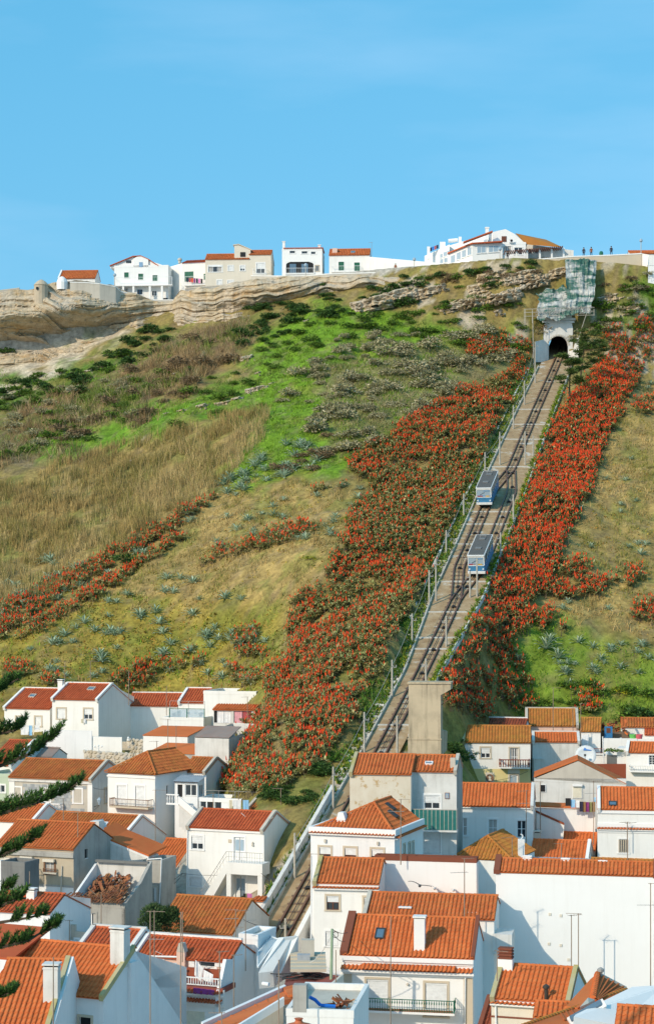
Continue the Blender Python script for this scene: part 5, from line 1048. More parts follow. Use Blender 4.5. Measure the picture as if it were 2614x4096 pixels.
    def chimney(s, x0, yt, x1, yb, yl, d=.5, mat='white', cap=True, lab=None):
        a0, b1 = s.F(x0, yt, yl); a1, b0 = s.F(x1, yb, yl); mb = MB(); mb.box(a0, yl, b0 - .6, a1, yl + d, b1)
        c = mb.obj('chimney', M[mat], s.roof_o or s.e)
        if cap:
            mb = MB(); mb.box(a0 + .06, yl + .05, b1, a1 - .06, yl + d - .05, b1 + .09, 1); mb.box(a0 - .06, yl - .06, b1 + .09, a1 + .06, yl + d + .06, b1 + .17, 0); mb.box(a0 - .03, yl - .03, b1 - .12, a1 + .03, yl + d + .03, b1 - .04, 0)
            tag(mb.obj('chimney_cap', [M[mat], M['dark']], s.e), None)
        return c
    def skylight(s, x0, y0, x1, y1, mat='steel'):
        # lies on the front slope
        c, sn = math.cos(s.pitch), math.sin(s.pitch); nr = s.d * 0 + Vector((0, 0, 0)); nw = (s.n * -sn + UP * c); p0 = s.pos + UP * (s.H + .14)
        A = s._hit((x0 + x1) / 2, y1, p0, nw); B_ = s._hit((x0 + x1) / 2, y0, p0, nw); xl = s._hit(x0, (y0 + y1) / 2, p0, nw).dot(s.d); xr = s._hit(x1, (y0 + y1) / 2, p0, nw).dot(s.d)
        ya, yb = A.dot(s.n), B_.dot(s.n); L_ = (yb - ya) / c; o = Vector((xl, ya, A.z + .0)); ex, es, en = Vector((1, 0, 0)), Vector((0, c, sn)), Vector((0, -sn, c)); w = xr - xl; mb = MB(); f = .07
        for q in ((0, 0, w, f), (0, L_ - f, w, f), (0, f, f, L_ - 2 * f), (w - f, f, f, L_ - 2 * f)): mb.obox(o + ex * q[0] + es * q[1], ex * q[2], es * q[3], en * .16)
        k = mb.obj('skylight', M[mat], s.roof_o); mb = MB(); mb.obox(o + ex * f + es * f, ex * (w - 2 * f), es * (L_ - 2 * f), en * .11); mb.obj('pane', M['glass_blue'], k)
    def balcony(s, x0, yt, x1, yb, depth=.9, style='bars', rail='rail_dark', slab='white', gap=.12, indiv=False):
        a0, zt = s.F(x0, yt, -depth); a1, zb = s.F(x1, yb, -depth); a0, a1 = min(a0, a1), max(a0, a1); zs = zb + .12
        mb = MB(); mb.box(a0 - .03, -depth - .03, zb - .02, a1 + .03, -.002, zs); bl = mb.obj('balcony', M[slab], s.e)
        mb = MB(); r = .028; per = [((a0, -.02), (a0, -depth)), ((a0, -depth), (a1, -depth)), ((a1, -depth), (a1, -.02))]
        if style in ('bars', 'ornate'):
            for (p, q) in per:
                mb.cyl((*p, zt), (*q, zt), .032, n=5); mb.cyl((*p, zs + .08), (*q, zs + .08), .02, n=4)
            for p in ((a0, -depth), (a1, -depth)): mb.cyl((*p, zs), (*p, zt + .05), .035, n=5)
            mb.obj('railing', M[rail], bl); me = None
            bm_ = MB(); H_ = zt - zs
            if style == 'ornate': bm_.lathe((0, 0, 0), [(.012, 0), (.014, H_ * .15), (.045, H_ * .22), (.014, H_ * .3), (.014, H_ * .62), (.05, H_ * .72), (.03, H_ * .84), (.012, H_)], 5)
            else: bm_.cyl((0, 0, 0), (0, 0, H_), .014, n=4, cap=False)
            me = bm_.mesh('baluster', M[rail])
            for (p, q) in per:
                p, q = Vector((*p, zs)), Vector((*q, zs)); n = int((q - p).length / gap)
                for i in range(1, n): o = link('baluster', me, bl); o.location = p.lerp(q, i / n)
        elif style == 'baluster':
            for (p, q) in per: mb.obox((p[0] - .06 if p[0] == q[0] else min(p[0], q[0]), min(p[1], q[1]) - .05, zt - .09), (max(abs(q[0] - p[0]), .12), 0, 0), (0, max(abs(q[1] - p[1]), .1), 0), (0, 0, .09))
            mb.obj('railing', M[rail], bl); bm_ = MB(); H_ = zt - zs - .09; bm_.lathe((0, 0, 0), [(.05, 0), (.03, H_ * .2), (.065, H_ * .45), (.03, H_ * .8), (.05, H_)], 6); me = bm_.mesh('baluster', M[rail])
            for (p, q) in per:
                p, q = Vector((*p, zs)), Vector((*q, zs)); n = max(1, int((q - p).length / .22))
                for i in range(n): o = link('baluster', me, bl); o.location = p.lerp(q, (i + .5) / n)
        elif style == 'panel':
            for (p, q) in per: mb.cyl((*p, zt), (*q, zt), .03, n=5)
            n = max(2, round((a1 - a0) / .32))
            for i in range(n + 1): mb.box(a0 + (a1 - a0) * i / n - .02, -depth - .02, zs, a0 + (a1 - a0) * i / n + .02, -depth + .02, zt)
            mb.obj('railing', M['pole'], bl)
            for i in range(n):
                pm = MB(); pm.box(a0 + (a1 - a0) * i / n + .025, -depth - .008, zs + .03, a0 + (a1 - a0) * (i + 1) / n - .025, -depth + .008, zt - .04); pm.obj('panel', M[rail], bl)
        elif style == 'solid':
            for (p, q) in per: mb.obox((min(p[0], q[0]) - .05, min(p[1], q[1]) - .05, zs), (abs(q[0] - p[0]) + .1, 0, 0), (0, abs(q[1] - p[1]) + .1, 0), (0, 0, zt - zs))
            mb.obj('parapet', M[slab], bl)
        return bl
    def local(s, o): o.parent = s.e; return o
    def part(s, name, mb, mat): return mb.obj(name, M[mat] if isinstance(mat, str) else [M[x] for x in mat], s.e)
    def P(s, x, y, yl=0.0):
        q = s._hit(x, y, s.pos + s.n * yl, s.n); return Vector((q.dot(s.d), yl, q.z))
    def world(s, v): return s.pos + s.d * v[0] + s.n * v[1] + UP * v[2]
# ------------------------------------------------------------------ town left of the track
h = House(1, 'white house with two stone framed windows and washing below them', 40, 512, 440, 351, 199, 880, tile='red', par='LT', wins=[('F', 143, 585, 198, 660, 'h', 'stone_trim'), ('F', 310, 585, 365, 668, 's', 'stone_trim')])
h.skylight(262, 395, 315, 420, 'conc_light')
h = House(1, 'two storey white house with red roof and broad blank side wall', 460, 434, 866, 306, 196, 860, tile='red', par='LRT', depth=8.2, wins=[('F', 503, 512, 578, 603, 's', 'stone_trim'), ('F', 740, 515, 812, 608, 'h', 'stone_trim'), ('F', 495, 745, 565, 812, 's', 'stone_trim'), ('F', 622, 752, 672, 806, 'k', 'stone_trim'), ('F', 728, 752, 800, 842, 'w', 'stone_trim')])
h.chimney(508, 272, 548, 330, h.run); h.skylight(775, 332, 835, 357, 'conc_light')
h = House(1, 'low white house with long plain wall beside the broad side wall', 1118, 492, 1560, 393, 201, 800, a=8, tile='red', par='T')
h = House(2, 'small white house with green shuttered window behind a caged terrace', 250, 465, 470, 352, 199, 640, a=14, tile='red', par='LT', wins=[('F', 320, 545, 352, 595, 'g'), ('F', 440, 545, 468, 582, 'g'), ('F', 392, 545, 412, 566, 'c')])
h = House(2, 'white terrace block with flower pots under the green railing', 112, 592, 470, 592, 194, 860, a=14, roof='flat', depth=5)
h.part('railing', (lambda m: ([m.cyl(h.P(x, 450), h.P(x, 592), .03, n=4) for x in (176, 338, 478)], [m.cyl(h.P(176, y), h.P(478, y + 8), .025, n=4) for y in (446,)], m)[-1])(MB()), 'steel')
mb = MB(); a, b = h.P(176, 528), h.P(478, 592); mb.box(a.x, -.02, h.H + .05, b.x, .0, h.H + .05 + .85); h.part('mesh_panel', mb, 'glass_clear')
for x in (172, 325, 478):
    mb = MB(); q = h.P(x, 592); mb.box(q.x - .04, -.05, h.H + .02, q.x + .04, .02, h.H + .98); h.part('post', mb, 'green_metal')
mb = MB(); mb.box(a.x, -.05, h.H + .92, b.x, .0, h.H + .98); h.part('rail', mb, 'green_metal')
for x, nm in ((200, 'terra'), (245, 'terra'), (435, 'terra')):
    q = h.world(h.P(x, 592) + Vector((0, .35, .06))); e = empty('flower_pot', q, label={200: 'wide terracotta pot at the left end of the green railed terrace', 245: 'terracotta pot with a tall leafy plant on the green railed terrace', 435: 'small terracotta pot at the right end of the green railed terrace'}[x], cat='flower pot')
    mb = MB(); mb.lathe((0, 0, 0), [(.0, 0), (.14, 0), (.2, .3), (.17, .3), (.15, .26), (0, .26)], 8); mb.obj('pot', M['terra'], e)
    o = link('plant', SH['mid'][0], e); o.location = (0, 0, .25); o.scale = (.28, .28, .5 if x == 245 else .2)
h = House(2, 'flat roofed white house with a tiled awning over hung curtains', 470, 362, 930, 362, 196, 690, a=16, roof='flat', depth=6)
AW = House(2, 'open tiled terrace awning hung with white and pink curtains', 556, 528, 920, 484, 190, 660, a=16, roof='shed', tile='bright', pitch=17, name='awning', cat='awning', wall='white_old', wins=[('F', 562, 534, 712, 640, 'k'), ('F', 735, 534, 890, 640, 'k')])
for x0, x1, mt, lb in ((590, 650, 'white_cloth', 'plain white curtain at the left under the tiled awning'), (652, 712, 'white_cloth', 'gathered white curtain beside the middle post of the tiled awning'), (742, 810, 'pink_cloth', 'patterned pink curtain under the tiled awning'), (815, 888, 'red_cloth', 'deep red curtain at the right under the tiled awning')):
    mb = MB(); n = 9; a, b = AW.P(x0, 536, .06), AW.P(x1, 640, .06)
    pts = [(a.x + (b.x - a.x) * i / n, .04 + .05 * (i % 2)) for i in range(n + 1)]
    for (xa, ya), (xb, yb) in zip(pts[:-1], pts[1:]): mb.poly([AW.world((xa, ya, b.z)), AW.world((xb, yb, b.z)), AW.world((xb, yb, a.z)), AW.world((xa, ya, a.z))])
    mb.obj('curtain', M[mt], label=lb, cat='curtain')
h = House(2, 'white shed with sloping red sheet roof below the terraces', -60, 755, 330, 672, 187, 980, a=20, roof='shed', tile='bright', pitch=8, flat=True, wall='white', ov=.05)
h = House(2, 'weathered grey gable house with narrow red roof edge', -10, 905, 400, 822, 181, 1100, a=24, roof='shed', tile='bright', pitch=10, flat=True, wall='grey', ov=.05)
h = House(2, 'tall blank weathered wall of the house beside the red aloe bank', 394, 770, 692, 672, 178, 1250, a=24, roof='shed', pitch=20, tile='grey', flat=True, wall='white_old', side='white_old', depth=8, ov=.0)
# stone terrace walls between the upper houses
def stonewall(name, pts, label, seed, size=.42):
    """rubble wall: every stone a piece"""
    r = random.Random(seed); A, B = Vector(pts[0]), Vector(pts[1]); hgt = pts[2]; d = (B - A); L_ = d.length; d.normalize(); e = empty(name, A, math.atan2(d.y, d.x), label=label, cat='wall')
    mb = MB(); mb.box(0, .06, -.6, L_, .4, hgt - .04); mb.obj('core', M['conc_light'], e); me = []
    for k in range(5):
        b = MB(); rr = random.Random(k); pts_ = [(math.cos(t_) * rr.uniform(.42, .56), math.sin(t_) * rr.uniform(.4, .55)) for t_ in [math.tau * i / 7 for i in range(7)]]
        b.v = [(x, 0, z) for x, z in pts_] + [(x * .7, -.3, z * .7) for x, z in pts_] ; b.f = [(i, (i + 1) % 7, 7 + (i + 1) % 7, 7 + i) for i in range(7)] + [tuple(range(7, 14))]; b.m = [0] * 8
        me.append(b.mesh('stone', M[('stone_trim', 'conc_light', 'beige', 'tan', 'grey')[k]]))
    z = size * .5; 
    while z < hgt:
        x = r.uniform(0, size)
        while x < L_:
            w = size * r.uniform(.6, 1.7); o = link('stone', r.choice(me), e); o.location = (x, .06, z); o.scale = (w, .35, size * r.uniform(.75, 1.3)); o.rotation_euler = (0, r.uniform(-.5, .5), 0); x += w * .98
        z += size * .92
stonewall('stone_wall', (at(*zp(1, 1110, 905), 192), at(*zp(1, 1270, 905), 190.5), 1.4), 'rubble stone wall under the small lawn', 1)
stonewall('stone_wall', (at(*zp(1, 735, 1010), 187), at(*zp(1, 1235, 1045), 182.5), 1.5), 'lower rubble stone wall behind the hip roofed house', 2)
mb = MB()
for i in range(4): mb.box(0, .35 * i, 0, 1.6, .35 * i + .36, .2 * (i + 1))
o = mb.obj('steps', M['stone_trim'], label='short flight of pale stone steps beside the rubble wall', cat='steps'); o.location = at(*zp(1, 1035, 880), 191.5)
mb = MB(); mb.prism([at(*zp(1, 960, 925), 190), at(*zp(1, 1160, 925), 190), at(*zp(1, 1130, 902), 193), at(*zp(1, 1000, 902), 193)], (0, 0, -.3)); mb.obj('lawn', M['green_plastic'] if False else M['leaf_flat'] if 'leaf_flat' in M else plain('lawn_green', (.09, .17, .025), .95, var=.4, scale=8), label='small mown lawn above the rubble wall', kind='structure')
mb = MB(); mb.obox(at(*zp(1, 380, 960), 190), (5.2, -1.6, 0), (0, .3, 0), (0, 0, 3.0)); mb.obj('yard_wall', M['white_cool'], label='shaded pale blue grey yard wall below the two storey white house', cat='wall')
mb = MB(); mb.obox(at(*zp(1, 690, 955), 189), (4.6, -1.5, 0), (0, .3, 0), (0, 0, 2.3)); mb.obj('yard_wall', M['white'], label='low white garden wall in front of the stone framed windows', cat='wall')
def finial(z, x, yb, yt, Y, label):
    b = at(*zp(z, x, yb), Y); hh = (yb - yt) * ZO[z][2] / F * Y; mb = MB(); mb.lathe(b, [(.16, 0), (.16, hh * .3), (.08, hh * .35), (.14, hh * .6), (.05, hh * .85), (0, hh)], 8); mb.obj('urn', M['white_clean'], label=label, cat='urn')
finial(1, 1128, 795, 758, 191, 'white urn finial above the stone steps'); finial(1, 752, 906, 868, 188, 'white urn finial on the garden wall')
def lamp3(x, yb, yt, Y):
    b = at(*zp(1, x, yb), Y); hh = (yb - yt) * .4554 / F * Y; e = empty('garden_lamp', b, label='white garden lamp post with three globes', cat='lamp post'); mb = MB(); mb.cyl((0, 0, -.5), (0, 0, hh), .05); mb.cyl((-.35, 0, hh * .92), (.35, 0, hh * .92), .03); mb.obj('post', M['white_clean'], e)
    for x_ in (-.35, 0, .35): m2 = MB(); m2.lathe((x_, 0, hh * .92 + (.08 if x_ == 0 else 0)), [(0, 0), (.1, .08), (.1, .16), (0, .24)], 7); m2.obj('globe', M['white_clean'], e)
lamp3(865, 950, 850, 187)
# tiled (azulejo) house and its green neighbour
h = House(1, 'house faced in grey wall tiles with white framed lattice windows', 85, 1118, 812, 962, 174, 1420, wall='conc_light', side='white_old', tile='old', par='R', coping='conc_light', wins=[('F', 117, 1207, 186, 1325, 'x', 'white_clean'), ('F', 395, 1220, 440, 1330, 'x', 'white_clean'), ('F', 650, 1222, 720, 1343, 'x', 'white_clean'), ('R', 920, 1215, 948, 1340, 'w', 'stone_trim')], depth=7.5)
mb = MB(); z1 = h.H - .35; z0 = h.zat(1420); tw = .42; rr = random.Random(5); tmesh = []
for k in range(4): b = MB(); b.box(.006, -.03, .006, tw - .006, -.004, .294); tmesh.append(b.mesh('wall_tile', plain('azulejo%d' % k, [(.34, .36, .36), (.40, .41, .40), (.29, .31, .32), (.44, .40, .33)][k], .45, var=.12)))
hl = [(h.F(x0, 1300)[0] - .2, h.F(x1, 1300)[0] + .2, h.zat(y1) - .2, h.zat(y0) + .2) for x0, y0, x1, y1 in ((117, 1207, 186, 1325), (395, 1220, 440, 1420), (650, 1222, 720, 1343))]
j = 0; z = z0; wt = empty('x', (0, 0, 0)) if False else None
pan = MB(); pan.box(.6, -.003, z0, h.W - .5, -.001, z1); pan = pan.obj('tile_facing', M['conc_light'], h.e)
while z + .3 < z1:
    x = .6 - (tw / 2 if j % 2 else 0)
    while x + tw < h.W - .45:
        if x >= .55 and not any(a < x + tw * .8 and x + tw * .2 < b and c < z + .25 and z + .05 < d for a, b, c, d in hl): o = link('wall_tile', rr.choice(tmesh[:3] if rr.random() < .95 else tmesh), pan); o.location = (x, 0, z)
        x += tw
    z += .3; j += 1
for x0, x1 in ((0, .55), (h.W - .45, h.W)): mb = MB(); mb.box(x0 - .02, -.05, z0 - 1, x1 + .02, -.002, z1 + .1); h.part('pilaster', mb, 'white')
mb = MB(); mb.box(-.06, -.14, z1 + .02, h.W + .04, -.003, z1 + .2); h.part('cornice', mb, 'white_old')
h.balcony(350, 1342, 524, 1420, .7, 'baluster', 'white_clean')
# wrought lantern on the corner
q = h.world((h.W + .05, .3, h.zat(1345))); e = empty('wall_lantern', q, label='wrought iron street lantern on the corner of the tiled house', cat='street lamp')
mb = MB(); mb.cyl((0, 0, 0), (.5, -.35, .15), .03); mb.cyl((.0, 0, -.3), (.5, -.35, .12), .02); mb.obj('bracket', M['bronze'], e); mb = MB(); mb.lathe((.5, -.35, .2), [(.08, 0), (.22, .45), (.24, .46), (.02, .7), (.0, .78)], 6); mb.obj('lantern', M['glass_pale'], e)
h = House(1, 'pale green house at the left edge with one small window', -140, 1085, 88, 1030, 176, 1420, wall='pale_green', roof='flat', depth=6, coping='pale_green', wins=[('F', 8, 1188, 44, 1250, 'c', 'white_clean')])
h = House(1, 'white house with red tiles glimpsed through the pine boughs', -120, 1010, 110, 800, 181, 1100, tile='red', par='R', depth=9)
h = House(1, 'grey shaded shed with pitched top behind the tiled house', 330, 935, 460, 868, 184, 1050, a=21, tile='grey', wall='white_cool', flat=True, depth=3)
# hip roofed house with balcony
h = House(1, 'white hip roofed house with rusty railed balcony', 948, 1080, 1362, 945, 169, 1560, a=27, roof='hipf', wall='white', side='white_clean', tile='old', depth=7.5, rise=1.75, apx=(2.55, 2.7), ov=.22, wins=[('F', 1030, 1187, 1110, 1378, 's', 'white_clean'), ('F', 1190, 1193, 1272, 1385, 's', 'white_clean'), ('R', 1462, 1187, 1480, 1290, 'c')])
b = h.balcony(965, 1302, 1300, 1400, .85, 'bars', 'rust', 'stone_trim', .14)
h.part('door_sill', (lambda m: (m.box(h.F(1025, 1378)[0], -.1, h.zat(1380), h.F(1100, 1378)[0], -.003, h.zat(1366)), m)[1])(MB()), 'dark')
mb = MB(); mb.box(-.05, -.10, h.H - .32, h.W + .10, -.003, h.H - .18); h.part('cornice', mb, 'white_clean')
HIP = h
h = House(2, 'rear white wing with grey gabled end and tiled slope', 278, 1072, 492, 952, 172, 1500, a=22, tile='old', par='R', coping='conc_light', wall='white_cool', side='white_cool', depth=6)
# glazed porch, stair and corrugated awning
h = House(2, 'blue white porch with curtained windows and corrugated awning', 218, 1160, 418, 1110, 167, 1500, a=20, roof='shed', flat=True, tile='grey', pitch=14, wall='white_cool', wins=[('F', 242, 1182, 285, 1290, 'k'), ('F', 308, 1182, 408, 1280, 'w'), ('R', 432, 1182, 478, 1278, 'w')])
mb = MB(); n = 26
for i in range(n):
    x0, x1 = -.1 + (h.W + .3) * i / n, -.1 + (h.W + .3) * (i + 1) / n; zf = lambda k: .05 * (k % 2)
    mb.poly([(x0, -.35, h.H + .08 + zf(i)), (x1, -.35, h.H + .08 + zf(i + 1)), (x1, h.run + .1, h.H + h.rise + .12 + zf(i + 1)), (x0, h.run + .1, h.H + h.rise + .12 + zf(i))])
h.part('corrugated_sheet', mb, 'corrugated')
STA = empty('stair', h.world((0.2, -.2, 0)), -h.a, label='white outside stair with balustrade below the porch', cat='stair')
q0 = h.P(300, 1330, -.4); mb = MB()
for i in range(9): mb.box(.9 + .27 * i, -1.3, -.6 - .2 * i + q0.z - 1.6, .9 + .27 * (i + 1), -.3, -.2 * i + q0.z - .1)
mb.obj('steps', M['white_old'], STA)
mb = MB(); mb.obox((.9, -1.42, q0.z - .1), (2.5, 0, -1.85), (0, .12, 0), (0, 0, .7)); mb.box(-.3, -1.42, q0.z - .2, .9, -1.3, q0.z - .05); mb.box(-.3, -1.42, q0.z + .65, .9, -1.3, q0.z + .75); mb.obj('balustrade', M['white_clean'], STA)
bm_ = MB(); bm_.lathe((0, 0, 0), [(.05, 0), (.03, .15), (.06, .35), (.03, .6), (.05, .72)], 6); me = bm_.mesh('baluster', M['white_clean'])
for i in range(5): o = link('baluster', me, STA); o.location = (-.2 + .24 * i, -1.36, q0.z - .05)
h = House(2, 'low glazed veranda with white flat canopy', 432, 1300, 800, 1300, 166, 1480, a=20, roof='flat', depth=3.2, coping='white_clean', wall='frame_white', wins=[('F', 440, 1312, 494, 1420, 'c'), ('F', 502, 1312, 560, 1440, 'k'), ('F', 566, 1312, 628, 1420, 'c')])
mb = MB()
for x in (.3, 1.8, 3.4, 5, 6.5): mb.cyl((x, .2, h.H), (x, .2, h.H + .7), .025, n=4)
mb.cyl((.3, .2, h.H + .7), (6.5, .2, h.H + .7), .025, n=4); h.part('rail', mb, 'steel')
h = House(6, 'white house with lichened roof beside the planting steps', 862, 186, 1382, 92, 162, 700, a=23, tile='old', pitch=20, par='LRT', coping='conc_light', wall='white', side='white_old', depth=7, wins=[('F', 1202, 262, 1275, 320, 's', 'white_clean'), ('F', 1200, 456, 1262, 516, 's', 'white_clean')])
# white house with the outside stair
h = House(6, 'white two storey house with outside stair and arched porch', 330, 350, 1000, 198, 153, 1060, a=22, tile='red', pitch=25, par='LR', coping='conc_light', depth=6.2, wins=[('F', 365, 425, 466, 543, 'h', 'white_clean'), ('F', 737, 437, 830, 652, 'D', 'white_clean'), ('F', 350, 785, 455, 868, 's', 'white_clean'), ('F', 748, 778, 838, 1010, 'D', 'white_clean')])
mb = MB(); mb.box(-.05, -.12, h.H - .2, h.W + .04, -.003, h.H - .02); h.part('cornice', mb, 'white')
a0 = h.P(668, 655, -1.5); a1 = h.P(985, 655, -1.5); zt = a0.z; mb = MB(); mb.box(a0.x, -1.5, zt - .95, a1.x, -.004, zt - .0); h.part('landing', mb, 'white')
mb = MB()
for x in (a0.x + .02, a1.x - .42): mb.box(x, -1.48, -1.6, x + .4, -1.08, zt - .95)
h.part('pillar', mb, 'white')
f0 = h.P(470, 960, -1.5); mb = MB(); mb.prism([(a0.x, -1.5, zt), (a0.x, -1.5, zt - .95), (f0.x + .35, -1.5, f0.z - .8), (f0.x - .6, -1.5, f0.z - .8)], (0, 1.4, 0)); h.part('stair_flight', mb, 'white')
mb = MB(); pts = [(f0.x - .4, -1.46, f0.z + .2), (a0.x, -1.46, zt + .85), (a1.x, -1.46, zt + .85)]
mb.tube(pts, .025, 4); mb.tube([Vector(p) - Vector((0, 0, .4)) for p in pts], .016, 4)
for i in range(9): p = Vector(pts[0]).lerp(Vector(pts[1]), i / 9); mb.cyl(p - Vector((0, 0, .85)), p, .014, n=4)
for i in range(15): p = Vector(pts[1]).lerp(Vector(pts[2]), i / 14); mb.cyl(p - Vector((0, 0, .85)), p, .014, n=4)
h.part('stair_rail', mb, 'steel')
mb = MB(); q = h.P(702, 470); mb.box(q.x - .14, -.05, q.z - .14, q.x + .14, -.003, q.z + .14); h.part('meter_box', mb, 'stone_trim')
mb = MB(); q = h.P(904, 495); mb.lathe((q.x, -.06, q.z - .2), [(.0, 0), (.12, .05), (.07, .2), (.1, .3), (0, .4)], 7); h.part('wall_ornament', mb, 'conc_light')
mb = MB(); mb.tube([h.P(330, 350, -.08), h.P(322, 960, -.08)], .045, 5); h.part('drainpipe', mb, 'frame_white')
STH = h
h = House(6, 'white house with bright roof and drooping cables left of the stair house', -20, 695, 312, 460, 160, 1080, a=20, tile='bright', pitch=25, wins=[('F', 150, 724, 228, 820, 's', 'white_clean'), ('F', 85, 1005, 112, 1045, 'c')])
h = House(5, 'house with skylight and white gable behind the ruin', 300, 445, 1060, 222, 163, 800, a=24, tile='old', pitch=26, par='R', depth=8)
h.skylight(882, 312, 936, 366, 'frame_white')
h = House(5, 'house whose bright roof shows between pine bough and white parapet', -150, 290, 300, 145, 166, 700, a=20, tile='bright', par='R', depth=8)
# grey-tan house
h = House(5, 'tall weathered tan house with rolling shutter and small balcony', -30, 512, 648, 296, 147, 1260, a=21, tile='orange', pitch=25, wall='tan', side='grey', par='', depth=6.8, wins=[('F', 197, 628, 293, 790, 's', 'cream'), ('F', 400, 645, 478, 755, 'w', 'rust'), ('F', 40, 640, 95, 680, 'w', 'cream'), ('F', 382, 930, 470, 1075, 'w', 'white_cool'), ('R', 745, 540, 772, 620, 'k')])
mb = MB(); z = h.zat(566); mb.box(-.1, -.2, z - .12, h.W + .06, -.003, z + .12); mb.box(-.05, -.1, z + .12, h.W + .03, -.003, h.H - .2); h.part('cornice', mb, 'grey')
for x0, x1, y in ((190, 298, 612), (390, 488, 635), (25, 102, 622)): mb = MB(); a, b = h.P(x0, y), h.P(x1, y); mb.box(a.x, -.3, a.z - .12, b.x, -.003, a.z + .1); h.part('shutter_box', mb, 'cream')
mb = MB(); z = h.zat(838); mb.box(1, -.012, -3, h.W - .004, -.003, z); h.part('lower_render', mb, 'white_cool')
mb = MB(); mb.box(1, -.05, z, h.W + .02, -.003, z + .14); h.part('band', mb, 'grey')
h.balcony(195, 722, 312, 828, .75, 'bars', 'steel', 'conc_light', .13)
h.balcony(382, 712, 492, 762, .2, 'bars', 'rust', 'conc_light', .12)
mb = MB(); mb.tube([h.P(545, 690, -.08), h.P(540, 840, -.08), h.P(522, 1150, -.08)], .055, 6); h.part('drainpipe', mb, 'conc_light')
TAN = h
# house behind with sloping sheet roof
h = House(5, 'grey rendered house with red sheet roof sloping to the right', 785, 668, 1288, 640, 151, 900, a=22, roof='flat', wall='grey', side='grey', depth=2.2, coping='conc_light', wins=())
mb = MB(); P0 = [h.P(785, 668), h.P(1288, 628), h.P(1280, 612), h.P(965, 475), h.P(850, 415), h.P(790, 300)]; mb.prism(P0, (0, 2.2, 0)); h.part('gable', mb, 'white_old')
mb = MB(); A, B, C_ = h.P(862, 398, .1), h.P(965, 470, .1), h.P(1310, 612, .1); 
for p, q in ((A, B), (B, C_)): mb.obox(p + Vector((0, -.05, .05)), q - p, (0, 3.2, .35), (0, 0, .14))
h.part('sheet_roof', mb, 't_bright')
mb = MB()
for p, q in ((A, B), (B, C_)): mb.obox(p + Vector((0, -.12, -.12)), q - p, (0, .12, 0), (0, 0, .16))
h.part('verge', mb, 'white')
h2 = House(5, 'stained grey lean to with two blind windows and a downpipe', 1288, 640, 1418, 600, 148.5, 1080, a=18, roof='flat', depth=3, wall='grey', coping='grey', wins=[('F', 1290, 890, 1318, 1015, 's', 'conc_light'), ('F', 1348, 875, 1378, 1000, 's', 'conc_light')])
mb = MB(); mb.tube([h2.P(1292, 632, -.1), h2.P(1420, 622, -.1), h2.P(1418, 660, -.1), h2.P(1400, 1050, -.1)], .05, 5); h2.part('gutter', mb, 'frame_white')
# chimney block between
mb = MB(); o = at(*zp(5, 792, 425), 149); mb.obox(o, (.75, -.28, 0), (.3, .8, 0), (0, 0, 1.2)); mb.obj('chimney_stack', M['white_old'], label='broad pale chimney block on the ridge behind the tan house', cat='chimney')
# the ruin
h = House(5, 'roofless ruined house heaped with fallen tiles and beams', 578, 1000, 1095, 1000, 141, 1290, a=18, roof='flat', wall='grey', side='conc_light', depth=.3, coping='grey', wins=[('F', 762, 1102, 842, 1230, 'w', 'grey')], name='ruined_house', cat='ruin')
Dp = 5.2; W_ = h.W; H_ = h.H
mb = MB(); mb.prism([(W_, 0, -3), (W_, Dp, -3), (W_, Dp, H_ + 2.6), (W_, Dp * .6, H_ + 1.2), (W_, 0, H_ - .05)], (-.25, 0, 0)); h.part('side_wall', mb, 'grey')
mb = MB(); mb.prism([(0, .3, -3), (0, Dp, -3), (0, Dp, H_ + 2.2), (0, .3, H_ - .2)], (.2, 0, 0)); h.part('side_wall', mb, 'white_cool')
mb = MB(); mb.box(.2, Dp, -3, W_ - .25, Dp + .2, H_ + 2.5); h.part('rear_wall', mb, 'white_old')
mb = MB(); mb.box(.2, .3, -1, W_ - .25, Dp, H_ - 1.7); h.part('floor', mb, 'dark_render')
rr = random.Random(9); me = tile_mesh('ruin')
for k in range(230):
    o = link('fallen_tile', me, h.e); t_ = rr.random(); o.location = (.3 + rr.random() * W_ * .6, 1.3 + (Dp - 1.6) * t_, H_ - 1.2 + 1.9 * t_ + .7 * rr.random()); o.rotation_euler = (rr.uniform(.0, 1.1), rr.uniform(-.8, .8), rr.uniform(-1.2, 1.2)); o.scale = (.28, .42, .28)
for k in range(30):
    mb = MB(); mb.box(-.04, 0, -.04, .04, rr.uniform(1.0, 2.4), .04); o = mb.obj('broken_beam', M['timber'], h.e); o.location = (.4 + rr.random() * W_ * .6, .8 + rr.random() * 2.6, H_ - 1.2 + rr.random() * 1.5); o.rotation_euler = (rr.uniform(-.3, .5), rr.uniform(-.4, .4), rr.uniform(-1.2, 1.2))
for i in range(24):
    for j in range(6):
        if rr.random() < .9 and not (j > 2 and i < 4 + 3 * j): o = link('eave_tile', me, h.e); o.location = (-.1 + i * W_ / 24, -.35 + j * .36, H_ + .08 + j * .17 + rr.uniform(-.04, .05) + (.6 * max(0, i - 16) / 8 * j / 4)); o.rotation_euler = (.32 + rr.uniform(-.15, .15), rr.uniform(-.12, .12), rr.uniform(-.2, .2)); o.scale = (W_ / 24, .44, .26)
mb = MB(); mb.box(.2, Dp - .35, H_ + 2.35, W_ - .2, Dp - .02, H_ + 2.55); h.part('broken_eave', mb, 'ruin' if 'ruin' in M else 'dark_render')
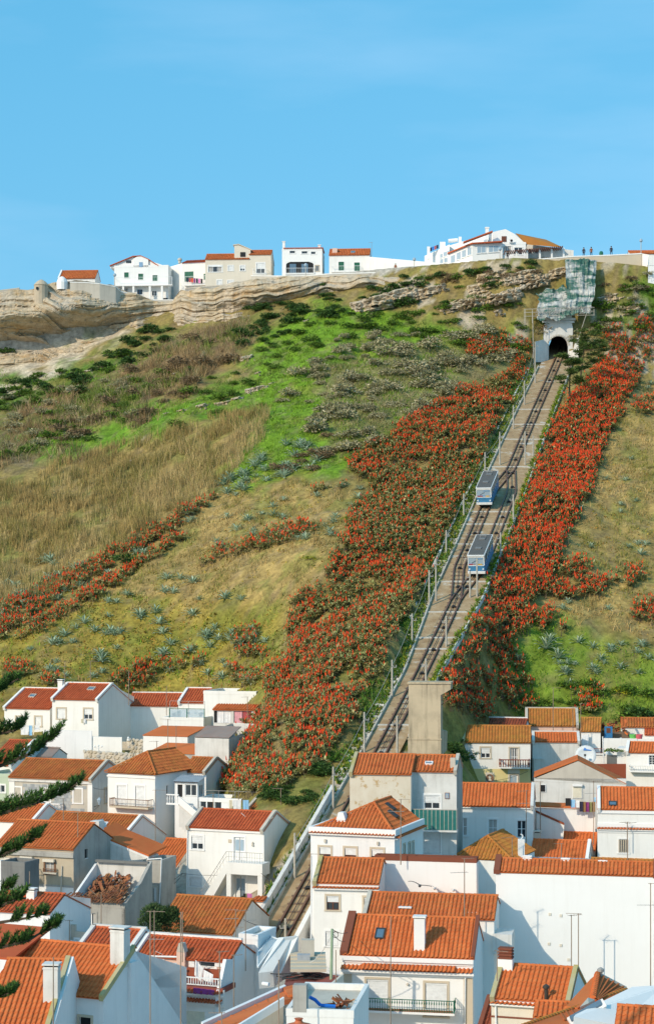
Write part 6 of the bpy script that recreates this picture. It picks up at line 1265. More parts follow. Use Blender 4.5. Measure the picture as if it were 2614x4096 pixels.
# roof with old tiles before the stair house
h = House(6, 'low house with steep lichened roof in front of the stair house', 60, 1250, 725, 958, 135, 1500, a=20, tile='old', pitch=27, par='', wall='white_old', side='white_old', depth=7)
h = House(6, 'blank lower white wall beside the sunken track', 905, 1000, 990, 968, 141, 1420, a=20, roof='shed', tile='orange', pitch=12, wall='white', side='white_old', depth=7)
# pink washing bundle on the little terrace
# crenellated grey terrace
h = House(5, 'grey house with stepped battlement parapet beside the pine', 365, 1300, 730, 1300, 131, 1420, a=24, roof='flat', wall='conc_light', coping='conc_light', depth=4, wins=[('F', 533, 1330, 562, 1385, 'c', 'white'), ('F', 665, 1280, 692, 1375, 'c', 'white_cool')])
mb = MB(); 
for x, w, hh in ((1.4, .9, .55), (2.3, .5, .9), (2.8, 1.2, .45), (4.0, .5, .95), (4.5, 1.2, .6)): mb.box(x, .0, h.H + .06, x + w, .18, h.H + .06 + hh)
h.part('battlement', mb, 'conc_light'); mb = MB(); mb.box(-.05, -.22, h.H - .3, h.W + .1, -.003, h.H - .12); h.part('cornice', mb, 'white_cool')
mb = MB(); mb.prism([h.P(385, 1230, .5), h.P(470, 1260, .3), h.P(545, 1190, 1.5), h.P(455, 1130, 3.0)], (0, .1, -.25)); h.part('orange_canopy', mb, 'stone_trim' if False else 't_ochre')
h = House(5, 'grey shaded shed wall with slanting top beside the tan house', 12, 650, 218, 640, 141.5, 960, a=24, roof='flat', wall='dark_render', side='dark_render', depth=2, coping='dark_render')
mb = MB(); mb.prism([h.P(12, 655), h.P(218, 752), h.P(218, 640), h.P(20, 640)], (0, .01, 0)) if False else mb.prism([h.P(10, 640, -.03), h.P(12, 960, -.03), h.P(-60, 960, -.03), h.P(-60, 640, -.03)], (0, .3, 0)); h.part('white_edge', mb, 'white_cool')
# red roofs behind the pine
h = House(5, 'low house under dark red tiles behind the pine', -120, 1085, 440, 925, 128, 1400, a=16, tile='red', pitch=20, wall='white_cool', depth=7)
h.chimney(232, 905, 300, 1040, h.run * .6, .5)
# ------------------------------------------------------------------ bottom left houses
h = House(9, 'near house with long orange roof and big shaded white gable', -60, 768, 912, 362, 104, 1300, a=24, tile='bright', pitch=31, par='', wall='white_cool', side='white_cool', bpitch=43, depth=9.5, pw=.28, ph=.40, wins=[('F', 700, 1030, 800, 1160, 'k', 'stone_trim')], indiv=300)
h.chimney(968, 262, 1088, 505, h.run * .62, .7, 'white_old')
mb = MB(); c_, s_ = math.cos(h.pitch), math.sin(h.pitch); mb.obox((h.W - .16, -.25, h.H - .1), (.24, 0, 0), (0, h.run + .2, (h.run + .2) * math.tan(h.pitch)), (0, 0, .34)); h.part('verge', mb, 'lichen')
mb = MB(); mb.obox(h.P(200, 520, 1.5) + Vector((-6, -1, .1)), (6, 0, 0), (0, 4.0, 1.1), (0, 0, .12)); h.part('sheet_roof', mb, 't_red')
mb = MB(); a, b = h.P(1065, 470, 3.2), h.P(1120, 470, 3.2); mb.box(h.W - .002, 2.6, -6, h.W + .22, 3.4, h.H + 1.5); h.part('buttress', mb, 'white_cool')
h = House(9, 'nearest house at the bottom left with orange roof and tall white gable point', -160, 1215, 408, 535, 96, 1700, a=5, tile='bright', pitch=29, par='', wall='white_cool', side='white_cool', depth=9, pw=.28, ph=.40, indiv=300)
h.chimney(380, 590, 508, 880, h.run * .42, .7, 'white_old')
mb = MB(); mb.obox((h.W - .2, -.25, h.H - .1), (.26, 0, 0), (0, h.run + .2, (h.run + .2) * math.tan(h.pitch)), (0, 0, .36)); h.part('verge', mb, 'lichen')
mb = MB(); mb.prism([(h.W + .07, -.2, h.H), (h.W + .07, h.run, h.H + h.rise + .3), (h.W + .07, h.run + 2.6, h.H + h.rise - 2.6), (h.W + .07, h.run + 2.6, -6), (h.W + .07, -.2, -6)], (.16, 0, 0)); h.part('gable', mb, 'white_cool')
# pink terrace house
h = House(10, 'pink terrace house with white railing and washing', 84, 488, 920, 328, 117, 800, a=20, tile='red', pitch=25, par='LT', wall='pink', side='white_cool', depth=6, pw=.27, wins=[('F', 252, 518, 332, 640, 'k', 'white_clean'), ('F', 652, 535, 790, 590, 'c', 'white_clean')])
for x0, x1 in ((565, 612), (795, 862)):
    mb = MB(); a, b = h.P(x0, 535), h.P(x1, 590); n = 8
    for i in range(n): mb.box(a.x, -.06 - .012 * (i % 2), b.z + (a.z - b.z) * i / n, b.x, -.003, b.z + (a.z - b.z) * (i + 1) / n)
    h.part('shutter', mb, 'frame_white')
a, b = h.P(466, 450, -.05), h.P(538, 700, -.05); mb = MB(); mb.box(a.x, -.28, b.z - 1, b.x, -.003, a.z); h.part('chimney_breast', mb, 'pink'); mb = MB(); mb.prism([(a.x, -.30, a.z), (b.x, -.30, a.z), (b.x - .15, -.30, a.z + .55), (a.x + .15, -.30, a.z + .55)], (0, .5, 0)); h.part('chimney', mb, 'conc_light')
mb = MB(); mb.tube([h.P(84, 490, -.2), h.P(460, 500, -.2)], .06, 6); h.part('gutter', mb, 'frame_white')
a, b = h.P(240, 650, -1.9), h.P(838, 775, -1.9); T0 = b.z; mb = MB(); mb.box(a.x - .6, -2.0, T0 - .3, b.x + .2, -.003, T0); h.part('terrace_floor', mb, 'red_floor')
mb = MB(); mb.box(a.x + 1.6, -.35, T0, b.x, -.01, T0 + .75); h.part('parapet', mb, 'rust_wall')
mb = MB(); mb.box(a.x, -1.93, a.z - .05, b.x, -1.87, a.z + .02); mb.box(a.x, -1.92, T0 + .08, b.x, -1.88, T0 + .14); rl = h.part('railing', mb, 'frame_white'); bm_ = MB(); bm_.box(-.02, -.02, 0, .02, .02, a.z - T0 - .1); me = bm_.mesh('baluster', M['frame_white'])
n = 28
for i in range(n + 1): o = link('baluster', me, rl); o.location = (a.x + (b.x - a.x) * i / n, -1.9, T0 + .1); o.scale = (2.2, 2.2, 1.05) if i in (0, 9, n) else (1, 1, 1)
o = Vector((a.x - .1, -2.35, T0 - .32))
s_ = h.left; h.left = 40; h.tiles(o, Vector((1, 0, 0)), Vector((0, .94, .34)), b.x - a.x + .3, .5, None, .25, .42, .01)
h.tiles(o + Vector((0, -.12, -.55)), Vector((1, 0, 0)), Vector((0, .94, .34)), b.x - a.x + .3, .42, None, .2, .42, .0)
mb = MB(); mb.box(a.x - .3, -1.98, -7, b.x + .25, -1.8, T0 - .1); mb.box(a.x - .3, -2.2, T0 - 1.1, b.x + .25, -1.97, T0 - .92); mb.box(a.x - .3, -2.2, T0 - .5, b.x + .25, -1.97, T0 - .38); h.part('lower_wall', mb, 'white')
mb = MB(); c_, d_ = h.P(432, 962, -1.98), h.P(700, 1100, -1.98); n = 16
for i in range(n): mb.box(c_.x, -2.0 - .012 * (i % 2), d_.z + (c_.z - d_.z) * i / n, d_.x, -1.97, d_.z + (c_.z - d_.z) * (i + 1) / n)
h.part('roller_shutter', mb, 'shutter_cream')
mb = MB(); mb.prism([(h.W - .02, -2.2, -7), (h.W - .02, -2.2, T0 - .4), (h.W - .02, -1.0, T0 + 1.6), (h.W - .02, 0, h.H + .2), (h.W - .02, 0, -7)], (.22, 0, 0)); h.part('side_wall', mb, 'white_cool')
PINK = h; PT0 = T0
def cloth(pts, mat, label, cat='washing', group=None, folds=5, name='garment', amp=.04):
    """a hanging cloth: corner points tl, tr, br, bl, with folds"""
    tl, tr, br, bl = [Vector(p) for p in pts]; n = folds * 2; nrm = (tr - tl).cross(bl - tl).normalized(); V = []; Fc = []
    for j in range(5):
        for i in range(n + 1):
            a_, b_ = i / n, j / 4; p = tl.lerp(tr, a_).lerp(bl.lerp(br, a_), b_) + nrm * amp * (math.sin(i * 2.1) * (.3 + b_)); V.append(tuple(p))
    for j in range(4):
        for i in range(n): k = j * (n + 1) + i; Fc.append((k, k + 1, k + n + 2, k + n + 1))
    return tag(link(name, mesh_np(name, V, Fc, 4, [M[mat]], smooth=True)), label, cat, group)
w_ = lambda x, y, yl: PINK.world(PINK.P(x, y, yl))
cloth([w_(618, 525, -1.0), w_(690, 600, -1.0), w_(672, 725, -1.0), w_(608, 660, -1.0)], 'white_cloth', 'plain white sheet blown sideways on the pink house terrace', name='sheet')
cloth([w_(692, 612, -1.3), w_(775, 655, -1.3), w_(762, 742, -1.3), w_(684, 700, -1.3)], 'white_cloth', 'checked white cloth hung beside the blown sheet', name='sheet')
cloth([w_(302, 640, -1.8), w_(336, 640, -1.8), w_(336, 745, -1.8), w_(302, 745, -1.8)], 'navy_cloth', 'dark patterned garment over the white terrace railing', folds=3)
cloth([w_(600, 768, -2.3), w_(785, 790, -2.3), w_(770, 835, -2.45), w_(600, 822, -2.45)], 'purple_cloth', 'purple blanket spread over the tile edge under the terrace', name='blanket', amp=.1)
q = w_(412, 650, -1.5); mb = MB(); mb.lathe(q, [(0, 0), (.14, 0), (.19, .38), (.17, .38), (.13, .03), (0, .03)], 10); mb.obj('bucket', M['lime'], label='lime green bucket above the terrace railing', cat='bucket')
q = w_(425, 770, -1.2); e = empty('chair', q, label='red plastic chair on the pink house terrace', cat='chair'); mb = MB(); mb.box(-.3, -.25, .42, .3, .25, .48); mb.obj('seat', M['red_plastic'], e); mb = MB(); mb.box(-.3, .2, .48, .3, .26, 1.0); mb.obj('backrest', M['red_plastic'], e)
for x in (-.27, .22):
    for y in (-.23, .2): mb = MB(); mb.box(x, y, 0, x + .05, y + .05, .42); mb.obj('leg', M['red_plastic'], e)
q = w_(438, 640, -1.3); mb = MB(); mb.box(q.x - .02, q.y - .02, q.z - .5, q.x + .02, q.y + .02, q.z + .6); mb.box(q.x - .12, q.y - .03, q.z + .5, q.x + .12, q.y + .03, q.z + .62); mb.obj('mop', M['white_cloth'], label='white mop standing by the lime bucket', cat='mop')
# left bay of the same row
h = House(9, 'red roofed bay with leaning white parapet behind the big chimney', 712, 395, 1180, 255, 118.5, 800, a=20, tile='red', pitch=24, par='LRT', coping='white_old', wall='white_cool', depth=6, pw=.27)
# glass canopy house and wall right of the pink house
e = empty('glass_canopy', at(*zp(10, 1168, 590), 116), -math.radians(20), label='sloping glass canopy over the entrance beside the track', cat='canopy')
A, B, C_, D_ = [at(*zp(10, *q), y) for q, y in (((1165, 590), 115), ((1345, 345), 118), ((1240, 305), 122), ((1165, 340), 121))]
def in_(e, pts): Mi = (Matrix.Translation(e.location) @ Matrix.Rotation(e.rotation_euler.z, 4, 'Z')).inverted(); return [Mi @ Vector(p) for p in pts]
pp = in_(e, (A, B, C_, D_)); mb = MB(); mb.prism(pp, (0, 0, -.04)); mb.obj('pane', M['glass_clear'], e); mb = MB()
for a, b in ((0, 1), (1, 2), (2, 3), (3, 0)): mb.cyl(pp[a], pp[b], .06, n=5)
mb.cyl(pp[0].lerp(pp[3], .5), pp[1].lerp(pp[2], .5), .05, n=5); mb.obj('frame', M['frame_white'], e)
mb = MB(); mb.prism([at(*zp(10, *q), y) for q, y in (((1170, 640), 114.5), ((1180, 780), 114.5), ((1390, 620), 117), ((1395, 330), 117), ((1345, 330), 117))], (.9, .5, 0)); mb.obj('stair_wall', M['white'], label='white sloping wall beside the glass canopy', cat='wall')
h = House(10, 'narrow blue shaded wall house behind the antenna masts', 1000, 300, 1166, 270, 119, 1200, a=21, roof='flat', wall='white_cool', depth=3, coping='white_cool')
# red roof terrace
mb = MB(); mb.prism([at(*zp(11, *q), y) for q, y in (((30, 860), 106), ((250, 862), 106), ((400, 680), 112), ((200, 640), 118), ((0, 650), 119), ((-40, 800), 108))], (0, 0, -.4)); mb.obj('roof_terrace', M['red_floor'], label='flat red painted roof terrace beside the near balcony house', cat='terrace')
mb = MB(); mb.prism([at(*zp(11, *q), y) for q, y in (((255, 800), 106.5), ((405, 670), 112), ((405, 900), 112), ((255, 1000), 106.5))], (.2, .2, 0)); mb.obj('wall', M['cream'], label='cream side wall dropping from the red roof terrace', cat='wall')
for k, (x, y) in enumerate(((340, 808), (385, 760))):
    mb = MB(); o = at(*zp(11, x - 22, y), 106.3 + 2.2 * k); mb.obox(o, (.75, .1, 0), (0, -.5, -.18), (0, 0, .08)); mb.obj('door_canopy', M['t_bright'], label=('small tiled door canopy lower on the cream wall', 'small tiled door canopy higher on the cream wall')[k], cat='canopy')
e = empty('coiled_hose', at(*zp(11, 90, 690), 114), label='dark coiled hose lying on the red roof terrace', cat='hose'); mb = MB(); mb.tube([(math.cos(t_ * .9) * (.5 + .06 * t_), math.sin(t_ * 1.1) * .9, .06 + .02 * (t_ % 2)) for t_ in range(26)], .035, 4); mb.obj('coil', M['cable'], e)
mb = MB(); q = at(*zp(10, 1245, 738), 109); mb.cyl(q - Vector((.25, -.1, 0)), q + Vector((.12, -.12, 0)), .12, n=10); mb.obj('vent_pipe', M['frame_white'], label='short white vent pipe on the edge of the red terrace', cat='pipe')
# sloping orange roof and white box terrace at the bottom
e = empty('house', at(*zp(10, 1170, 1080), 88), label='bottom house with orange sheet roof edged in white', cat='house')
R0 = [at(*zp(10, *q), y) for q, y in (((700, 1120), 88), ((1430, 785), 97), ((1475, 860), 92), ((1390, 880), 90), ((980, 1130), 85))]
pp = [p - e.location for p in R0]; mb = MB(); mb.prism(pp, (0, 0, -.25)); rf = mb.obj('roof', M['t_bright'], e); mb = MB(); d = pp[1] - pp[0]; mb.obox(pp[0] + Vector((-.1, .1, -.15)), d, (-.1, .35, 0), (0, 0, .32)); d2 = pp[3] - pp[4]; mb.obox(pp[4] + Vector((0, -.1, -.2)), d2, (.05, -.25, 0), (0, 0, .4)); mb.obj('verge', M['white_clean'], e)
for i in range(6):
    mb = MB(); o = pp[1].lerp(pp[2], i / 6); mb.obox(o + Vector((-.25, 0, .0)), (.5, .1, .1), (pp[2] - pp[1]) / 6.5, (0, 0, .12)); mb.obj('ridge_tile', M['t_bright'], rf)
for i in range(1, 7):
    a, b = pp[0].lerp(pp[1], i / 7), pp[4].lerp(pp[3], i / 7); mb = MB(); mb.obox(a + Vector((0, 0, .0)), b - a, (.1, .02, 0), (0, 0, .05)); mb.obj('sheet_seam', M['t_orange'], rf)
mb = MB(); mb.obox(pp[0].lerp(pp[4], .55) + (pp[1] - pp[0]) * .28 + Vector((0, 0, .02)), (pp[1] - pp[0]) * .16, (.25, -.3, 0), (0, 0, .08)); mb.obj('flashing', M['cable'], rf)
mb = MB(); mb.prism([pp[4] + Vector((0, -.2, 0)), pp[3] + Vector((0, -.2, 0)), pp[3] + Vector((0, -.2, -8)), pp[4] + Vector((0, -.2, -8))], (0, .3, 0)); mb.obj('wall', M['cream'], e)
h = House(11, 'white box house with sunken roof terrace at the bottom edge', -10, 938, 505, 880, 86, 1300, a=8, roof='flat', wall='white', coping='white', depth=6)
mb = MB(); a = h.P(42, 840, .1); mb.box(a.x, -.03, h.H - .1, h.P(147, 900, .1).x, .5, h.H + 1.15); h.part('chimney', mb, 'grey')
q = h.world(h.P(170, 925, .8)); mb = MB(); mb.tube([q + Vector((0, 0, .5)), q + Vector((.25, .1, .35)), q + Vector((.5, .1, .1)), q + Vector((1.2, .1, .05))], .09, 6); mb.obj('rolled_tarpaulin', M['blue_plastic'], label='rolled blue tarpaulin on the sunken roof terrace', cat='tarpaulin')
q = h.world(h.P(385, 925, 1.6)); e = empty('rubble_heap', q, label='small heap of broken tiles and boards on the roof terrace', cat='rubble'); rr = random.Random(3)
for k in range(14): o = link('tile', tile_mesh('ruin'), e); o.location = (rr.uniform(-.6, .6), rr.uniform(-.4, .4), rr.uniform(0, .3)); o.rotation_euler = (rr.uniform(-1, 1), rr.uniform(-1, 1), rr.uniform(-2, 2)); o.scale = (.28, .4, .25)
q = at(*zp(11, 85, 1050), 80); mb = MB(); mb.lathe(q + Vector((0, 0, -.55)), [(0, 0), (.5, .0), (.72, .35), (.6, .5), (.2, .62), (.14, .72), (.2, .8), (0, .82)], 16); mb.obj('chimney_pot', M['terra'], label='round terracotta chimney pot at the bottom edge', cat='chimney pot')
# ------------------------------------------------------------------ right of the track, near
# the balcony house
h = House(11, 'white house with green railed balcony and tall chimney on bright tiles', 432, 517, 1420, 223, 118, 1500, a=10, tile='bright', pitch=29, par='', wall='white_clean', side='white_clean', depth=8.5, pw=.28, ph=.38, indiv=300, wins=[('F', 605, 706, 772, 950, 's', 'stone_trim'), ('F', 1055, 734, 1224, 990, 's', 'stone_trim')])
h.skylight(672, 322, 745, 402, 'cable'); mb = MB(); a, b = h.F(968, 228, h.run * .3), None
a0, z1 = h.F(968, 240, .35); a1, z0 = h.F(1050, 545, .35); mb = MB(); mb.box(a0, .35, z0 - .2, a1, .95, z1); ch = mb.obj('chimney', M['white'], h.roof_o); mb = MB(); mb.box(a0 - .08, .27, z1 + .06, a1 + .08, 1.03, z1 + .16, 0); mb.box(a0 + .05, .4, z1, a1 - .05, .9, z1 + .06, 1); h.part('chimney_cap', mb, ('white', 'dark')); mb = MB(); mb.box(a0 - .2, .2, z0 - .2, a1 + .1, .36, z0 + .25); h.part('chimney_base', mb, 'white')
mb = MB(); zc = h.zat(585); mb.box(-.08, -.06, zc + .1, h.W + .05, -.003, h.H + .02); mb.box(-.08, -.2, h.H - .3, h.W + .05, -.06, h.H - .02); h.part('parapet', mb, 'white_clean')
c_ = math.cos(h.pitch); mb = MB(); mb.obox((-.25, -.15, h.H - .02), (.5, 0, 0), (0, h.run + .2, (h.run + .2) * math.tan(h.pitch)), (0, -.05, .3)); h.part('verge', mb, 'brown_coping'); mb = MB(); mb.obox((h.W - .12, -.15, h.H - .02), (.25, 0, 0), (0, h.run + .2, (h.run + .2) * math.tan(h.pitch)), (0, -.05, .27)); h.part('verge', mb, 'brown_coping')
z0 = h.zat(612); h.left += 80; L_ = h.left
h.tiles(Vector((-.15, -.5, z0 - .05)), Vector((1, 0, 0)), Vector((0, .93, .36)), h.W + .2, .5, None, .26, .5, .0)
h.tiles(Vector((1.15, -.7, z0 + .03)), Vector((1, 0, 0)), Vector((0, .93, .36)), h.W * .73, .62, None, .26, .62, .0)
mb = MB(); mb.box(-.12, -.4, z0 - .22, h.W + .1, -.003, z0 - .06); mb.box(-.06, -.18, z0 - .38, h.W + .05, -.003, z0 - .22); h.part('cornice', mb, 'white_clean')
for x0, x1 in ((0, .5), (h.W - .55, h.W)): mb = MB(); mb.box(x0 - .03, -.05, -7, x1 + .012, -.003, z0 - .35); h.part('pilaster', mb, 'stone_trim')
mb = MB(); mb.tube([h.P(1400, 690, -.14), h.P(1362, 690, -.14), h.P(1358, 1100, -.14)], .05, 6); h.part('drainpipe', mb, 'frame_white')
h.balcony(538, 848, 1275, 985, 1.0, 'ornate', 'green_metal', 'white_clean', .155)
mb = MB(); a, b = h.P(560, 960, -.95), h.P(1265, 990, -.95); mb.box(a.x, -.95, b.z + .13, b.x, -.88, b.z + .32); h.part('planter', mb, 'terra')
mb = MB(); q = h.P(922, 745); mb.lathe((q.x, -.07, q.z - .08), [(0, 0), (.1, .06), (.08, .15), (0, .2)], 8); h.part('wall_lamp', mb, 'conc_light')
NEAR = h
# long orange roof behind
h = House(7, 'house with long orange roof and small white chimneys', 552, 1130, 1700, 935, 125, 1500, a=10, tile='orange', pitch=24, par='L', coping='conc_light', wall='white', depth=9, pw=.27)
for i, (x0, y0, x1, y1) in enumerate(((868, 1070, 968, 1130), (1462, 1115, 1560, 1165))): h.chimney(x0, y0, x1, y1, .6, .6, 'white_clean')
mb = MB(); a, b = h.P(1060, 1105, .3), h.P(1455, 1165, .3); mb.box(a.x, .3, b.z - .3, b.x, .45, a.z); h.part('parapet', mb, 'white_clean'); mb = MB(); mb.box(h.W - .1, -.2, h.H - 2.2, h.W + 1.2, 2, h.H - .9); h.part('concrete_ledge', mb, 'white_old')
# mid front house with windows
h = House(7, 'white house with two brown lattice windows beside the trench', 118, 838, 690, 630, 130, 1500, a=9, tile='orange', pitch=25, par='L', coping='lichen', wall='white', side='white', depth=6, wins=[('F', 232, 952, 340, 1075, 'B', 'stone_trim'), ('F', 560, 966, 640, 1090, 'B', 'stone_trim'), ('F', 222, 1262, 334, 1390, 's', 'white_clean')])
h.cornice(872, .28); mb = MB(); mb.box(-.05, -.1, h.zat(862), h.W, -.003, h.H - .02); h.part('parapet', mb, 'white')
mb = MB(); mb.tube([h.P(100, 600, -.08), h.P(92, 1500, -.08)], .05, 5); h.part('drainpipe', mb, 'frame_white')
MIDF = h
# hip house with white parapet
h = House(7, 'white hip roofed house with three brown windows and square chimney', 92, 368, 828, 180, 137, 1100, a=19, roof='hipf', tile='orange', depth=7.5, rise=1.7, apx=(3.9, 3.2), ov=-.25, wall='white_cool', side='white', wins=[('F', 168, 522, 268, 660, 'B', 'stone_trim'), ('F', 390, 530, 492, 670, 'B', 'stone_trim'), ('F', 625, 540, 730, 680, 'B', 'stone_trim'), ('R', 905, 502, 918, 580, 'w', 'stone_trim'), ('R', 948, 490, 962, 580, 'w', 'stone_trim'), ('R', 980, 480, 994, 580, 'w', 'stone_trim')])
for b_ in ((-.12, -.14, h.W + .12, .1), (-.12, .1, .1, h.D), (h.W - .1, .1, h.W + .12, h.D)): mb = MB(); mb.box(b_[0], b_[1], h.H - .22, b_[2], b_[3], h.H + .22); h.part('parapet', mb, 'white_clean')
h.cornice(388, .30); me = tile_mesh('orange')
co = MB(); co.box(h.W, 0, h.H - .5, h.W + .2, h.D, h.H - .42); co = h.part('cornice', co, 'white')
for i in range(26): t_ = link('tile', me, co); w = h.D / 26; t_.matrix_local = Matrix(((0, -.32, .0, h.W + .32), (w, 0, 0, i * w), (0, .12, .25, h.H - .42), (0, 0, 0, 1)))
a0, z1 = h.F(322, 218, 1.0); a1, z0 = h.F(392, 352, 1.0); mb = MB(); mb.box(a0, 1.0, z0 - .5, a1, 1.6, z1 - .55); mb.prism([(a0 - .05, .95, z1 - .55), (a1 + .05, .95, z1 - .55), (a1 - .12, .95, z1), (a0 + .12, .95, z1)], (0, .7, 0)); h.part('chimney', mb, 'white_clean')
for x, y in ((222, 468), (684, 490)): mb = MB(); q = h.P(x, y); mb.box(q.x - .08, -.14, q.z - .12, q.x + .08, -.003, q.z + .12); h.part('wall_lamp', mb, 'conc_light')
for (x0, y0, x1, y1) in ((710, 230, 812, 290), (765, 212, 832, 255)):
    zc = h.H + h.rise * .5; c2 = (h.W + .0 - 3.9); sl_ = h.rise / c2; mb = MB(); xx = h.W - .9 if x0 == 710 else h.W - 1.5; yy = 3.3 if x0 == 710 else 4.6; mb.obox((xx, yy, h.H + (h.W - xx) * sl_ + .1), (0, .7, 0), (-.7, 0, .7 * sl_), (.05, 0, .1)); k = mb.obj('skylight', M['cable'], h.roof_o)
# wall with the flying bird
h = House(7, 'blank white wall house with long brown coping behind the orange roof', 655, 600, 1545, 600, 133, 1100, a=12, roof='flat', wall='white_clean', coping='brown_coping', depth=1)
WALLB = h
def bird(x, y, yl, span, mat, label, tilt=0, body=True):
    q = WALLB.world(WALLB.P(x, y, yl)); e = empty('gull', q, -WALLB.a, label=label, cat='bird'); e.rotation_euler = (0, tilt, -WALLB.a)
    V = []; n = 8
    for s in (-1, 1):
        mb = MB(); pts = [(s * span * .5 * t_ / n, math.sin(t_ / n * 2.2) * .12 * span if s < 0 else math.sin(t_ / n * 2.6) * .03 * span, .09 * span * (1 - t_ / n) ** .7) for t_ in range(n + 1)]
        for a, b in zip(pts[:-1], pts[1:]): mb.obox((a[0], 0, a[1]), (b[0] - a[0], 0, b[1] - a[1]), (0, a[2] + .05, 0), (0, 0, .03))
        mb.obj('wing', M[mat], e)
    mb = MB(); mb.cyl((0, -.3, -.02), (0, .0, -.02), .03, .11, 8); mb.cyl((0, .0, -.02), (0, .45, 0), .11, .03, 8); mb.obj('body', M[mat], e)
bird(1048, 862, -2.2, 1.7, 'bird_grey', 'dark gull gliding in front of the blank white wall', .1)
bird(1178, 885, -.5, .9, 'pale_bird_shape', 'pale gull shape standing in for the dark gull shadow on the white wall', .25)  # dark gull's shadow, added as a pale gull shaped object by the wall
bird(1345, 900, -.5, .4, 'pale_bird_shape', 'smallest and farthest pale bird shape against the white wall', 0)  # smallest copy of the gull mesh, in the same pale tone
# the big white house
h = House(8, 'huge blank white gable wall under a narrow orange roof', 148, 532, 1560, 418, 128, 1500, a=11, tile='orange', pitch=27, par='', wall='white_clean', side='white', depth=5.5, pw=.27, ov=.05)
c_ = h.run + .3; mb = MB(); mb.obox((-.15, -.1, h.H - .05), (.42, 0, 0), (0, c_, c_ * math.tan(h.pitch)), (0, -.05, .3)); h.part('verge', mb, 'brown_coping'); mb = MB(); mb.obox((h.W - .25, -.1, h.H - .05), (.42, 0, 0), (0, c_, c_ * math.tan(h.pitch)), (0, -.05, .3)); h.part('verge', mb, 'brown_coping')
for x, y in ((622, 893), (718, 905), (615, 1153), (718, 1166), (786, 1292), (197, 1258)): mb = MB(); q = h.P(x, y); mb.box(q.x - .09, -.05, q.z - .09, q.x + .09, -.003, q.z + .09); h.part('junction_box', mb, 'cream')
for x, y in ((424, 395), (758, 418), (1086, 435)):
    q = h.world(h.P(x, y, h.run)); e = empty('roof_vent', q - Vector((0, 0, .05)), -h.a, label={424: 'white louvred roof vent at the left end of the long ridge', 758: 'white louvred roof vent in the middle of the long ridge', 1086: 'white louvred roof vent right of the middle on the long ridge'}[x], cat='vent'); mb = MB()
    for i in range(3): mb.box(-.32, -.15, -.15 + .13 * i, .32, .2, -.07 + .13 * i)
    mb.box(-.2, -.1, -.2, .2, .15, .2); mb.obj('louvre', M['white_clean'], e)
for x, y in ((615, 525), (912, 555), (685, 542)): mb = MB(); q = h.P(x, y, .4); mb.lathe((q.x, .4, q.z), [(.11, -.2), (.11, .15), (.08, .16), (.0, .1)], 8); h.part('roof_vent', mb, 'brown_coping' if x != 685 else 'white_clean')
mb = MB(); mb.tube([h.P(1532, 600, -.1), h.P(1532, 1440, -.1)], .06, 5); h.part('drainpipe', mb, 'frame_white')
# small red roofed house at the lower right
h = House(12, 'small low house with bright roof between pale parapets', 228, 790, 862, 528, 108, 1200, a=17, tile='bright', pitch=28, par='LR', coping='lichen', wall='cream', side='white_cool', depth=6, pw=.28)
h.left += 30; h.cornice(818, .3, 0, h.W * .62); mb = MB(); mb.box(-.05, -.08, h.zat(812), h.W + .02, -.003, h.H - .02); h.part('parapet', mb, 'white_clean'); mb = MB(); mb.box(0, -.03, h.zat(942), h.W, -.003, h.zat(928)); h.part('band', mb, 'brown_coping'); mb = MB(); mb.tube([h.P(262, 850, -.08), h.P(268, 1100, -.08)], .06, 6); h.part('drainpipe', mb, 'frame_white')
q = h.world(h.P(345, 522, h.run * .9)); e = empty('chimney', q, -h.a, label='white chimney with slatted brown pot on the small house', cat='chimney'); mb = MB(); mb.box(-.45, -.35, -.9, .45, .35, .38); mb.obj('stack', M['white_clean'], e)
mb = MB()
for i in range(4): mb.box(-.42, -.32, .40 + .18 * i, .42, .32, .50 + .18 * i)
mb.box(-.34, -.25, .38, .34, .25, 1.0); mb.obj('pot', M['brown_coping'], e)
def flue(z, x, yt, yb, Y, label, mat='steel'):
    b, t_ = at(*zp(z, x, yb), Y), at(*zp(z, x, yt), Y); e = empty('flue_pipe', b, label=label, cat='flue pipe'); H_ = t_.z - b.z; mb = MB(); mb.cyl((0, 0, -.4), (0, 0, H_ * .8), .11, n=8); mb.obj('pipe', M[mat], e); mb = MB(); mb.lathe((0, 0, H_ * .8), [(.11, 0), (.2, .05), (.2, .18), (.05, .28), (0, .28)], 8); mb.obj('cowl', M[mat], e)
flue(12, 668, 690, 822, 107, 'black flue pipe in front of the small bright roof', 'bronze'); flue(12, 1106, 555, 690, 103, 'shiny steel flue pipe on the orange hip roof')
h = House(12, 'low roof wing below the small bright roof', 570, 945, 862, 830, 105, 1200, a=12, tile='bright', pitch=20, par='', wall='cream', depth=4, pw=.27)
h = House(12, 'narrow roof coloured dark for the shade in the gap beside the balcony house', 130, 1020, 222, 800, 112, 1300, a=17, tile='brown', pitch=25, par='L', coping='brown_coping', wall='cream', depth=5)  # brown tiles and coping put the gap's shade into the roof colour
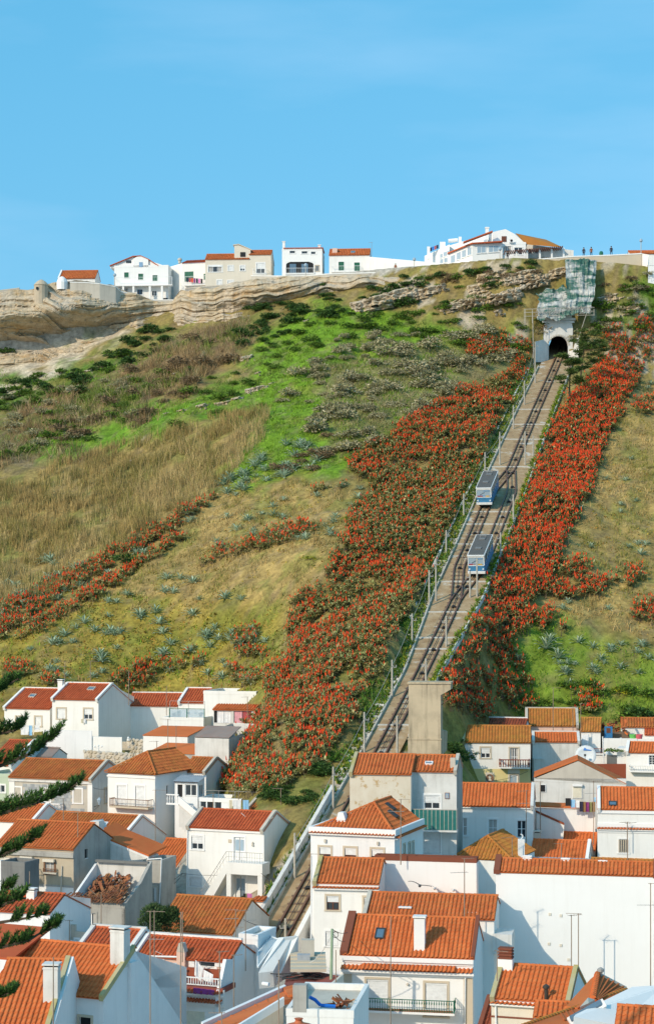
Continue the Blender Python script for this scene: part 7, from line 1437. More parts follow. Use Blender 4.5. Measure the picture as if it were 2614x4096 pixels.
# orange hip and slabs at the bottom right corner
e = empty('house', at(*zp(12, 940, 1000), 98), label='bottom house with orange hip roof, mossy ridge and steel flue', cat='house')
def plane(pts, mat, nm='roof', th=.15):
    q = [at(*zp(12, x, y), Y) - e.location for x, y, Y in pts]; mb = MB(); mb.prism(q, (0, .03, -th)); return mb.obj(nm, M[mat], e), q
rl, q = plane(((830, 850, 97), (1025, 635, 102), (1080, 592, 103), (1045, 792, 98), (920, 870, 96)), 't_bright'); rr_, q2 = plane(((1080, 592, 103), (1320, 718, 104), (1080, 805, 98), (1045, 792, 98)), 't_bright')
def runtiles(par, a, b, n, mat, w=.24):
    for i in range(n):
        A, B = a.lerp(b, i / n), a.lerp(b, (i + 1.08) / n); mb = MB(); mb.cyl(A, B, w * .62, w * .5, 8); mb.obj('ridge_tile', M['t_' + mat], par)
runtiles(rl, q[3], q[2], 14, 'bright', .3)
for i in range(1, 6): A, B = q2[0].lerp(q2[1], i / 6), q2[3].lerp(q2[2], i / 6); mb = MB(); mb.obox(A + Vector((0, -.05, 0)), B - A, (.12, 0, 0), (0, 0, .06)); mb.obj('sheet_seam', M['t_bright'], rr_)
mb = MB(); mb.obox(q2[0] + Vector((0, .05, 0)), q2[1] - q2[0], (0, .2, 0), (0, 0, .1)); mb.obj('verge', M['cream'], e)
pl, q3 = plane(((480, 1015, 92), (860, 885, 96), (1310, 722, 102), (1060, 862, 96), (900, 945, 93), (880, 1100, 90)), 't_orange'); runtiles(pl, q3[0], q3[1], 16, 'ochre'); runtiles(pl, q3[1], q3[2], 18, 'ochre')
for i in range(1, 12): A = q3[0].lerp(q3[1], i / 9) if i < 9 else q3[1].lerp(q3[2], (i - 9) / 5); mb = MB(); mb.obox(A, (q3[4] - q3[1]) * .9 if i > 6 else (.5, -3, -1.2), (.1, .05, 0), (0, 0, .05)); mb.obj('sheet_seam', M['t_orange'], pl)
plane(((480, 1040, 92), (870, 1010, 93), (900, 1100, 92), (470, 1100, 92)), 'white', 'wall'); plane(((940, 860, 95.8), (1005, 785, 97), (1060, 800, 97.5), (1010, 830, 96.5)), 'cream', 'wall')
mb = MB(); mb.prism([at(*zp(12, *q), y) for q, y in (((880, 1100), 90), ((890, 940), 90), ((1350, 715), 97), ((1600, 700), 96), ((1600, 850), 94), ((1240, 1010), 91), ((1240, 1100), 91))], (.15, .5, 0)); mb.obj('gable_wall', M['white_clean'], label='grey white sloping gable wall at the bottom right corner', cat='wall')
h = House(12, 'roof with pale coping cut off by the bottom right corner', 1220, 1090, 1640, 870, 87, 1400, a=14, tile='bright', pitch=25, par='', wall='white', depth=7)
mb = MB(); mb.obox(at(*zp(12, 1240, 1003), 89.5), (4, -.6, 2.0), (0, .25, 0), (0, 0, .12)); mb.obj('coping', M['white_clean'], label='white sloping coping strip along the corner roof', cat='coping')
e = empty('skylight', at(*zp(12, 980, 870), 92), label='slanting white framed skylight on the mossy roof edge', cat='skylight'); mb = MB(); mb.obox((-.9, 0, -.55), (1.75, 0, .95), (.2, -.1, -.35), (0, -.1, .1)); mb.obj('frame', M['frame_white'], e); mb = MB(); mb.obox((-.78, -.12, -.45), (1.5, 0, .82), (.1, -.06, -.2), (0, -.03, .1)); mb.obj('pane', M['glass_blue'], e)
# trench walls of the lower track
mb = MB(); ys = np.arange(112, 146, 1.5)
for a, b in zip(ys[:-1], ys[1:]):
    A, B = TP(a, 1.85, -.5), TP(b, 1.85, -.5); mb.obox(A, (.35, 0, 0), B - A, (0, 0, 2.2))
mb.obj('trench_wall', M['white'], label='long white wall right of the sunken lower track', cat='wall')
mb = MB(); ys = np.arange(126, 160, 1.5)
for a, b in zip(ys[:-1], ys[1:]): A, B = TP(a, -1.95, -.5), TP(b, -1.95, -.5); mb.obox(A, (-.3, 0, 0), B - A, (0, 0, 1.5))
mb.obj('trench_wall', M['white_old'], label='white wall left of the sunken lower track', cat='wall')
for k, (x, y0, y1, Y) in enumerate(((130, 405, 520, 116), (97, 520, 575, 115))):
    b = at(*zp(11, x - 24, y1), Y); mb = MB(); mb.box(b.x, b.y, b.z - .8, b.x + .8, b.y + .6, b.z + (y1 - y0) * .5205 / F * Y); mb.obj('utility_cabinet', M['conc_light' if k == 0 else 'corrugated'], label=('tall grey meter cabinet by the alley', 'low grey green utility box by the alley')[k], cat='cabinet')
mb = MB()
for i in range(5): o = at(*zp(11, 20, 650 - 28 * i), 113 + i * .8); mb.obox(o, (2.2, 0, 0), (0, .9, 0), (0, 0, .18))
mb.obj('steps', M['stone_trim'], label='pale stone steps of the alley below the trench wall', cat='steps')
# ------------------------------------------------------------------ right of the track, upper rows
h = House(3, 'house with peeling ochre wall and long roof beside the track', 325, 1090, 862, 925, 147, 1700, a=9, tile='orange', pitch=22, par='L', coping='lichen', wall='ochre_peel', side='white_old', depth=6.2)
ROUGH = h
h2 = House(3, 'recessed white bay with green glass balcony and saint picture', 858, 1070, 1262, 935, 147.5, 1700, a=9, tile='orange', pitch=22, par='R', coping='conc_light', wall='white_old', side='grey', depth=5.5, wins=[('F', 978, 1275, 1115, 1395, 'h', 'white_clean'), ('F', 960, 1580, 1118, 1790, 's', 'white_clean')])
mb = MB(); a0, z1 = h2.F(1205, 950, .4); a1, z0 = h2.F(1250, 1060, .4); mb.box(a0, .4, z0 - .3, a1, 1.0, z1); h2.part('chimney', mb, 'conc_light'); h2.skylight(985, 990, 1055, 1012, 'frame_white')
h2.balcony(862, 1398, 1262, 1600, 1.0, 'panel', 'green_panel', 'white_old')
mb = MB(); a, b = h2.P(1158, 1252), h2.P(1200, 1308); mb.box(a.x, -.05, b.z, b.x, -.003, a.z); fr = h2.part('picture_frame', mb, 'icon_brown'); mb = MB(); mb.box(a.x + .05, -.06, b.z + .05, b.x - .05, -.051, a.z - .05); k = mb.obj('picture', M['icon_blue'], fr); mb = MB(); q = (a + b) / 2; mb.prism([(q.x - .1, -.068, b.z + .1), (q.x + .1, -.068, b.z + .1), (q.x + .05, -.068, q.z + .1), (q.x, -.068, q.z + .2), (q.x - .05, -.068, q.z + .1)], (0, .006, 0)); mb.obj('painted_figure', M['curtain'], fr)
h = House(4, 'white house with three tall white windows under a bright roof', -205, 1042, 475, 852, 158, 1560, a=8, tile='bright', pitch=26, par='R', coping='white_old', wall='white', side='white', depth=6.5, wins=[('F', 82, 1158, 160, 1310, 'w', 'white_clean'), ('F', 334, 1168, 412, 1318, 'w', 'white_clean'), ('F', -176, 1145, -104, 1300, 'w', 'white_clean')])
h.cornice(1040, .22)
# yellow and white house
h = House(4, 'white and yellow house with brown balustraded balcony', -145, 483, 452, 345, 180, 960, a=6, tile='ochre', pitch=24, par='L', coping='lichen', wall='white', side='white', depth=7, wins=[('F', 16, 528, 98, 618, 'h', 'stone_trim'), ('F', 272, 532, 344, 690, 'w', 'stone_trim'), ('F', 272, 765, 338, 900, 'D', 'stone_trim')])
mb = MB(); mb.box(.01, -.03, -7, h.W - .01, -.002, h.zat(712)) if False else None
zt = h.zat(712); hx = [(h.F(272, 800)[0] - .2, h.F(338, 800)[0] + .2)]
for x0, x1 in ((.0, hx[0][0]), (hx[0][1], h.W)): mb = MB(); mb.box(x0 + .005, -.02, -7, x1 - .005, -.002, zt); h.part('yellow_render', mb, 'yellow')
h.balcony(180, 630, 440, 712, .85, 'baluster', 'brown_rail', 'white')
mb = MB(); q = h.P(95, 795); 
mb.box(q.x - .42, -.06, q.z - .55, q.x + .42, -.021, q.z + .55); fr = h.part('picture_frame', mb, 'cream'); mb = MB(); mb.cyl((q.x, -.06, q.z), (q.x, -.075, q.z), .40, n=16); mb.obj('medallion', M['icon_brown'], fr); mb = MB(); mb.cyl((q.x, -.07, q.z + .1), (q.x, -.085, q.z + .1), .14, n=10); mb.prism([(q.x - .22, -.08, q.z - .3), (q.x + .22, -.08, q.z - .3), (q.x, -.08, q.z + .05)], (0, .01, 0)); mb.obj('painted_figure', M['cream'], fr)
h = House(4, 'old brown tiled shed roof under the red aloes', -120, 350, 402, 282, 187, 520, a=14, tile='brown', pitch=20, par='LT', coping='white_cool', wall='white')
h = House(4, 'house with ochre lichened roof behind the yellow house', 408, 338, 872, 200, 188.5, 480, a=6, tile='ochre', pitch=26, par='LRT', coping='conc_light', wall='pink', depth=6)
mb = MB()
h = House(4, 'plain pale grey box house with short bright roof', 468, 480, 884, 408, 184, 860, a=5, tile='bright', pitch=22, par='LRT', coping='white_old', wall='white_old', side='white_old', depth=3.5)
mb = MB(); a, b = h.P(482, 628), h.P(556, 760); mb.box(a.x, -.5, b.z - 1, b.x, -.003, a.z); mb.box(a.x - .06, -.56, a.z, b.x + .08, -.003, a.z + .08); h.part('outbuilding', mb, 'white_old')
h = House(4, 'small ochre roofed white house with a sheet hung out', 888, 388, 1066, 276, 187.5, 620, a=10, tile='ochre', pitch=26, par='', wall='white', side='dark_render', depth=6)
SM = h
cloth([h.world(h.P(900, 420, -.4)), h.world(h.P(965, 412, -.4)), h.world(h.P(955, 535, -.4)), h.world(h.P(903, 540, -.4))], 'white_cloth', 'white sheet hung on the wall above the brown railing', name='sheet')
h = House(4, 'white terrace block with red brown railing beside the satellite dish', 890, 586, 1125, 586, 183, 760, a=10, roof='flat', wall='white', depth=6)
h.balcony(900, 535, 1095, 590, .15, 'bars', 'brown_rail', 'white', .16)
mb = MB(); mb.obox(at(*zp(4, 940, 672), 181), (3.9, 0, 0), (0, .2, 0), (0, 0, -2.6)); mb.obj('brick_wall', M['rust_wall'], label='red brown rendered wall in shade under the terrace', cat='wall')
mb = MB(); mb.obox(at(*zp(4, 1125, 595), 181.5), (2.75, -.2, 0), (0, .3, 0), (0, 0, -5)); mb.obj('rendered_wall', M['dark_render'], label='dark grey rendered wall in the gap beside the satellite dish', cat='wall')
# blue hut door and wall
mb = MB(); o = at(*zp(4, 1095, 446), 187); mb.obox(o, (3.3, -.4, 0), (0, .3, 0), (0, 0, -3.6)); mb.obj('yard_wall', M['white'], label='white yard wall in front of the blue door', cat='wall')
e = empty('blue_door', at(*zp(4, 1100, 442), 187.6), -.15, label='weathered blue door standing under the heap of tiles', cat='door'); mb = MB(); ww, hh = .8, 1.15; mb.box(0, 0, 0, ww, .08, hh); mb.obj('leaf', M['blue_wood'], e); mb = MB(); mb.box(.2, -.03, .5, ww - .2, -.002, 1.0); mb.obj('pane', M['brown_wood'], e)
e = empty('tile_heap', at(*zp(4, 1180, 350), 189), label='heap of spare broken roof tiles beside the green bushes', cat='tile heap'); rr = random.Random(12)
for k in range(46): o = link('tile', tile_mesh(rr.choice(('bright', 'orange', 'ruin'))), e); o.location = (rr.uniform(-1.6, 1.5), rr.uniform(-.6, .8), rr.uniform(-.5, .7) * .9 - .2); o.rotation_euler = (rr.uniform(-1, 1), rr.uniform(-1, 1), rr.uniform(-2, 2)); o.scale = (.3, .45, .28)
mb = MB(); mb.box(-1.5, -.4, -1.6, 1.6, .5, -.45); mb.obj('pallet', M['timber'], e)
# satellite dish
q = at(*zp(4, 935, 598), 176); e = empty('satellite_dish', q, label='large grey satellite dish with blue emblem above the grey gable', cat='satellite dish'); e.rotation_euler = (math.radians(74), 0, math.radians(-12))
V = []; n, mm_ = 20, 5; R_ = 1.0
mb = MB(); prof = [(0.001, -.16), (R_ * .35, -.14), (R_ * .7, -.08), (R_, 0), (R_ * 1.0, .025), (R_ * .7, -.05), (.001, -.13)]; mb.lathe((0, 0, 0), prof, 22); mb.obj('reflector', M['dish'], e, smooth=True)
mb = MB(); mb.cyl((0, -1, .0), (0, -.15, .75), .025, n=4); mb.box(-.1, -.2, .65, .1, -.02, .85); mb.obj('feed_arm', M['cable'], e)
mb = MB(); mb.prism([(-.25, .5, .0), (.02, .5, .0), (.12, .58, .0), (-.1, .8, .0)], (0, 0, .02)); mb.prism([(.05, .5, .0), (.55, .48, .0), (.5, .56, .0), (.12, .62, .0)], (0, 0, .02)); mb.obj('emblem', M['dish_blue'], e); mb = MB(); mb.cyl((0, -.2, -.15), (0, -1.1, -.6), .05); mb.obj('mount', M['steel'], e)
# gable grey house
h = House(4, 'grey streaked gable facing forward above a line of washing', 486, 800, 1290, 645, 167, 1240, a=7, roof='flat', wall='white_old', coping='white_old', depth=.4)
mb = MB(); mb.prism([h.P(486, 800, -.02), h.P(1290, 855, -.02), h.P(870, 645, -.02)], (0, 5, 0)); h.part('gable', mb, 'conc_light'); mb = MB(); a, b, c = h.P(480, 790, -.1), h.P(870, 638, -.1), h.P(1292, 850, -.1); mb.obox(a, b - a, (0, 5, 0), (0, 0, .09)); mb.obox(b, c - b, (0, 5, 0), (0, 0, .05)); h.part('roof_edge', mb, 't_bright')
GR = h
h = House(4, 'front of the grey gable house with closed shutter and small window', 490, 1040, 1060, 900, 166, 1300, a=12, roof='flat', wall='white_old', coping='white_old', depth=.5, wins=[]) if False else h
for x0, y0, x1, y1, mt in ((824, 868, 900, 968, 'shutter_cream'), (540, 855, 580, 915, 'dark')):
    mb = MB(); a, b = GR.P(x0, y0, -.03), GR.P(x1, y1, -.03); mb.box(a.x - .06, -.07, b.z - .06, b.x + .06, -.021, a.z + .06, 0); mb.box(a.x, -.09, b.z, b.x, -.071, a.z, 1); mb.box(a.x - .06, -.3, a.z + .02, b.x + .06, -.1, a.z + .22, 0) if mt != 'dark' else None; GR.part('window', mb, ('white_clean', mt))
# washing on the line
A, B = at(*zp(4, 690, 965), 161), at(*zp(4, 1040, 985), 160.4); e = empty('clothes_line', A, label='long clothes line in front of the grey gable', cat='clothes line'); mb = MB(); mb.tube([Vector((0, 0, 0)), (B - A) * .5 - Vector((0, 0, .12)), B - A], .015, 4); mb.obj('line', M['cable_white'], e)
for x0, x1, yt, yb, mt, lb in ((758, 805, 972, 1040, 'black_cloth', 'black jumper at the left end of the clothes line'), (805, 842, 985, 1055, 'blue_cloth', 'light blue shirt next to the black jumper'), (845, 882, 992, 1055, 'white_cloth', 'white shirt on the clothes line between blue and checked ones'), (882, 912, 1002, 1090, 'navy_cloth', 'dark checked trousers on the clothes line'), (912, 936, 1004, 1094, 'brown_cloth', 'brown checked cloth on the clothes line'), (936, 966, 1006, 1092, 'purple_cloth', 'purple checked cloth on the clothes line'), (966, 992, 1006, 1094, 'olive_cloth', 'olive cloth near the right end of the clothes line'), (992, 1020, 1004, 1092, 'brown_cloth', 'brown striped cloth at the right end of the clothes line'), (1000, 1026, 965, 1004, 'blue_cloth', 'pale blue cloth hung higher beside the antenna mast')):
    cloth([at(*zp(4, x0, yt), 160.7), at(*zp(4, x1, yt), 160.6), at(*zp(4, x1, yb), 160.6), at(*zp(4, x0, yb), 160.7)], mt, lb, 'washing', 'washing on the long line', 3)
mb = MB(); A, B = at(*zp(4, 500, 1050), 163), at(*zp(4, 1020, 1070), 161.2); mb.obox(A, B - A, (0, .9, .25), (0, 0, .12)); mb.obj('lean_roof', M['t_bright'], label='narrow orange roof edge under the washing', cat='roof edge')
mb = MB(); mb.obox(A + Vector((0, .1, -.1)), B - A, (0, .4, 0), (0, 0, -6)); mb.obj('yard_wall', M['white_cool'], label='tall white courtyard wall under the washing', cat='wall')
e = empty('lean_to', at(*zp(4, 505, 1100), 160.5), label='white lean to with brown tiled verge in the courtyard', cat='lean to'); A, B = Vector((0, 0, 0)), at(*zp(4, 748, 1208), 159.6) - e.location; mb = MB(); mb.obox(A, B - A, (0, .7, 0), (0, 0, .16)); mb.obj('roof', M['t_brown'], e); mb = MB(); mb.prism([A - Vector((0, -.05, .02)), B - Vector((0, -.05, .02)), B - Vector((.3, -.05, 4)), A - Vector((0, -.05, 6))], (0, .5, 0)); mb.obj('wall', M['white'], e)
# house cut by the right edge with barred window
h = House(4, 'white house with barred window, skylight and bright roof at the right edge', 1040, 1072, 1700, 888, 156, 1560, a=8, tile='bright', pitch=26, par='L', coping='white_clean', wall='white', depth=6.5, wins=[('F', 1228, 1332, 1306, 1450, 'w', 'white_clean')])
h.skylight(1136, 1008, 1208, 1045, 'cable'); h.cornice(1236, .25, 0, h.W); mb = MB(); mb.box(-.03, -.09, h.zat(1222), h.W, -.003, h.zat(1190)); mb.box(-.03, -.07, h.zat(1272), h.W, -.003, h.zat(1256)); mb.box(-.06, -.12, h.H - .3, h.W, -.003, h.H - .02); h.part('mouldings', mb, 'white_clean')
mb = MB()
for i in range(5): x = h.P(1228 + 78 * i / 4, 1390).x; mb.box(x - .04, -.06, h.zat(1450), x + .04, -.002, h.zat(1332))
h.part('window_bars', mb, 'stone_trim')
# stacked roofs below
h = House(4, 'small roof behind the short bright tiled roof', 520, 1420, 1016, 1278, 160, 1700, a=13, tile='bright', pitch=24, par='', wall='white', depth=5)
h = House(8, 'short bright tiled roof with white end above the grey sheet roof', 452, 400, 960, 250, 155, 800, a=13, tile='bright', pitch=26, par='R', coping='white_clean', wall='white', depth=5)
h.chimney(480, 180, 535, 245, h.run, .6, 'conc_light')
mb = MB(); n = 40; h = House(8, 'low lean to under a blue grey corrugated sheet', 440, 436, 975, 405, 150, 800, a=14, roof='shed', flat=True, tile='grey', pitch=12, wall='white')
for i in range(n):
    x0, x1 = h.W * i / n, h.W * (i + 1) / n; zf = lambda k: .05 * (k % 2); mb.poly([(x0, -.2, h.H + .10 + zf(i)), (x1, -.2, h.H + .10 + zf(i + 1)), (x1, h.run, h.H + h.rise + .14 + zf(i + 1)), (x0, h.run, h.H + h.rise + .14 + zf(i))])
h.part('corrugated_sheet', mb, 'corrugated')
h = House(8, 'old brown tiled roof peeping over the long ridge', 980, 470, 1700, 415, 145, 800, a=14, tile='ochre', pitch=22, par='', wall='white', depth=6)
h = House(8, 'brown tiled pyramid roof behind the blank wall', -215, 405, 290, 205, 147, 700, a=22, roof='hipf', tile='ochre', depth=6.5, rise=1.55, apx=(2.1, 2.2), ov=.1, wall='white')
# small white chimney with hook cowl
b = at(*zp(8, 345, 415), 147); e = empty('chimney', b - Vector((0, 0, .5)), label='slim white chimney with curled cowl by the three windowed house', cat='chimney'); mb = MB(); mb.box(0, 0, 0, .5, .5, 2.1); mb.obj('stack', M['white_clean'], e); mb = MB(); mb.tube([(.25, .3, 2.1), (.4, .3, 2.3), (.35, .3, 2.45), (.2, .3, 2.5)], .045, 5); mb.obj('cowl', M['frame_white'], e)
# right edge rows
h = House(4, 'old white stone hut with sagging grey tiled roof', 1262, 145, 1700, 100, 198, 290, a=10, tile='grey', pitch=16, par='', wall='white_old', depth=4, wins=[('F', 1385, 182, 1428, 232, 'c', 'stone_trim')], jit=.02)
h = House(4, 'low white house with rusty roof beside the green bushes', 1248, 350, 1700, 277, 191, 460, a=8, tile='old', pitch=22, par='', wall='white', depth=5)
h = House(4, 'red roofed wing jutting out at the right edge', 1455, 420, 1720, 280, 189.5, 480, a=10, tile='red', pitch=22, par='', wall='white', depth=4)
h = House(4, 'long white terrace wall with plastic tubs on it', 1235, 455, 1720, 455, 187, 700, a=10, roof='flat', wall='white_old', depth=3, side='white')
for x, y, mt, lb in ((1352, 448, 'green_plastic', 'green plastic tub on the long terrace wall'), (1402, 444, 'pink_plastic', 'pink plastic tub beside the green tub on the terrace wall')):
    q = h.world(h.P(x, 455, .3) + Vector((0, 0, .05))); mb = MB(); mb.lathe(q, [(0, 0), (.32, 0), (.42, .45), (.38, .45), (.3, .05), (0, .05)], 12); mb.obj('tub', M[mt], label=lb, cat='tub')
h = House(4, 'white house with balustrade at the right edge below the terrace', 1290, 572, 1720, 490, 181, 960, a=14, tile='bright', pitch=24, par='L', coping='white_clean', wall='white', depth=5, wins=[('F', 1490, 595, 1545, 680, 'x', 'white_clean')])
h.balcony(1320, 682, 1700, 750, .7, 'baluster', 'white_clean', 'white_clean'); mb = MB(); mb.box(-.9, .2, -7, -.02, 3, h.H + .4); h.part('side_block', mb, 'white')
q = at(*zp(4, 1180, 575), 181); o = link('shrub', SH['mid'][1]); o.location = q; o.scale = (1.1, .6, .6); tag(o, 'straggling green plant on top of the dark rendered wall', 'shrub')
q = at(*zp(4, 1432, 90), 204); mb = MB(); mb.cyl(q - Vector((.1, 0, 1.0)), q + Vector((.08, 0, 1.6)), .06, n=6); mb.obj('post', M['glass_blue'], label='pale blue post leaning beside the old stone hut', cat='post')
q = at(*zp(4, 1085, 430), 182); mb = MB(); mb.cyl(q - Vector((-.1, 0, 3.0)), q, .06, n=6); mb.obj('post', M['frame_white'], label='thin white post at the end of the brown railing', cat='post')
# ------------------------------------------------------------------ houses on the cliff top
KW = dict(name='cliff_house', cat='house', group=None, indiv=0, runfix=2.6)
h = House('a', 'small white cliff top house with one orange roof behind the round turret', 275, 312, 448, 278, 336, 350, a=4, tile='orange', pitch=18, par='L', depth=5, wall='white', **KW)
h = House('a', 'three storey white cliff house with curved gable and balcony', 538, 252, 792, 235, 333, 412, a=5, tile='red', pitch=14, wall='white_clean', side='white', depth=9, roof='flat', coping='white_clean', **KW, wins=[('F', 585, 282, 606, 308, 'g', 'white_clean'), ('F', 651, 288, 674, 316, 'g', 'white_clean'), ('F', 718, 295, 741, 322, 'g', 'white_clean'), ('F', 583, 355, 602, 380, 'w', 'white_clean'), ('F', 646, 362, 671, 386, 'K', 'white_clean'), ('F', 715, 368, 736, 392, 'w', 'white_clean'), ('F', 768, 402, 790, 415, 'k')])
mb = MB(); P1 = [h.P(x, y, -.02) for x, y in ((628, 285), (698, 290), (698, 222), (680, 210), (662, 206), (645, 208), (628, 216))]; mb.prism(P1, (0, 2, 0)); P2 = [h.P(x, y, .3) for x, y in ((520, 250), (628, 208), (628, 260), (520, 262))]; mb.prism(P2, (0, 6, 0)); P3 = [h.P(x, y, .3) for x, y in ((698, 225), (792, 256), (792, 262), (698, 262))]; mb.prism(P3, (0, 6, 0)); h.part('gable', mb, 'white_clean')
mb = MB()
for p, q in (((516, 252), (628, 206)), ((628, 207), (662, 205)), ((662, 205), (700, 222)), ((700, 222), (745, 252))): A, B = h.P(*p, -.1), h.P(*q, -.1); mb.obox(A, B - A, (0, 4, 0), (0, 0, .14))
h.part('roof_edge', mb, 't_red')
mb = MB(); a, b = h.P(655, 234), h.P(672, 256); mb.box(a.x, -.06, b.z, b.x, -.021, a.z); h.part('picture_panel', mb, 'icon_blue'); mb = MB(); a, b = h.P(594, 226, .3), h.P(618, 238, .3); mb.box(a.x, .25, b.z, b.x, .299, a.z); h.part('attic_window', mb, 'glass')
h.balcony(538, 306, 808, 342, 1.2, 'bars', 'frame_white', 'white_clean', .3); mb = MB()
for x in (580, 628, 705, 762): q = h.P(x, 345, -1.1); mb.box(q.x - .18, -1.15, -1, q.x + .18, -.85, q.z)
h.part('pillar', mb, 'white_clean')
h = House('a', 'white cliff house with dark green shutters and washing on its balcony', 858, 240, 968, 230, 333, 360, a=14, tile='red', pitch=10, roof='shed', wall='white', side='white', depth=8, **KW, wins=[('F', 868, 278, 910, 325, 'g'), ('F', 958, 288, 966, 316, 'g')])
mb = MB(); q = h.P(776, 234); mb.prism([(0, -.01, -4), (q.x, 3, -4), (q.x, 3, h.H + .1), (0, -.01, h.H + .1)], (.1, .4, 0)); h.part('left_wall', mb, 'white')
mb = MB(); q = h.P(846, 232, 2.5); mb.lathe((q.x, 2.5, q.z - .3), [(.3, 0), (.3, .5), (.42, .55), (.42, .8), (.2, 1.0), (0, 1.02)], 10); h.part('chimney', mb, 'conc_light')
h.balcony(866, 302, 966, 340, .8, 'bars', 'frame_white', 'white', .25)
for i, (mt, lb) in enumerate((('navy_cloth', 'dark blue garment at the left of the cliff balcony washing'), ('red_cloth', 'red garment on the cliff balcony line'), ('red_plastic', 'orange red garment on the cliff balcony line'), ('purple_cloth', 'purple garment on the cliff balcony line'), ('navy_cloth', 'dark skirt right of the red washing'), ('magenta_cloth', 'pink garment near the right of the cliff balcony line'), ('black_cloth', 'black trousers at the right end of the cliff balcony line'))):
    x0 = 878 + i * 11; cloth([h.world(h.P(x0, 306 + i * .9, -1.0)), h.world(h.P(x0 + 9, 307 + i * .9, -1.0)), h.world(h.P(x0 + 9, 328 + i, -1.0)), h.world(h.P(x0, 326 + i, -1.0))], mt, lb, 'washing', 'washing on the cliff balcony', 1)
h = House('a', 'cream cliff house with arched window and stepped attic', 966, 222, 1172, 200, 330, 350, a=3, tile='orange', pitch=14, wall='cream', side='cream', par='', depth=8, **KW, wins=[('F', 980, 250, 1044, 280, 'w', 'white_clean'), ('F', 1073, 250, 1096, 274, 's', 'white_clean'), ('F', 1130, 250, 1151, 274, 'h', 'white_clean'), ('F', 1021, 318, 1043, 345, 's', 'white_clean'), ('F', 1071, 320, 1096, 345, 's', 'white_clean')])
mb = MB(); pts = [h.F(1012 + 32 * math.cos(t_), 255 - 10 * math.sin(t_), -.05) for t_ in np.linspace(0, math.pi, 9)]; mb.prism([(x, -.05, z) for x, z in pts], (0, .03, 0)); h.part('window_arch', mb, 'frame_white')
h = House('a', 'right wing of the cream house with tall attic and small balcony', 1172, 200, 1274, 182, 329.6, 350, a=3, tile='orange', pitch=14, wall='cream', side='cream', par='', depth=7, **KW, wins=[('F', 1206, 237, 1245, 285, 'h', 'white_clean')])
h.balcony(1190, 265, 1252, 292, .9, 'bars', 'frame_white', 'white', .25)
mb = MB(); a, b = h.P(1102, 158, .2), h.P(1178, 240, .2); mb.box(a.x, .2, b.z, b.x, 4, h.P(1102, 186, .2).z); q = [h.P(1102, 186, .2), h.P(1178, 186, .2), h.P(1178, 176, .2), h.P(1120, 153, .2), h.P(1102, 156, .2)]; mb.prism(q, (0, 3.8, 0)); h.part('attic', mb, 'cream'); mb = MB(); A, B = h.P(1096, 155, .1), h.P(1122, 151, .1); C_ = h.P(1184, 178, .1); mb.obox(A, B - A, (0, 4, 0), (0, 0, .16)); mb.obox(B, C_ - B, (0, 4, 0), (0, 0, .16)); h.part('roof_edge', mb, 'beige'); mb = MB(); a, b = h.P(1130, 187, .19), h.P(1154, 208, .19); mb.box(a.x, .12, b.z, b.x, .198, a.z); h.part('attic_window', mb, 'dark')
h = House('a', 'white cliff house with wide arched loggia and two chimneys', 1326, 172, 1514, 163, 327, 302, a=3, tile='red', pitch=6, wall='white_clean', side='white', par='', depth=8, roof='flat', coping='white_clean', **KW, wins=[('F', 1345, 232, 1474, 284, 'k', 'white_clean'), ('F', 1362, 180, 1388, 192, 'c', 'white_clean'), ('F', 1418, 182, 1446, 194, 'c', 'white_clean'), ('F', 1462, 184, 1484, 196, 'c', 'white_clean'), ('F', 1484, 250, 1500, 276, 'w', 'stone_trim')])
mb = MB(); mb.prism([h.P(x, y, -.02) for x, y in [(1340, 225), (1345, 250)] + [(1410 + 64 * math.cos(t_), 243 - 15 * math.sin(t_)) for t_ in np.linspace(math.pi, 0, 9)] + [(1474, 250), (1480, 228)]], (0, .15, 0)); h.part('arch', mb, 'white_clean')
for x0, x1 in ((1362, 1392), (1417, 1448)): mb = MB(); a, b = h.P(x0, 242, .1), h.P(x1, 284, .1); mb.box(a.x, .08, b.z, b.x, .13, a.z); h.part('door', mb, 'glass_blue')
mb = MB(); a = h.P(1332, 168, -.1); mb.box(a.x, -.2, h.H + .06, h.W + .2, 5, h.H + .2); h.part('roof_edge', mb, 't_red'); h.balcony(1342, 262, 1474, 290, .3, 'bars', 'frame_white', 'white_clean', .3)
for x0, y0, x1 in ((1328, 138, 1340), (1495, 155, 1507)): mb = MB(); a, b = h.P(x0, y0, 1), h.P(x1, 172, 1); mb.box(a.x, 1, b.z, b.x, 1.5, a.z); mb.box(a.x - .08, .92, a.z, b.x + .08, 1.58, a.z + .12); h.part('chimney', mb, 'white_clean')
h = House('b', 'white cliff house with orange roof, pink chimney and green doors', 10, 203, 200, 177, 325, 290, a=4, tile='orange', pitch=20, wall='white', side='white', par='', depth=8, **KW, wins=[('F', 54, 232, 80, 273, 'g', 'white_clean'), ('F', 128, 235, 154, 276, 'g', 'white_clean')])
h.chimney(25, 168, 48, 200, .8, .8, 'pink', False); h.balcony(22, 252, 156, 280, .6, 'bars', 'frame_white', 'white', .3)
h.skylight(112, 184, 132, 192, 'steel')
mb = MB(); A, B = at(*zp('b', 197, 208), 323), at(*zp('b', 512, 236), 319); mb.prism([A, B, at(*zp('b', 512, 270), 319), at(*zp('b', 410, 285), 320), at(*zp('b', 197, 285), 323)], (0, 4, 0)); mb.obj('long_shed', M['white'], label='long low white building with flat roof on the cliff top', cat='building')
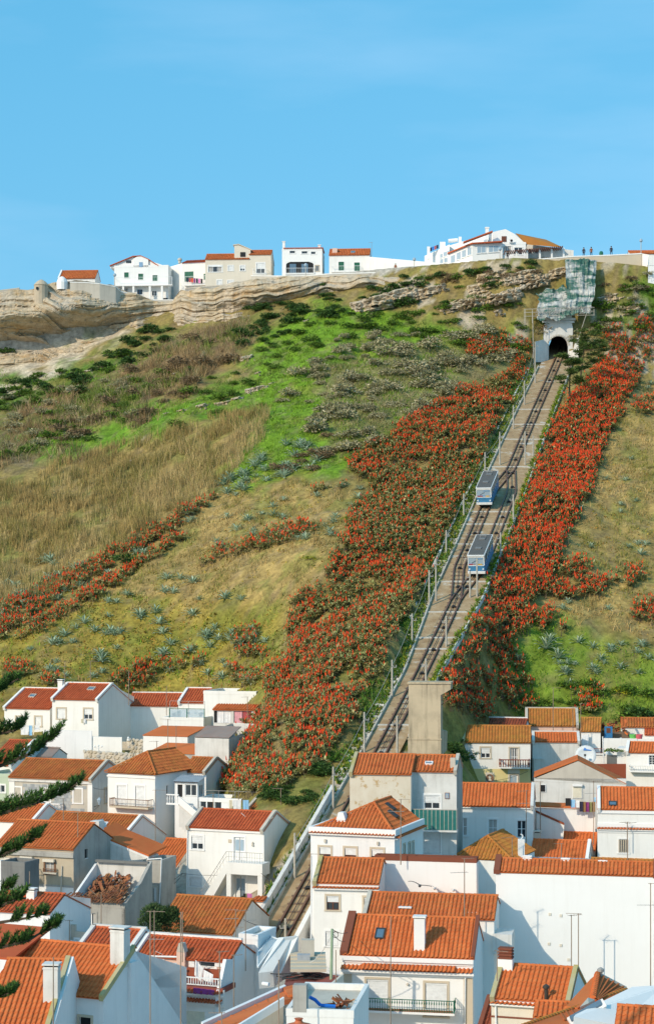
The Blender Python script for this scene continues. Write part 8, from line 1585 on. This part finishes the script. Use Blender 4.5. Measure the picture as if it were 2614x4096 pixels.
# the long white hotel
h = House('b', 'large white hotel building with chimney and orange roof at the cliff edge', 825, 142, 934, 90, 312, 245, a=3, wall='white_clean', side='white_old', roof='flat', depth=9, coping='white_clean', **{**KW, 'name': 'hotel', 'cat': 'hotel'}, wins=[('F', 828, 158, 866, 190, 'w', 'white_clean'), ('F', 880, 165, 918, 198, 'w', 'white_clean')])
HO = h
mb = MB(); mb.prism([h.P(x, y, .6) for x, y in ((778, 140), (940, 150), (880, 100), (838, 78), (778, 92))], (0, 9, 0)); h.part('gable', mb, 'white_clean')
mb = MB(); q = [h.P(885, 100, .5), h.P(935, 150, .5), h.P(1105, 165, 1.5), h.P(1030, 130, 6)]; mb.prism(q, (0, .15, .12)); h.part('orange_roof', mb, 't_ochre')
mb = MB(); a, b = h.P(744, 68, 1.5), h.P(760, 100, 1.5); mb.box(a.x, 1.5, b.z - 1, b.x, 2.1, a.z); mb.box(a.x - .08, 1.42, a.z - .2, b.x + .08, 2.18, a.z - .05); h.part('chimney', mb, 'white_clean')
mb = MB(); a, b = h.P(820, 112, .58), h.P(843, 138, .58); mb.box(a.x, .52, b.z, b.x, .598, a.z); h.part('attic_window', mb, 'brown_wood')
e = h.e
def facet(x0, y0, x1, y1, yb0, yb1, Y0, Y1, nm, mat='white_clean'):
    A, B, C_, D_ = at(*zp('b', x0, y0), Y0), at(*zp('b', x1, y1), Y1), at(*zp('b', x1, yb1), Y1), at(*zp('b', x0, yb0), Y0); mb = MB(); mb.prism(in_(e, (A, B, C_, D_)), (0, 3, 0)); w_ = mb.obj(nm, M[mat], e); return A, B, C_, D_
def fwin(A, B, C_, D_, wins, kind='glass_pale'):
    for (f0, f1, g0, g1) in wins:
        P = lambda f, g: (A.lerp(B, f)).lerp(D_.lerp(C_, f), g); pts = [P(f0, g0), P(f1, g0), P(f1, g1), P(f0, g1)]; mb = MB(); pl = in_(e, pts); mb.prism([p + Vector((0, -.05, 0)) for p in pl], (0, .04, 0)); w_ = mb.obj('window', M['frame_white'], e); c = sum(pl, Vector()) / 4
        for k in (0, 1):
            mb = MB(); l_, r_ = (.06, .47) if k == 0 else (.53, .94); q = [pl[0].lerp(pl[1], l_).lerp(pl[3].lerp(pl[2], l_), .06), pl[0].lerp(pl[1], r_).lerp(pl[3].lerp(pl[2], r_), .06), pl[0].lerp(pl[1], r_).lerp(pl[3].lerp(pl[2], r_), .94), pl[0].lerp(pl[1], l_).lerp(pl[3].lerp(pl[2], l_), .94)]; mb.prism([p + Vector((0, -.07, 0)) for p in q], (0, .015, 0)); mb.obj('pane', M[kind], w_)
        h_ = MB(); h_.obox(pl[3] + Vector((-.1, -.14, -.1)), pl[2] - pl[3] + Vector((.2, 0, 0)), (0, .1, 0), (0, 0, .08)); h_.obj('sill', M['white_clean'], w_)
q = facet(682, 148, 824, 142, 258, 240, 311, 311.5, 'front_wing'); fwin(*q, [(.15, .45, .12, .42), (.53, .86, .12, .42)])
q = facet(566, 195, 682, 148, 272, 258, 315, 311, 'angled_wing'); fwin(*q, [(.13, .3, .18, .62), (.37, .53, .14, .52), (.58, .74, .12, .48), (.80, .96, .10, .45)])
q = facet(458, 204, 576, 150, 250, 240, 325, 318, 'rear_wing', 'white'); fwin(*q, [(.62, .72, .35, .6), (.76, .88, .3, .56), (.9, .99, .3, .55), (.62, .74, .68, .95), (.78, .92, .66, .92)])
q = facet(560, 160, 780, 92, 200, 150, 320, 314, 'upper_wing'); fwin(*q, [(.8, .86, .4, .75), (.88, .94, .35, .7)])
mb = MB()
for a, b in (((566, 194), (682, 146)), ((682, 147), (824, 138)), ((640, 142), (778, 90))):
    Y = 310.5; A, B = at(*zp('b', *a), Y if a[0] != 566 else 314.5), at(*zp('b', *b), Y); A, B = in_(e, (A, B)); mb.obox(A, B - A, (0, 1.2, 0), (0, 0, .2))
mb.obj('roof_edge', M['t_red'], e)
for x0, y0, x1, y1 in ((470, 160, 484, 196), (530, 138, 556, 165), (618, 114, 632, 138)):
    A, B = in_(e, (at(*zp('b', x0, y0), 321), at(*zp('b', x1, y1), 321))); mb = MB(); mb.box(A.x, A.y, B.z - .8, B.x, A.y + .6, A.z); mb.obj('chimney', M['white_clean'], e)
A, B = in_(e, (at(*zp('b', 570, 134), 320), at(*zp('b', 614, 130), 320))); mb = MB(); mb.cyl(A, B, .35, n=10); mb.obj('water_tank', M['white_clean'], e)
mb = MB(); A = in_(e, [at(*zp('b', 866, 134), 311.8)])[0]; mb.box(A.x - .4, A.y - .3, A.z - .3, A.x + .4, A.y, A.z + .3); ac = mb.obj('air_conditioner', M['frame_white'], e); mb = MB(); mb.cyl((A.x, A.y - .33, A.z), (A.x, A.y - .3, A.z), .22, n=12); mb.obj('fan', M['dark'], ac)
q = facet(934, 148, 1158, 178, 215, 205, 316, 314, 'annexe', 'white_old'); fwin(*q, [(.06, .12, .3, .7), (.2, .26, .3, .7)], 'glass')
for i, mt in enumerate(('navy_cloth', 'blue_plastic', 'red_cloth', 'navy_cloth')):
    x = 484 + i * 10; cloth([at(*zp('b', x, 166 - i * 4), 321), at(*zp('b', x + 9, 163 - i * 4), 321), at(*zp('b', x + 9, 180 - i * 4), 321), at(*zp('b', x, 184 - i * 4), 321)], mt, ('dark garment at the left on the hotel roof line', 'blue garment on the hotel roof line', 'dark red garment on the hotel roof line', 'dark garment at the right on the hotel roof line')[i], 'washing', 'washing on the hotel roof', 1)
# pergola
e = empty('pergola', at(*zp('b', 950, 225), 309), label='white posted pergola with brown slatted top on the terrace', cat='pergola')
A0, B0 = at(*zp('b', 835, 188), 308.5), at(*zp('b', 1112, 165), 307.5)
for x, yb, yt in ((840, 235, 186), (890, 228, 182), (940, 222, 178), (1000, 218, 174), (1056, 212, 170), (1112, 208, 166)):
    A, B = in_(e, (at(*zp('b', x - 4, yb), 308.2), at(*zp('b', x + 4, yt), 308.2))); mb = MB(); mb.box(A.x, A.y, A.z, B.x, A.y + .3, B.z); mb.obj('post', M['white_clean'], e)
n = 30
for i in range(n): A = in_(e, [A0.lerp(B0, i / n)])[0]; mb = MB(); mb.box(A.x, A.y - .5, A.z, A.x + .13, A.y + 2.4, A.z + .22); mb.obj('slat', M['brown_wood'], e)
# parapet and retaining walls along the edge
def edge(pts, hh, label, mat='conc_light', cap='white_clean', th=.4, Ydef=None):
    e = empty('retaining_wall', at(*zp(*pts[0][:3]), pts[0][3]), label=label, cat='wall'); mb = MB(); mc = MB()
    for a, b in zip(pts[:-1], pts[1:]):
        A, B = at(*zp(*a[:3]), a[3]) - e.location, at(*zp(*b[:3]), b[3]) - e.location; d = B - A
        mb.obox(A - Vector((0, 0, hh)), d, (0, th, 0), (0, 0, hh)); mc.obox(A + Vector((0, -.06, 0)), d, (0, th + .12, 0), (0, 0, .18))
    mb.obj('masonry', M[mat], e); mc.obj('coping', M[cap], e)
edge([('a', -20, 372, 326), ('a', 92, 358, 326)], 4, 'old stone parapet at the left end of the cliff', 'conc_light', 'conc_light'); edge([('a', 92, 366, 327), ('a', 165, 372, 327)], 5, 'low stained wall left of the round turret', 'conc_light', 'conc_light')
edge([('a', 330, 330, 325), ('a', 405, 332, 325), ('a', 470, 338, 325), ('a', 545, 352, 326), ('a', 570, 374, 327.5), ('a', 640, 392, 328.5), ('a', 720, 414, 329.5), ('a', 840, 414, 329.5)], 3.6, 'long curving parapet in front of the three storey house', 'conc_light', 'white')
edge([('a', 870, 360, 326), ('a', 975, 350, 325), ('a', 1095, 340, 324)], 3.2, 'grey rendered retaining wall under the cream house', 'grey', 'conc_light')
edge([('a', 1180, 300, 321), ('a', 1320, 302, 319), ('a', 1440, 300, 318), ('b', 0, 292, 317), ('b', 200, 286, 316), ('b', 380, 284, 315)], 1.6, 'low rubble parapet along the middle of the cliff top', 'conc_light', 'white')
edge([('b', 380, 288, 314), ('b', 560, 266, 312), ('b', 700, 256, 309.5), ('b', 830, 240, 307.5)], 3.2, 'stained retaining wall under the hotel', 'conc_light', 'conc_light')
edge([('b', 800, 240, 307), ('b', 1000, 222, 306), ('b', 1150, 210, 305.5), ('b', 1320, 204, 305.2), ('b', 1478, 196, 305)], 3.4, 'long pale promenade wall at the right of the cliff top', 'stone_trim', 'white_clean')
edge([('b', 1478, 198, 305.2), ('b', 1512, 204, 303.5), ('b', 1508, 250, 303), ('b', 1600, 248, 303)], 3, 'white stepped end of the promenade wall', 'white_clean', 'white_clean')
h = House('b', 'orange roofed house at the right end of the promenade', 1425, 196, 1700, 184, 312, 250, a=2, tile='orange', pitch=14, wall='white', depth=5, **KW)
# round turret
b = at(*zp('a', 195, 400), 325); e = empty('turret', b, label='small round stone turret with domed top on the cliff edge', cat='turret'); s_ = .8503 / F * 325; mb = MB(); mb.lathe((0, 0, 0), [(1.25, -1.5), (1.25, 55 * s_), (1.35, 57 * s_), (1.1, 66 * s_), (.7, 76 * s_), (.2, 84 * s_), (0, 85 * s_)], 14); mb.obj('wall', M['tan'], e, smooth=False); mb = MB(); mb.box(-.7, -1.4, 32 * s_, -.35, -1.15, 44 * s_); mb.obj('window', M['dark'], e)
b = at(*zp('a', 293, 332), 326); mb = MB(); mb.lathe(b - Vector((0, 0, 1.2)), [(1.0, 0), (1.0, 1.3), (.75, 1.9), (.3, 2.3), (0, 2.4)], 12); mb.obj('white_dome', M['white_clean'], label='small white domed shelter beside the turret', cat='shelter')
# street lamps
def lamp(z, x, yb, yt, Y, label):
    b, t_ = at(*zp(z, x, yb), Y), at(*zp(z, x, yt), Y); e = empty('street_lamp', b, label=label, cat='street lamp'); H_ = t_.z - b.z; mb = MB(); mb.cyl((0, 0, -.5), (0, 0, H_), .07, .05); mb.obj('post', M['conc_light'], e); mb = MB(); mb.lathe((0, 0, H_), [(.08, 0), (.28, .15), (.28, .4), (.1, .6), (0, .6)], 8); mb.obj('lantern', M['glass_pale'], e)
lamp('b', 410, 275, 228, 316, 'street lamp in front of the long low building'); lamp('b', 1475, 190, 140, 306, 'tall street lamp at the end of the promenade wall'); lamp('b', 812, 232, 180, 307.5, 'street lamp at the corner of the hotel'); lamp('a', 1437, 296, 255, 318, 'street lamp by the arched loggia house'); lamp('a', 540, 330, 302, 327, 'street lamp left of the three storey house')
# people on the promenade
def person(x, y, z_, label, jacket, walk=0, hgt=1.72, turn=0):
    q = at(*zp('b', x, y), z_); e = empty('person', q, turn, label=label, cat='person'); s_ = hgt / 1.75
    vs = [(0, 0, .98), (0, 0, 1.18), (0, 0, 1.42), (0, -.01, 1.52), (0, -.02, 1.66), (.1, 0, .92), (.12, -.02 - walk, .5), (.12, .05 - walk, .08), (.12, -.1 - walk, .03), (-.1, 0, .92), (-.12, -.02 + walk, .5), (-.12, .08 + walk, .08), (-.12, -.07 + walk, .03), (.2, 0, 1.4), (.27, .02 + walk * .6, 1.12), (.25, -.08 + walk, .88), (-.2, 0, 1.4), (-.27, .02 - walk * .6, 1.12), (-.25, -.08 - walk, .88)]
    ed = [(0, 1), (1, 2), (2, 3), (3, 4), (0, 5), (5, 6), (6, 7), (7, 8), (0, 9), (9, 10), (10, 11), (11, 12), (2, 13), (13, 14), (14, 15), (2, 16), (16, 17), (17, 18)]; rad = [.15, .14, .16, .06, .105, .1, .07, .05, .045, .1, .07, .05, .045, .07, .05, .04, .07, .05, .04]
    me = bpy.data.meshes.new('person'); me.from_pydata([(a * s_, b * s_, c * s_) for a, b, c in vs], ed, []); o = link('body', me, e); o.modifiers.new('s', 'SKIN')
    for i, r_ in enumerate(rad): me.skin_vertices[0].data[i].radius = (r_, r_ * .8)
    me.skin_vertices[0].data[0].use_root = True; o.modifiers.new('b', 'SUBSURF').levels = 1; bpy.context.view_layer.update(); m2 = bpy.data.meshes.new_from_object(o.evaluated_get(bpy.context.evaluated_depsgraph_get())); o.modifiers.clear(); o.data = m2; m2.materials.clear()
    for k in (jacket, 'trouser', 'skin', 'hair', 'car_black'): m2.materials.append(M[k])
    for p in m2.polygons: c = p.center / s_; p.material_index = 4 if c.z < .09 else 1 if c.z < .93 and abs(c.x) < .21 else (2 if c.z < .93 else 0) if c.z < 1.5 else 2
    hm = MB(); hm.lathe((0, .01 * s_, 1.64 * s_), [(.10, -.02), (.125, .05), (.10, .12), (.04, .16), (0, .165)], 8); hm.obj('hair', M['hair'], e)
person(848, 230, 307, 'person in dark clothes standing by the pergola posts', 'black_cloth', .0)
person(1206, 214, 306.5, 'person in a dark jacket leaning at the promenade wall, left of three', 'jacket', .05)
person(1241, 212, 306.5, 'person in a rust coloured jacket at the promenade wall', 'jacket_rust', .0)
person(1335, 208, 306.5, 'person in dark clothes walking at the right along the promenade', 'jacket', .16)
person(322, 285, 318, 'person half hidden behind the low parapet by the white shed', 'jacket_rust', .0, 1.6)
mb = MB(); q = at(*zp('b', 1288, 204), 306); mb.lathe(q, [(0, 0), (.3, 0), (.34, .5), (.2, .75), (0, .8)], 10); mb.obj('litter_bin', M['green_metal'], label='dark green litter bin on the promenade wall', cat='litter bin')
def mast(z, x, yb, yt, Y, label, arms=1, r=.035, mat='antenna_rod', seed=0, al=.5):
    b, t_ = at(*zp(z, x, yb), Y), at(*zp(z, x, yt), Y); e = empty('aerial', b, random.Random(seed).uniform(-.5, .5), label=label, cat='aerial'); H_ = t_.z - b.z; mb = MB(); mb.cyl((0, 0, -.8), (0, 0, H_), r, r * .8, 5); mb.obj('pole', M[mat], e); rr = random.Random(seed + 5)
    for k in range(arms):
        z0 = H_ * (1 - .0 - .22 * k) - .03; L_ = al * rr.uniform(.8, 1.3); mb = MB(); sg = rr.choice((-1, 1)); mb.cyl((-L_ * .25 * sg, 0, z0), (L_ * sg, 0, z0), .018, n=4); n = 5
        for i in range(n): xx = (-.2 + 1.2 * i / (n - 1)) * L_ * sg; mb.cyl((xx, -.28 + .04 * i, z0), (xx, .28 - .04 * i, z0), .010, n=3)
        mb.obj('yagi', M['steel' if k % 2 else mat], e)
mast('b', 210, 208, 140, 324, 'thin aerial on the orange roofed cliff house', 1, .03, seed=1)
# ------------------------------------------------------------------ rock netting above the tunnel
m, t, p = _nodes('netting'); c = ramp(t, noise(t, .55, 5, stretch=(.5, 1, 1.9), rough=.65), [(.40, (.03, .10, .07)), (.46, (.09, .18, .14)), (.49, (.30, .31, .29)), (.62, (.52, .52, .48))]); t.links.new(mixc(t, 1.0, c, ramp(t, noise(t, 1.2, 4, stretch=(3, 3, .6)), [(.3, .6), (.6, 1.1)]), 'MULTIPLY'), p.inputs['Base Color']); p.inputs['Roughness'].default_value = .5; M['netting'] = m
def netting(name, quad, label, sd):
    (u0, v0), (u1, v1), (u2, v2), (u3, v3) = quad; V = []; Fc = []; nx, ny = 26, 30
    for j in range(ny + 1):
        for i in range(nx + 1):
            a, b = i / nx, j / ny; u = (u0 * (1 - a) + u1 * a) * (1 - b) + (u3 * (1 - a) + u2 * a) * b; v = (v0 * (1 - a) + v1 * a) * (1 - b) + (v3 * (1 - a) + v2 * a) * b; u += (float(fbm(b * 6, sd, 5)) - .5) * 60 * abs(a - .5); v += (float(fbm(a * 6, sd, 9)) - .5) * 70 * abs(b - .5); k = float(fbm(a * 6 + sd, b * 5, sd)) + .5 * float(fbm(a * 16, b * 3, sd + 1)); V.append(tuple(at(u, v, 303.4 - 4.2 * b - k * 1.1)))
    for j in range(ny):
        for i in range(nx): q = j * (nx + 1) + i; Fc.append((q, q + 1, q + nx + 2, q + nx + 1))
    return tag(link(name, mesh_np(name, V, Fc, 4, [M['netting']])), label, 'netting')
netting('rock_netting', [zp('b', *q) for q in ((1130, 225), (1278, 222), (1240, 470), (1118, 490))], 'tall torn green and white netting hung down the rock above the tunnel', 3)
netting('rock_netting', [zp('b', *q) for q in ((988, 375), (1124, 340), (1120, 498), (985, 500))], 'lower left sheet of torn green netting above the tunnel', 8)
# illuminated sign frame with greeting lettering
e = empty('sign_frame', at(*zp('b', 925, 480), 299), label='pale pipe frame carrying wire greeting letters above the tunnel', cat='sign'); mb = MB(); pt_ = lambda x, y: in_(e, [at(*zp('b', x, y), 298.7)])[0]
for (a, b) in (((926, 455), (1256, 446)), ((926, 488), (1256, 482)), ((926, 470), (1256, 464))): mb.cyl(pt_(*a), pt_(*b), .05, n=4)
for x in (926, 932, 964, 998, 1045, 1090, 1122, 1180, 1254): mb.cyl(pt_(x, 454), pt_(x, 520 if x < 970 else 486), .05, n=4)
mb.obj('pipe_frame', M['pole'], e)
cu = bpy.data.curves.new('lettering', 'FONT'); cu.body = 'Boas Festas'; cu.size = 2.5; cu.shear = .35; cu.fill_mode = 'NONE'; cu.bevel_depth = .035; cu.bevel_resolution = 0; cu.resolution_u = 3; o = bpy.data.objects.new('x', cu); COL.objects.link(o); bpy.context.view_layer.update(); me = bpy.data.meshes.new_from_object(o.evaluated_get(bpy.context.evaluated_depsgraph_get())); bpy.data.objects.remove(o); o = link('lettering', me, e); me.materials.clear(); me.materials.append(M['curtain']); q = pt_(975, 484); o.location = q + Vector((0, -.15, .1)); o.rotation_euler = (math.pi / 2, -.02, 0); o.scale = (.78, 1.0, 1)
# ------------------------------------------------------------------ aerials and service poles over the town
AE = [(1, 572, 292, 100, 198, 'tall aerial with two cross arms behind the left chimney', 2), (1, 795, 296, 98, 199, 'tall aerial on the broad walled house ridge', 1), (1, 1132, 420, 180, 195, 'plain rod aerial beside the broad side wall', 0), (2, 145, 510, 318, 198, 'thin mast in front of the long low roof', 0), (2, 158, 930, 605, 181, 'tall aerial standing on the grey gable house', 1), (2, 230, 915, 665, 182, 'shorter aerial beside the tall one on the grey gable', 1), (2, 60, 940, 800, 182, 'small aerial left on the grey gable house', 1), (2, 855, 680, 410, 188, 'aerial rising through the tiled awning', 1), (2, 555, 1400, 1255, 162, 'rusty aerial in front of the glazed veranda', 1), (2, 778, 1400, 1235, 162, 'slim aerial in front of the hanging washing', 0), (2, 1148, 1420, 1215, 160, 'aerial on the lichened roof by the steps', 1),
      (5, 685, 480, 215, 146, 'tall paired aerial at the right end of the tan house', 1), (5, 558, 300, 95, 160, 'rusty bent aerial before the tiled house', 1), (5, 1365, 560, 20, 157, 'very tall thin aerial before the hip roofed house', 1), (5, 890, 1210, 935, 137, 'white pipe aerial in front of the ruin window', 0), (5, 612, 1365, 1165, 129, 'T shaped aerial in front of the battlement', 1), (5, 262, 890, 735, 139, 'slim rod before the small balcony of the tan house', 0), (6, 752, 1420, 1070, 117, 'rusty mast with several aerials at the end of the pink house row', 3), (6, 838, 1500, 1075, 116, 'second mast with aerials beside the rusty one', 2), (6, 285, 1420, 1090, 114, 'tall brown rod mast rising over the pink house', 0), (6, 38, 1420, 1075, 112, 'brown mast with aerial before the white gable', 0),
      (9, 1320, 1200, 95, 95, 'long rusty mast with yagi aerials against the white gable', 2), (9, 470, 1150, 500, 92, 'bare brown pole in front of the square chimney', 0), (10, 490, 1150, 105, 96, 'bare brown pole crossing the pink house', 0), (10, 830, 1150, 450, 98, 'pole with blue tipped aerial at the right of the pink terrace', 1), (10, 955, 1000, 480, 108, 'aerial mast on the blue shaded wall', 1), (10, 1350, 1150, 525, 84, 'stubby topped pole before the red terrace', 0), (10, 850, 1150, 985, 86, 'low aerial over the orange sheet roof', 1),
      (11, 790, 1080, 220, 104, 'tall slender pole in front of the green balcony', 0), (11, 370, 870, 480, 108, 'rusty pole beside the red terrace wall', 0), (7, 882, 580, 100, 132, 'tall aerial with two arms by the hip roofed house', 2), (7, 1440, 1170, 620, 122, 'tall aerial against the bird wall', 2), (7, 92, 900, 580, 131, 'aerial at the left edge of the brown windowed house', 1), (4, 650, 350, 0, 187, 'tall aerial on the ochre roof', 1), (4, 824, 350, 165, 187.5, 'aerial right on the ochre roof', 1), (4, 892, 600, 140, 186, 'brown aerial between the ochre roofs', 1), (4, 415, 1400, 905, 154, 'aerial crossing the bright three windowed roof', 2), (4, 538, 1290, 825, 160, 'tall aerial left in the courtyard', 1), (4, 1005, 1300, 820, 158, 'tall aerial right in the courtyard', 2), (8, 290, 405, 215, 146, 'aerial beside the pyramid roof', 1), (8, 722, 400, 270, 153, 'aerial on the short bright roof', 1), (8, 1302, 420, 90, 145, 'aerial in front of the barred window', 2), (8, 810, 1480, 900, 124, 'thin left pole of the pair before the huge white wall', 1), (8, 872, 1480, 885, 123.6, 'thick right pole of the pair before the huge white wall', 1), (8, 1505, 1480, 620, 121, 'tall aerial with short arms at the right edge of the huge wall', 2), (12, 275, 540, 405, 108, 'small aerial beside the slatted chimney', 1), (12, 1248, 1000, 835, 90, 'bare rod standing before the sloping gable wall', 0), (4, 1300, 1330, 1180, 155, 'short aerial above the barred window', 1)]
for i, (z, x, yb, yt, Y, lb, n) in enumerate(AE): mast(z, x, yb, yt, Y, lb, n, .04 if Y > 120 else .035, seed=i * 3 + 2, al=.75 if Y > 120 else .6)
b, t_ = at(*zp(11, 328, 690), 112), at(*zp(11, 341, 318), 112); e = empty('utility_pole', b, label='green painted utility pole in front of the lattice windowed house', cat='utility pole'); mb = MB(); mb.cyl((0, 0, -2.5), t_ - b, .11, .08, 8); mb.obj('shaft', M['green_pole'], e); mb = MB(); mb.tube([(t_ - b) + Vector((math.cos(a) * .18 + .2, 0, -.35 + math.sin(a) * .18)) for a in np.linspace(0, 9, 16)], .025, 4); mb.obj('cable_coil', M['cable'], e)
top = t_
WI = [(top, at(*zp(11, 460, 345), 118), .15, 'cable', 'cable from the green pole to the balcony house'), (top - Vector((0, 0, .3)), at(*zp(11, 170, 580), 114), .3, 'cable_white', 'pale cable from the green pole down to the alley'), (top - Vector((0, 0, .2)), at(*zp(11, 440, 412), 118), .2, 'cable', 'lower thin cable from the green pole to the balcony house'), (at(*zp(6, 102, 800), 150), at(*zp(6, 285, 750), 151), .35, 'cable', 'drooping cable from the grey lean to toward the stair house'), (at(*zp(6, 102, 815), 150), at(*zp(6, 285, 758), 151), .6, 'cable', 'lower drooping cable beside the stair house'), (at(*zp(6, 285, 755), 151), at(*zp(6, 668, 765), 150.5), .1, 'cable', 'cable running along the front of the stair house'), (at(*zp(6, 975, 752), 148), at(*zp(6, 1190, 800), 147), .4, 'cable', 'cable crossing the gable of the stair house'), (at(*zp(6, 820, 1160), 118), at(*zp(6, 1185, 1180), 138), .4, 'cable', 'long cable from the masts to the track pole'), (at(*zp(6, 1275, 420), 157), at(*zp(6, 985, 940), 146), .4, 'cable', 'long slack cable from the track pole down past the stair house'), (at(*zp(6, 1275, 425), 157), at(*zp(6, 1460, 130), 160), .2, 'cable', 'cable from the track pole up to the lichened house'), (at(*zp(4, 0, 822), 178), at(*zp(4, 430, 735), 178), .3, 'cable', 'black cable sagging across the yellow house front'), (at(*zp(2, 800, 1430), 153), at(*zp(2, 1080, 1470), 151.5), .6, 'cable_white', 'white cable drooping over the stair house roof'), (at(*zp(10, 270, 450), 116.4), at(*zp(10, 760, 430), 116.6), .5, 'cable_white', 'white cable looping across the pink house roof'), (at(*zp(1, 820, 1210), 170), at(*zp(1, 940, 1218), 171), .1, 'cable', 'short cable between the tiled house and the hip roofed house')]
for a, b, sg, mt, lb in WI: wire(a, b, sg, .02, mt, label=lb)
# washing beside the stone framed windows and elsewhere
A, B = at(*zp(1, 55, 650), 196), at(*zp(1, 355, 668), 194.6); e = empty('clothes_line', A, label='clothes line under the stone framed windows at the left', cat='clothes line'); mb = MB(); mb.tube([Vector(), B - A], .015, 4); mb.obj('line', M['cable_white'], e)
for x0, x1, yb, mt, lb in ((58, 75, 700, 'navy_cloth', 'dark printed cloth at the left of the washing line'), (78, 110, 728, 'cream_cloth', 'cream towel on the left washing line'), (120, 160, 700, 'white_cloth', 'white cloth half behind the pine bough'), (185, 252, 745, 'white_cloth', 'wide white sheet on the left washing line'), (256, 284, 750, 'blue_cloth', 'light blue towel on the left washing line'), (288, 300, 745, 'cream_cloth', 'narrow beige cloth next to the blue towel'), (305, 350, 705, 'white_cloth', 'two small white shirts at the right of the washing line')):
    cloth([at(*zp(1, x0, 660), 195.4), at(*zp(1, x1, 662), 195.3), at(*zp(1, x1, yb), 195.3), at(*zp(1, x0, yb), 195.4)], mt, lb, 'washing', 'washing under the left windows', 3)
for x0, x1, yb, mt, lb in ((713, 733, 642, 'cream_cloth', 'beige cloth drying under the half shuttered window'), (736, 758, 640, 'white_cloth', 'white cloth drying under the half shuttered window')): cloth([at(*zp(1, x0, 604), 194.4), at(*zp(1, x1, 604), 194.4), at(*zp(1, x1, yb), 194.4), at(*zp(1, x0, yb), 194.4)], mt, lb, 'washing', None, 2)
for x0, x1, mt, lb in ((695, 722, 'cream_cloth', 'cream garment on the line by the veranda'), (728, 800, 'white_cloth', 'white shirt on the line by the veranda'), (815, 866, 'blue_cloth', 'pale blue sheet on the line by the veranda')): cloth([at(*zp(2, x0, 1318), 161), at(*zp(2, x1, 1318), 161), at(*zp(2, x1, 1400), 161), at(*zp(2, x0, 1400), 161)], mt, lb, 'washing', 'washing by the veranda', 3)
for x0, x1, mt, lb in ((818, 838, 'black_cloth', 'dark garment hung under the stair landing'), (838, 850, 'olive_cloth', 'olive garment hung under the stair landing'), (852, 895, 'magenta_cloth', 'bright pink towel hung under the stair landing')): cloth([at(*zp(6, x0, 930), 148), at(*zp(6, x1, 932), 148), at(*zp(6, x1, 1000), 148), at(*zp(6, x0, 990), 148)], mt, lb, 'washing', 'washing under the stair landing', 2)
for x0, x1, lb in ((225, 300, 'pale grey sheet drying at the foot of the lattice windowed house'), (300, 405, 'pinkish sheet drying at the foot of the lattice windowed house')): cloth([at(*zp(11, x0, 632), 127), at(*zp(11, x1, 640), 127), at(*zp(11, x1, 690), 127), at(*zp(11, x0, 680), 127)], 'white_cloth', lb, 'washing', None, 4)
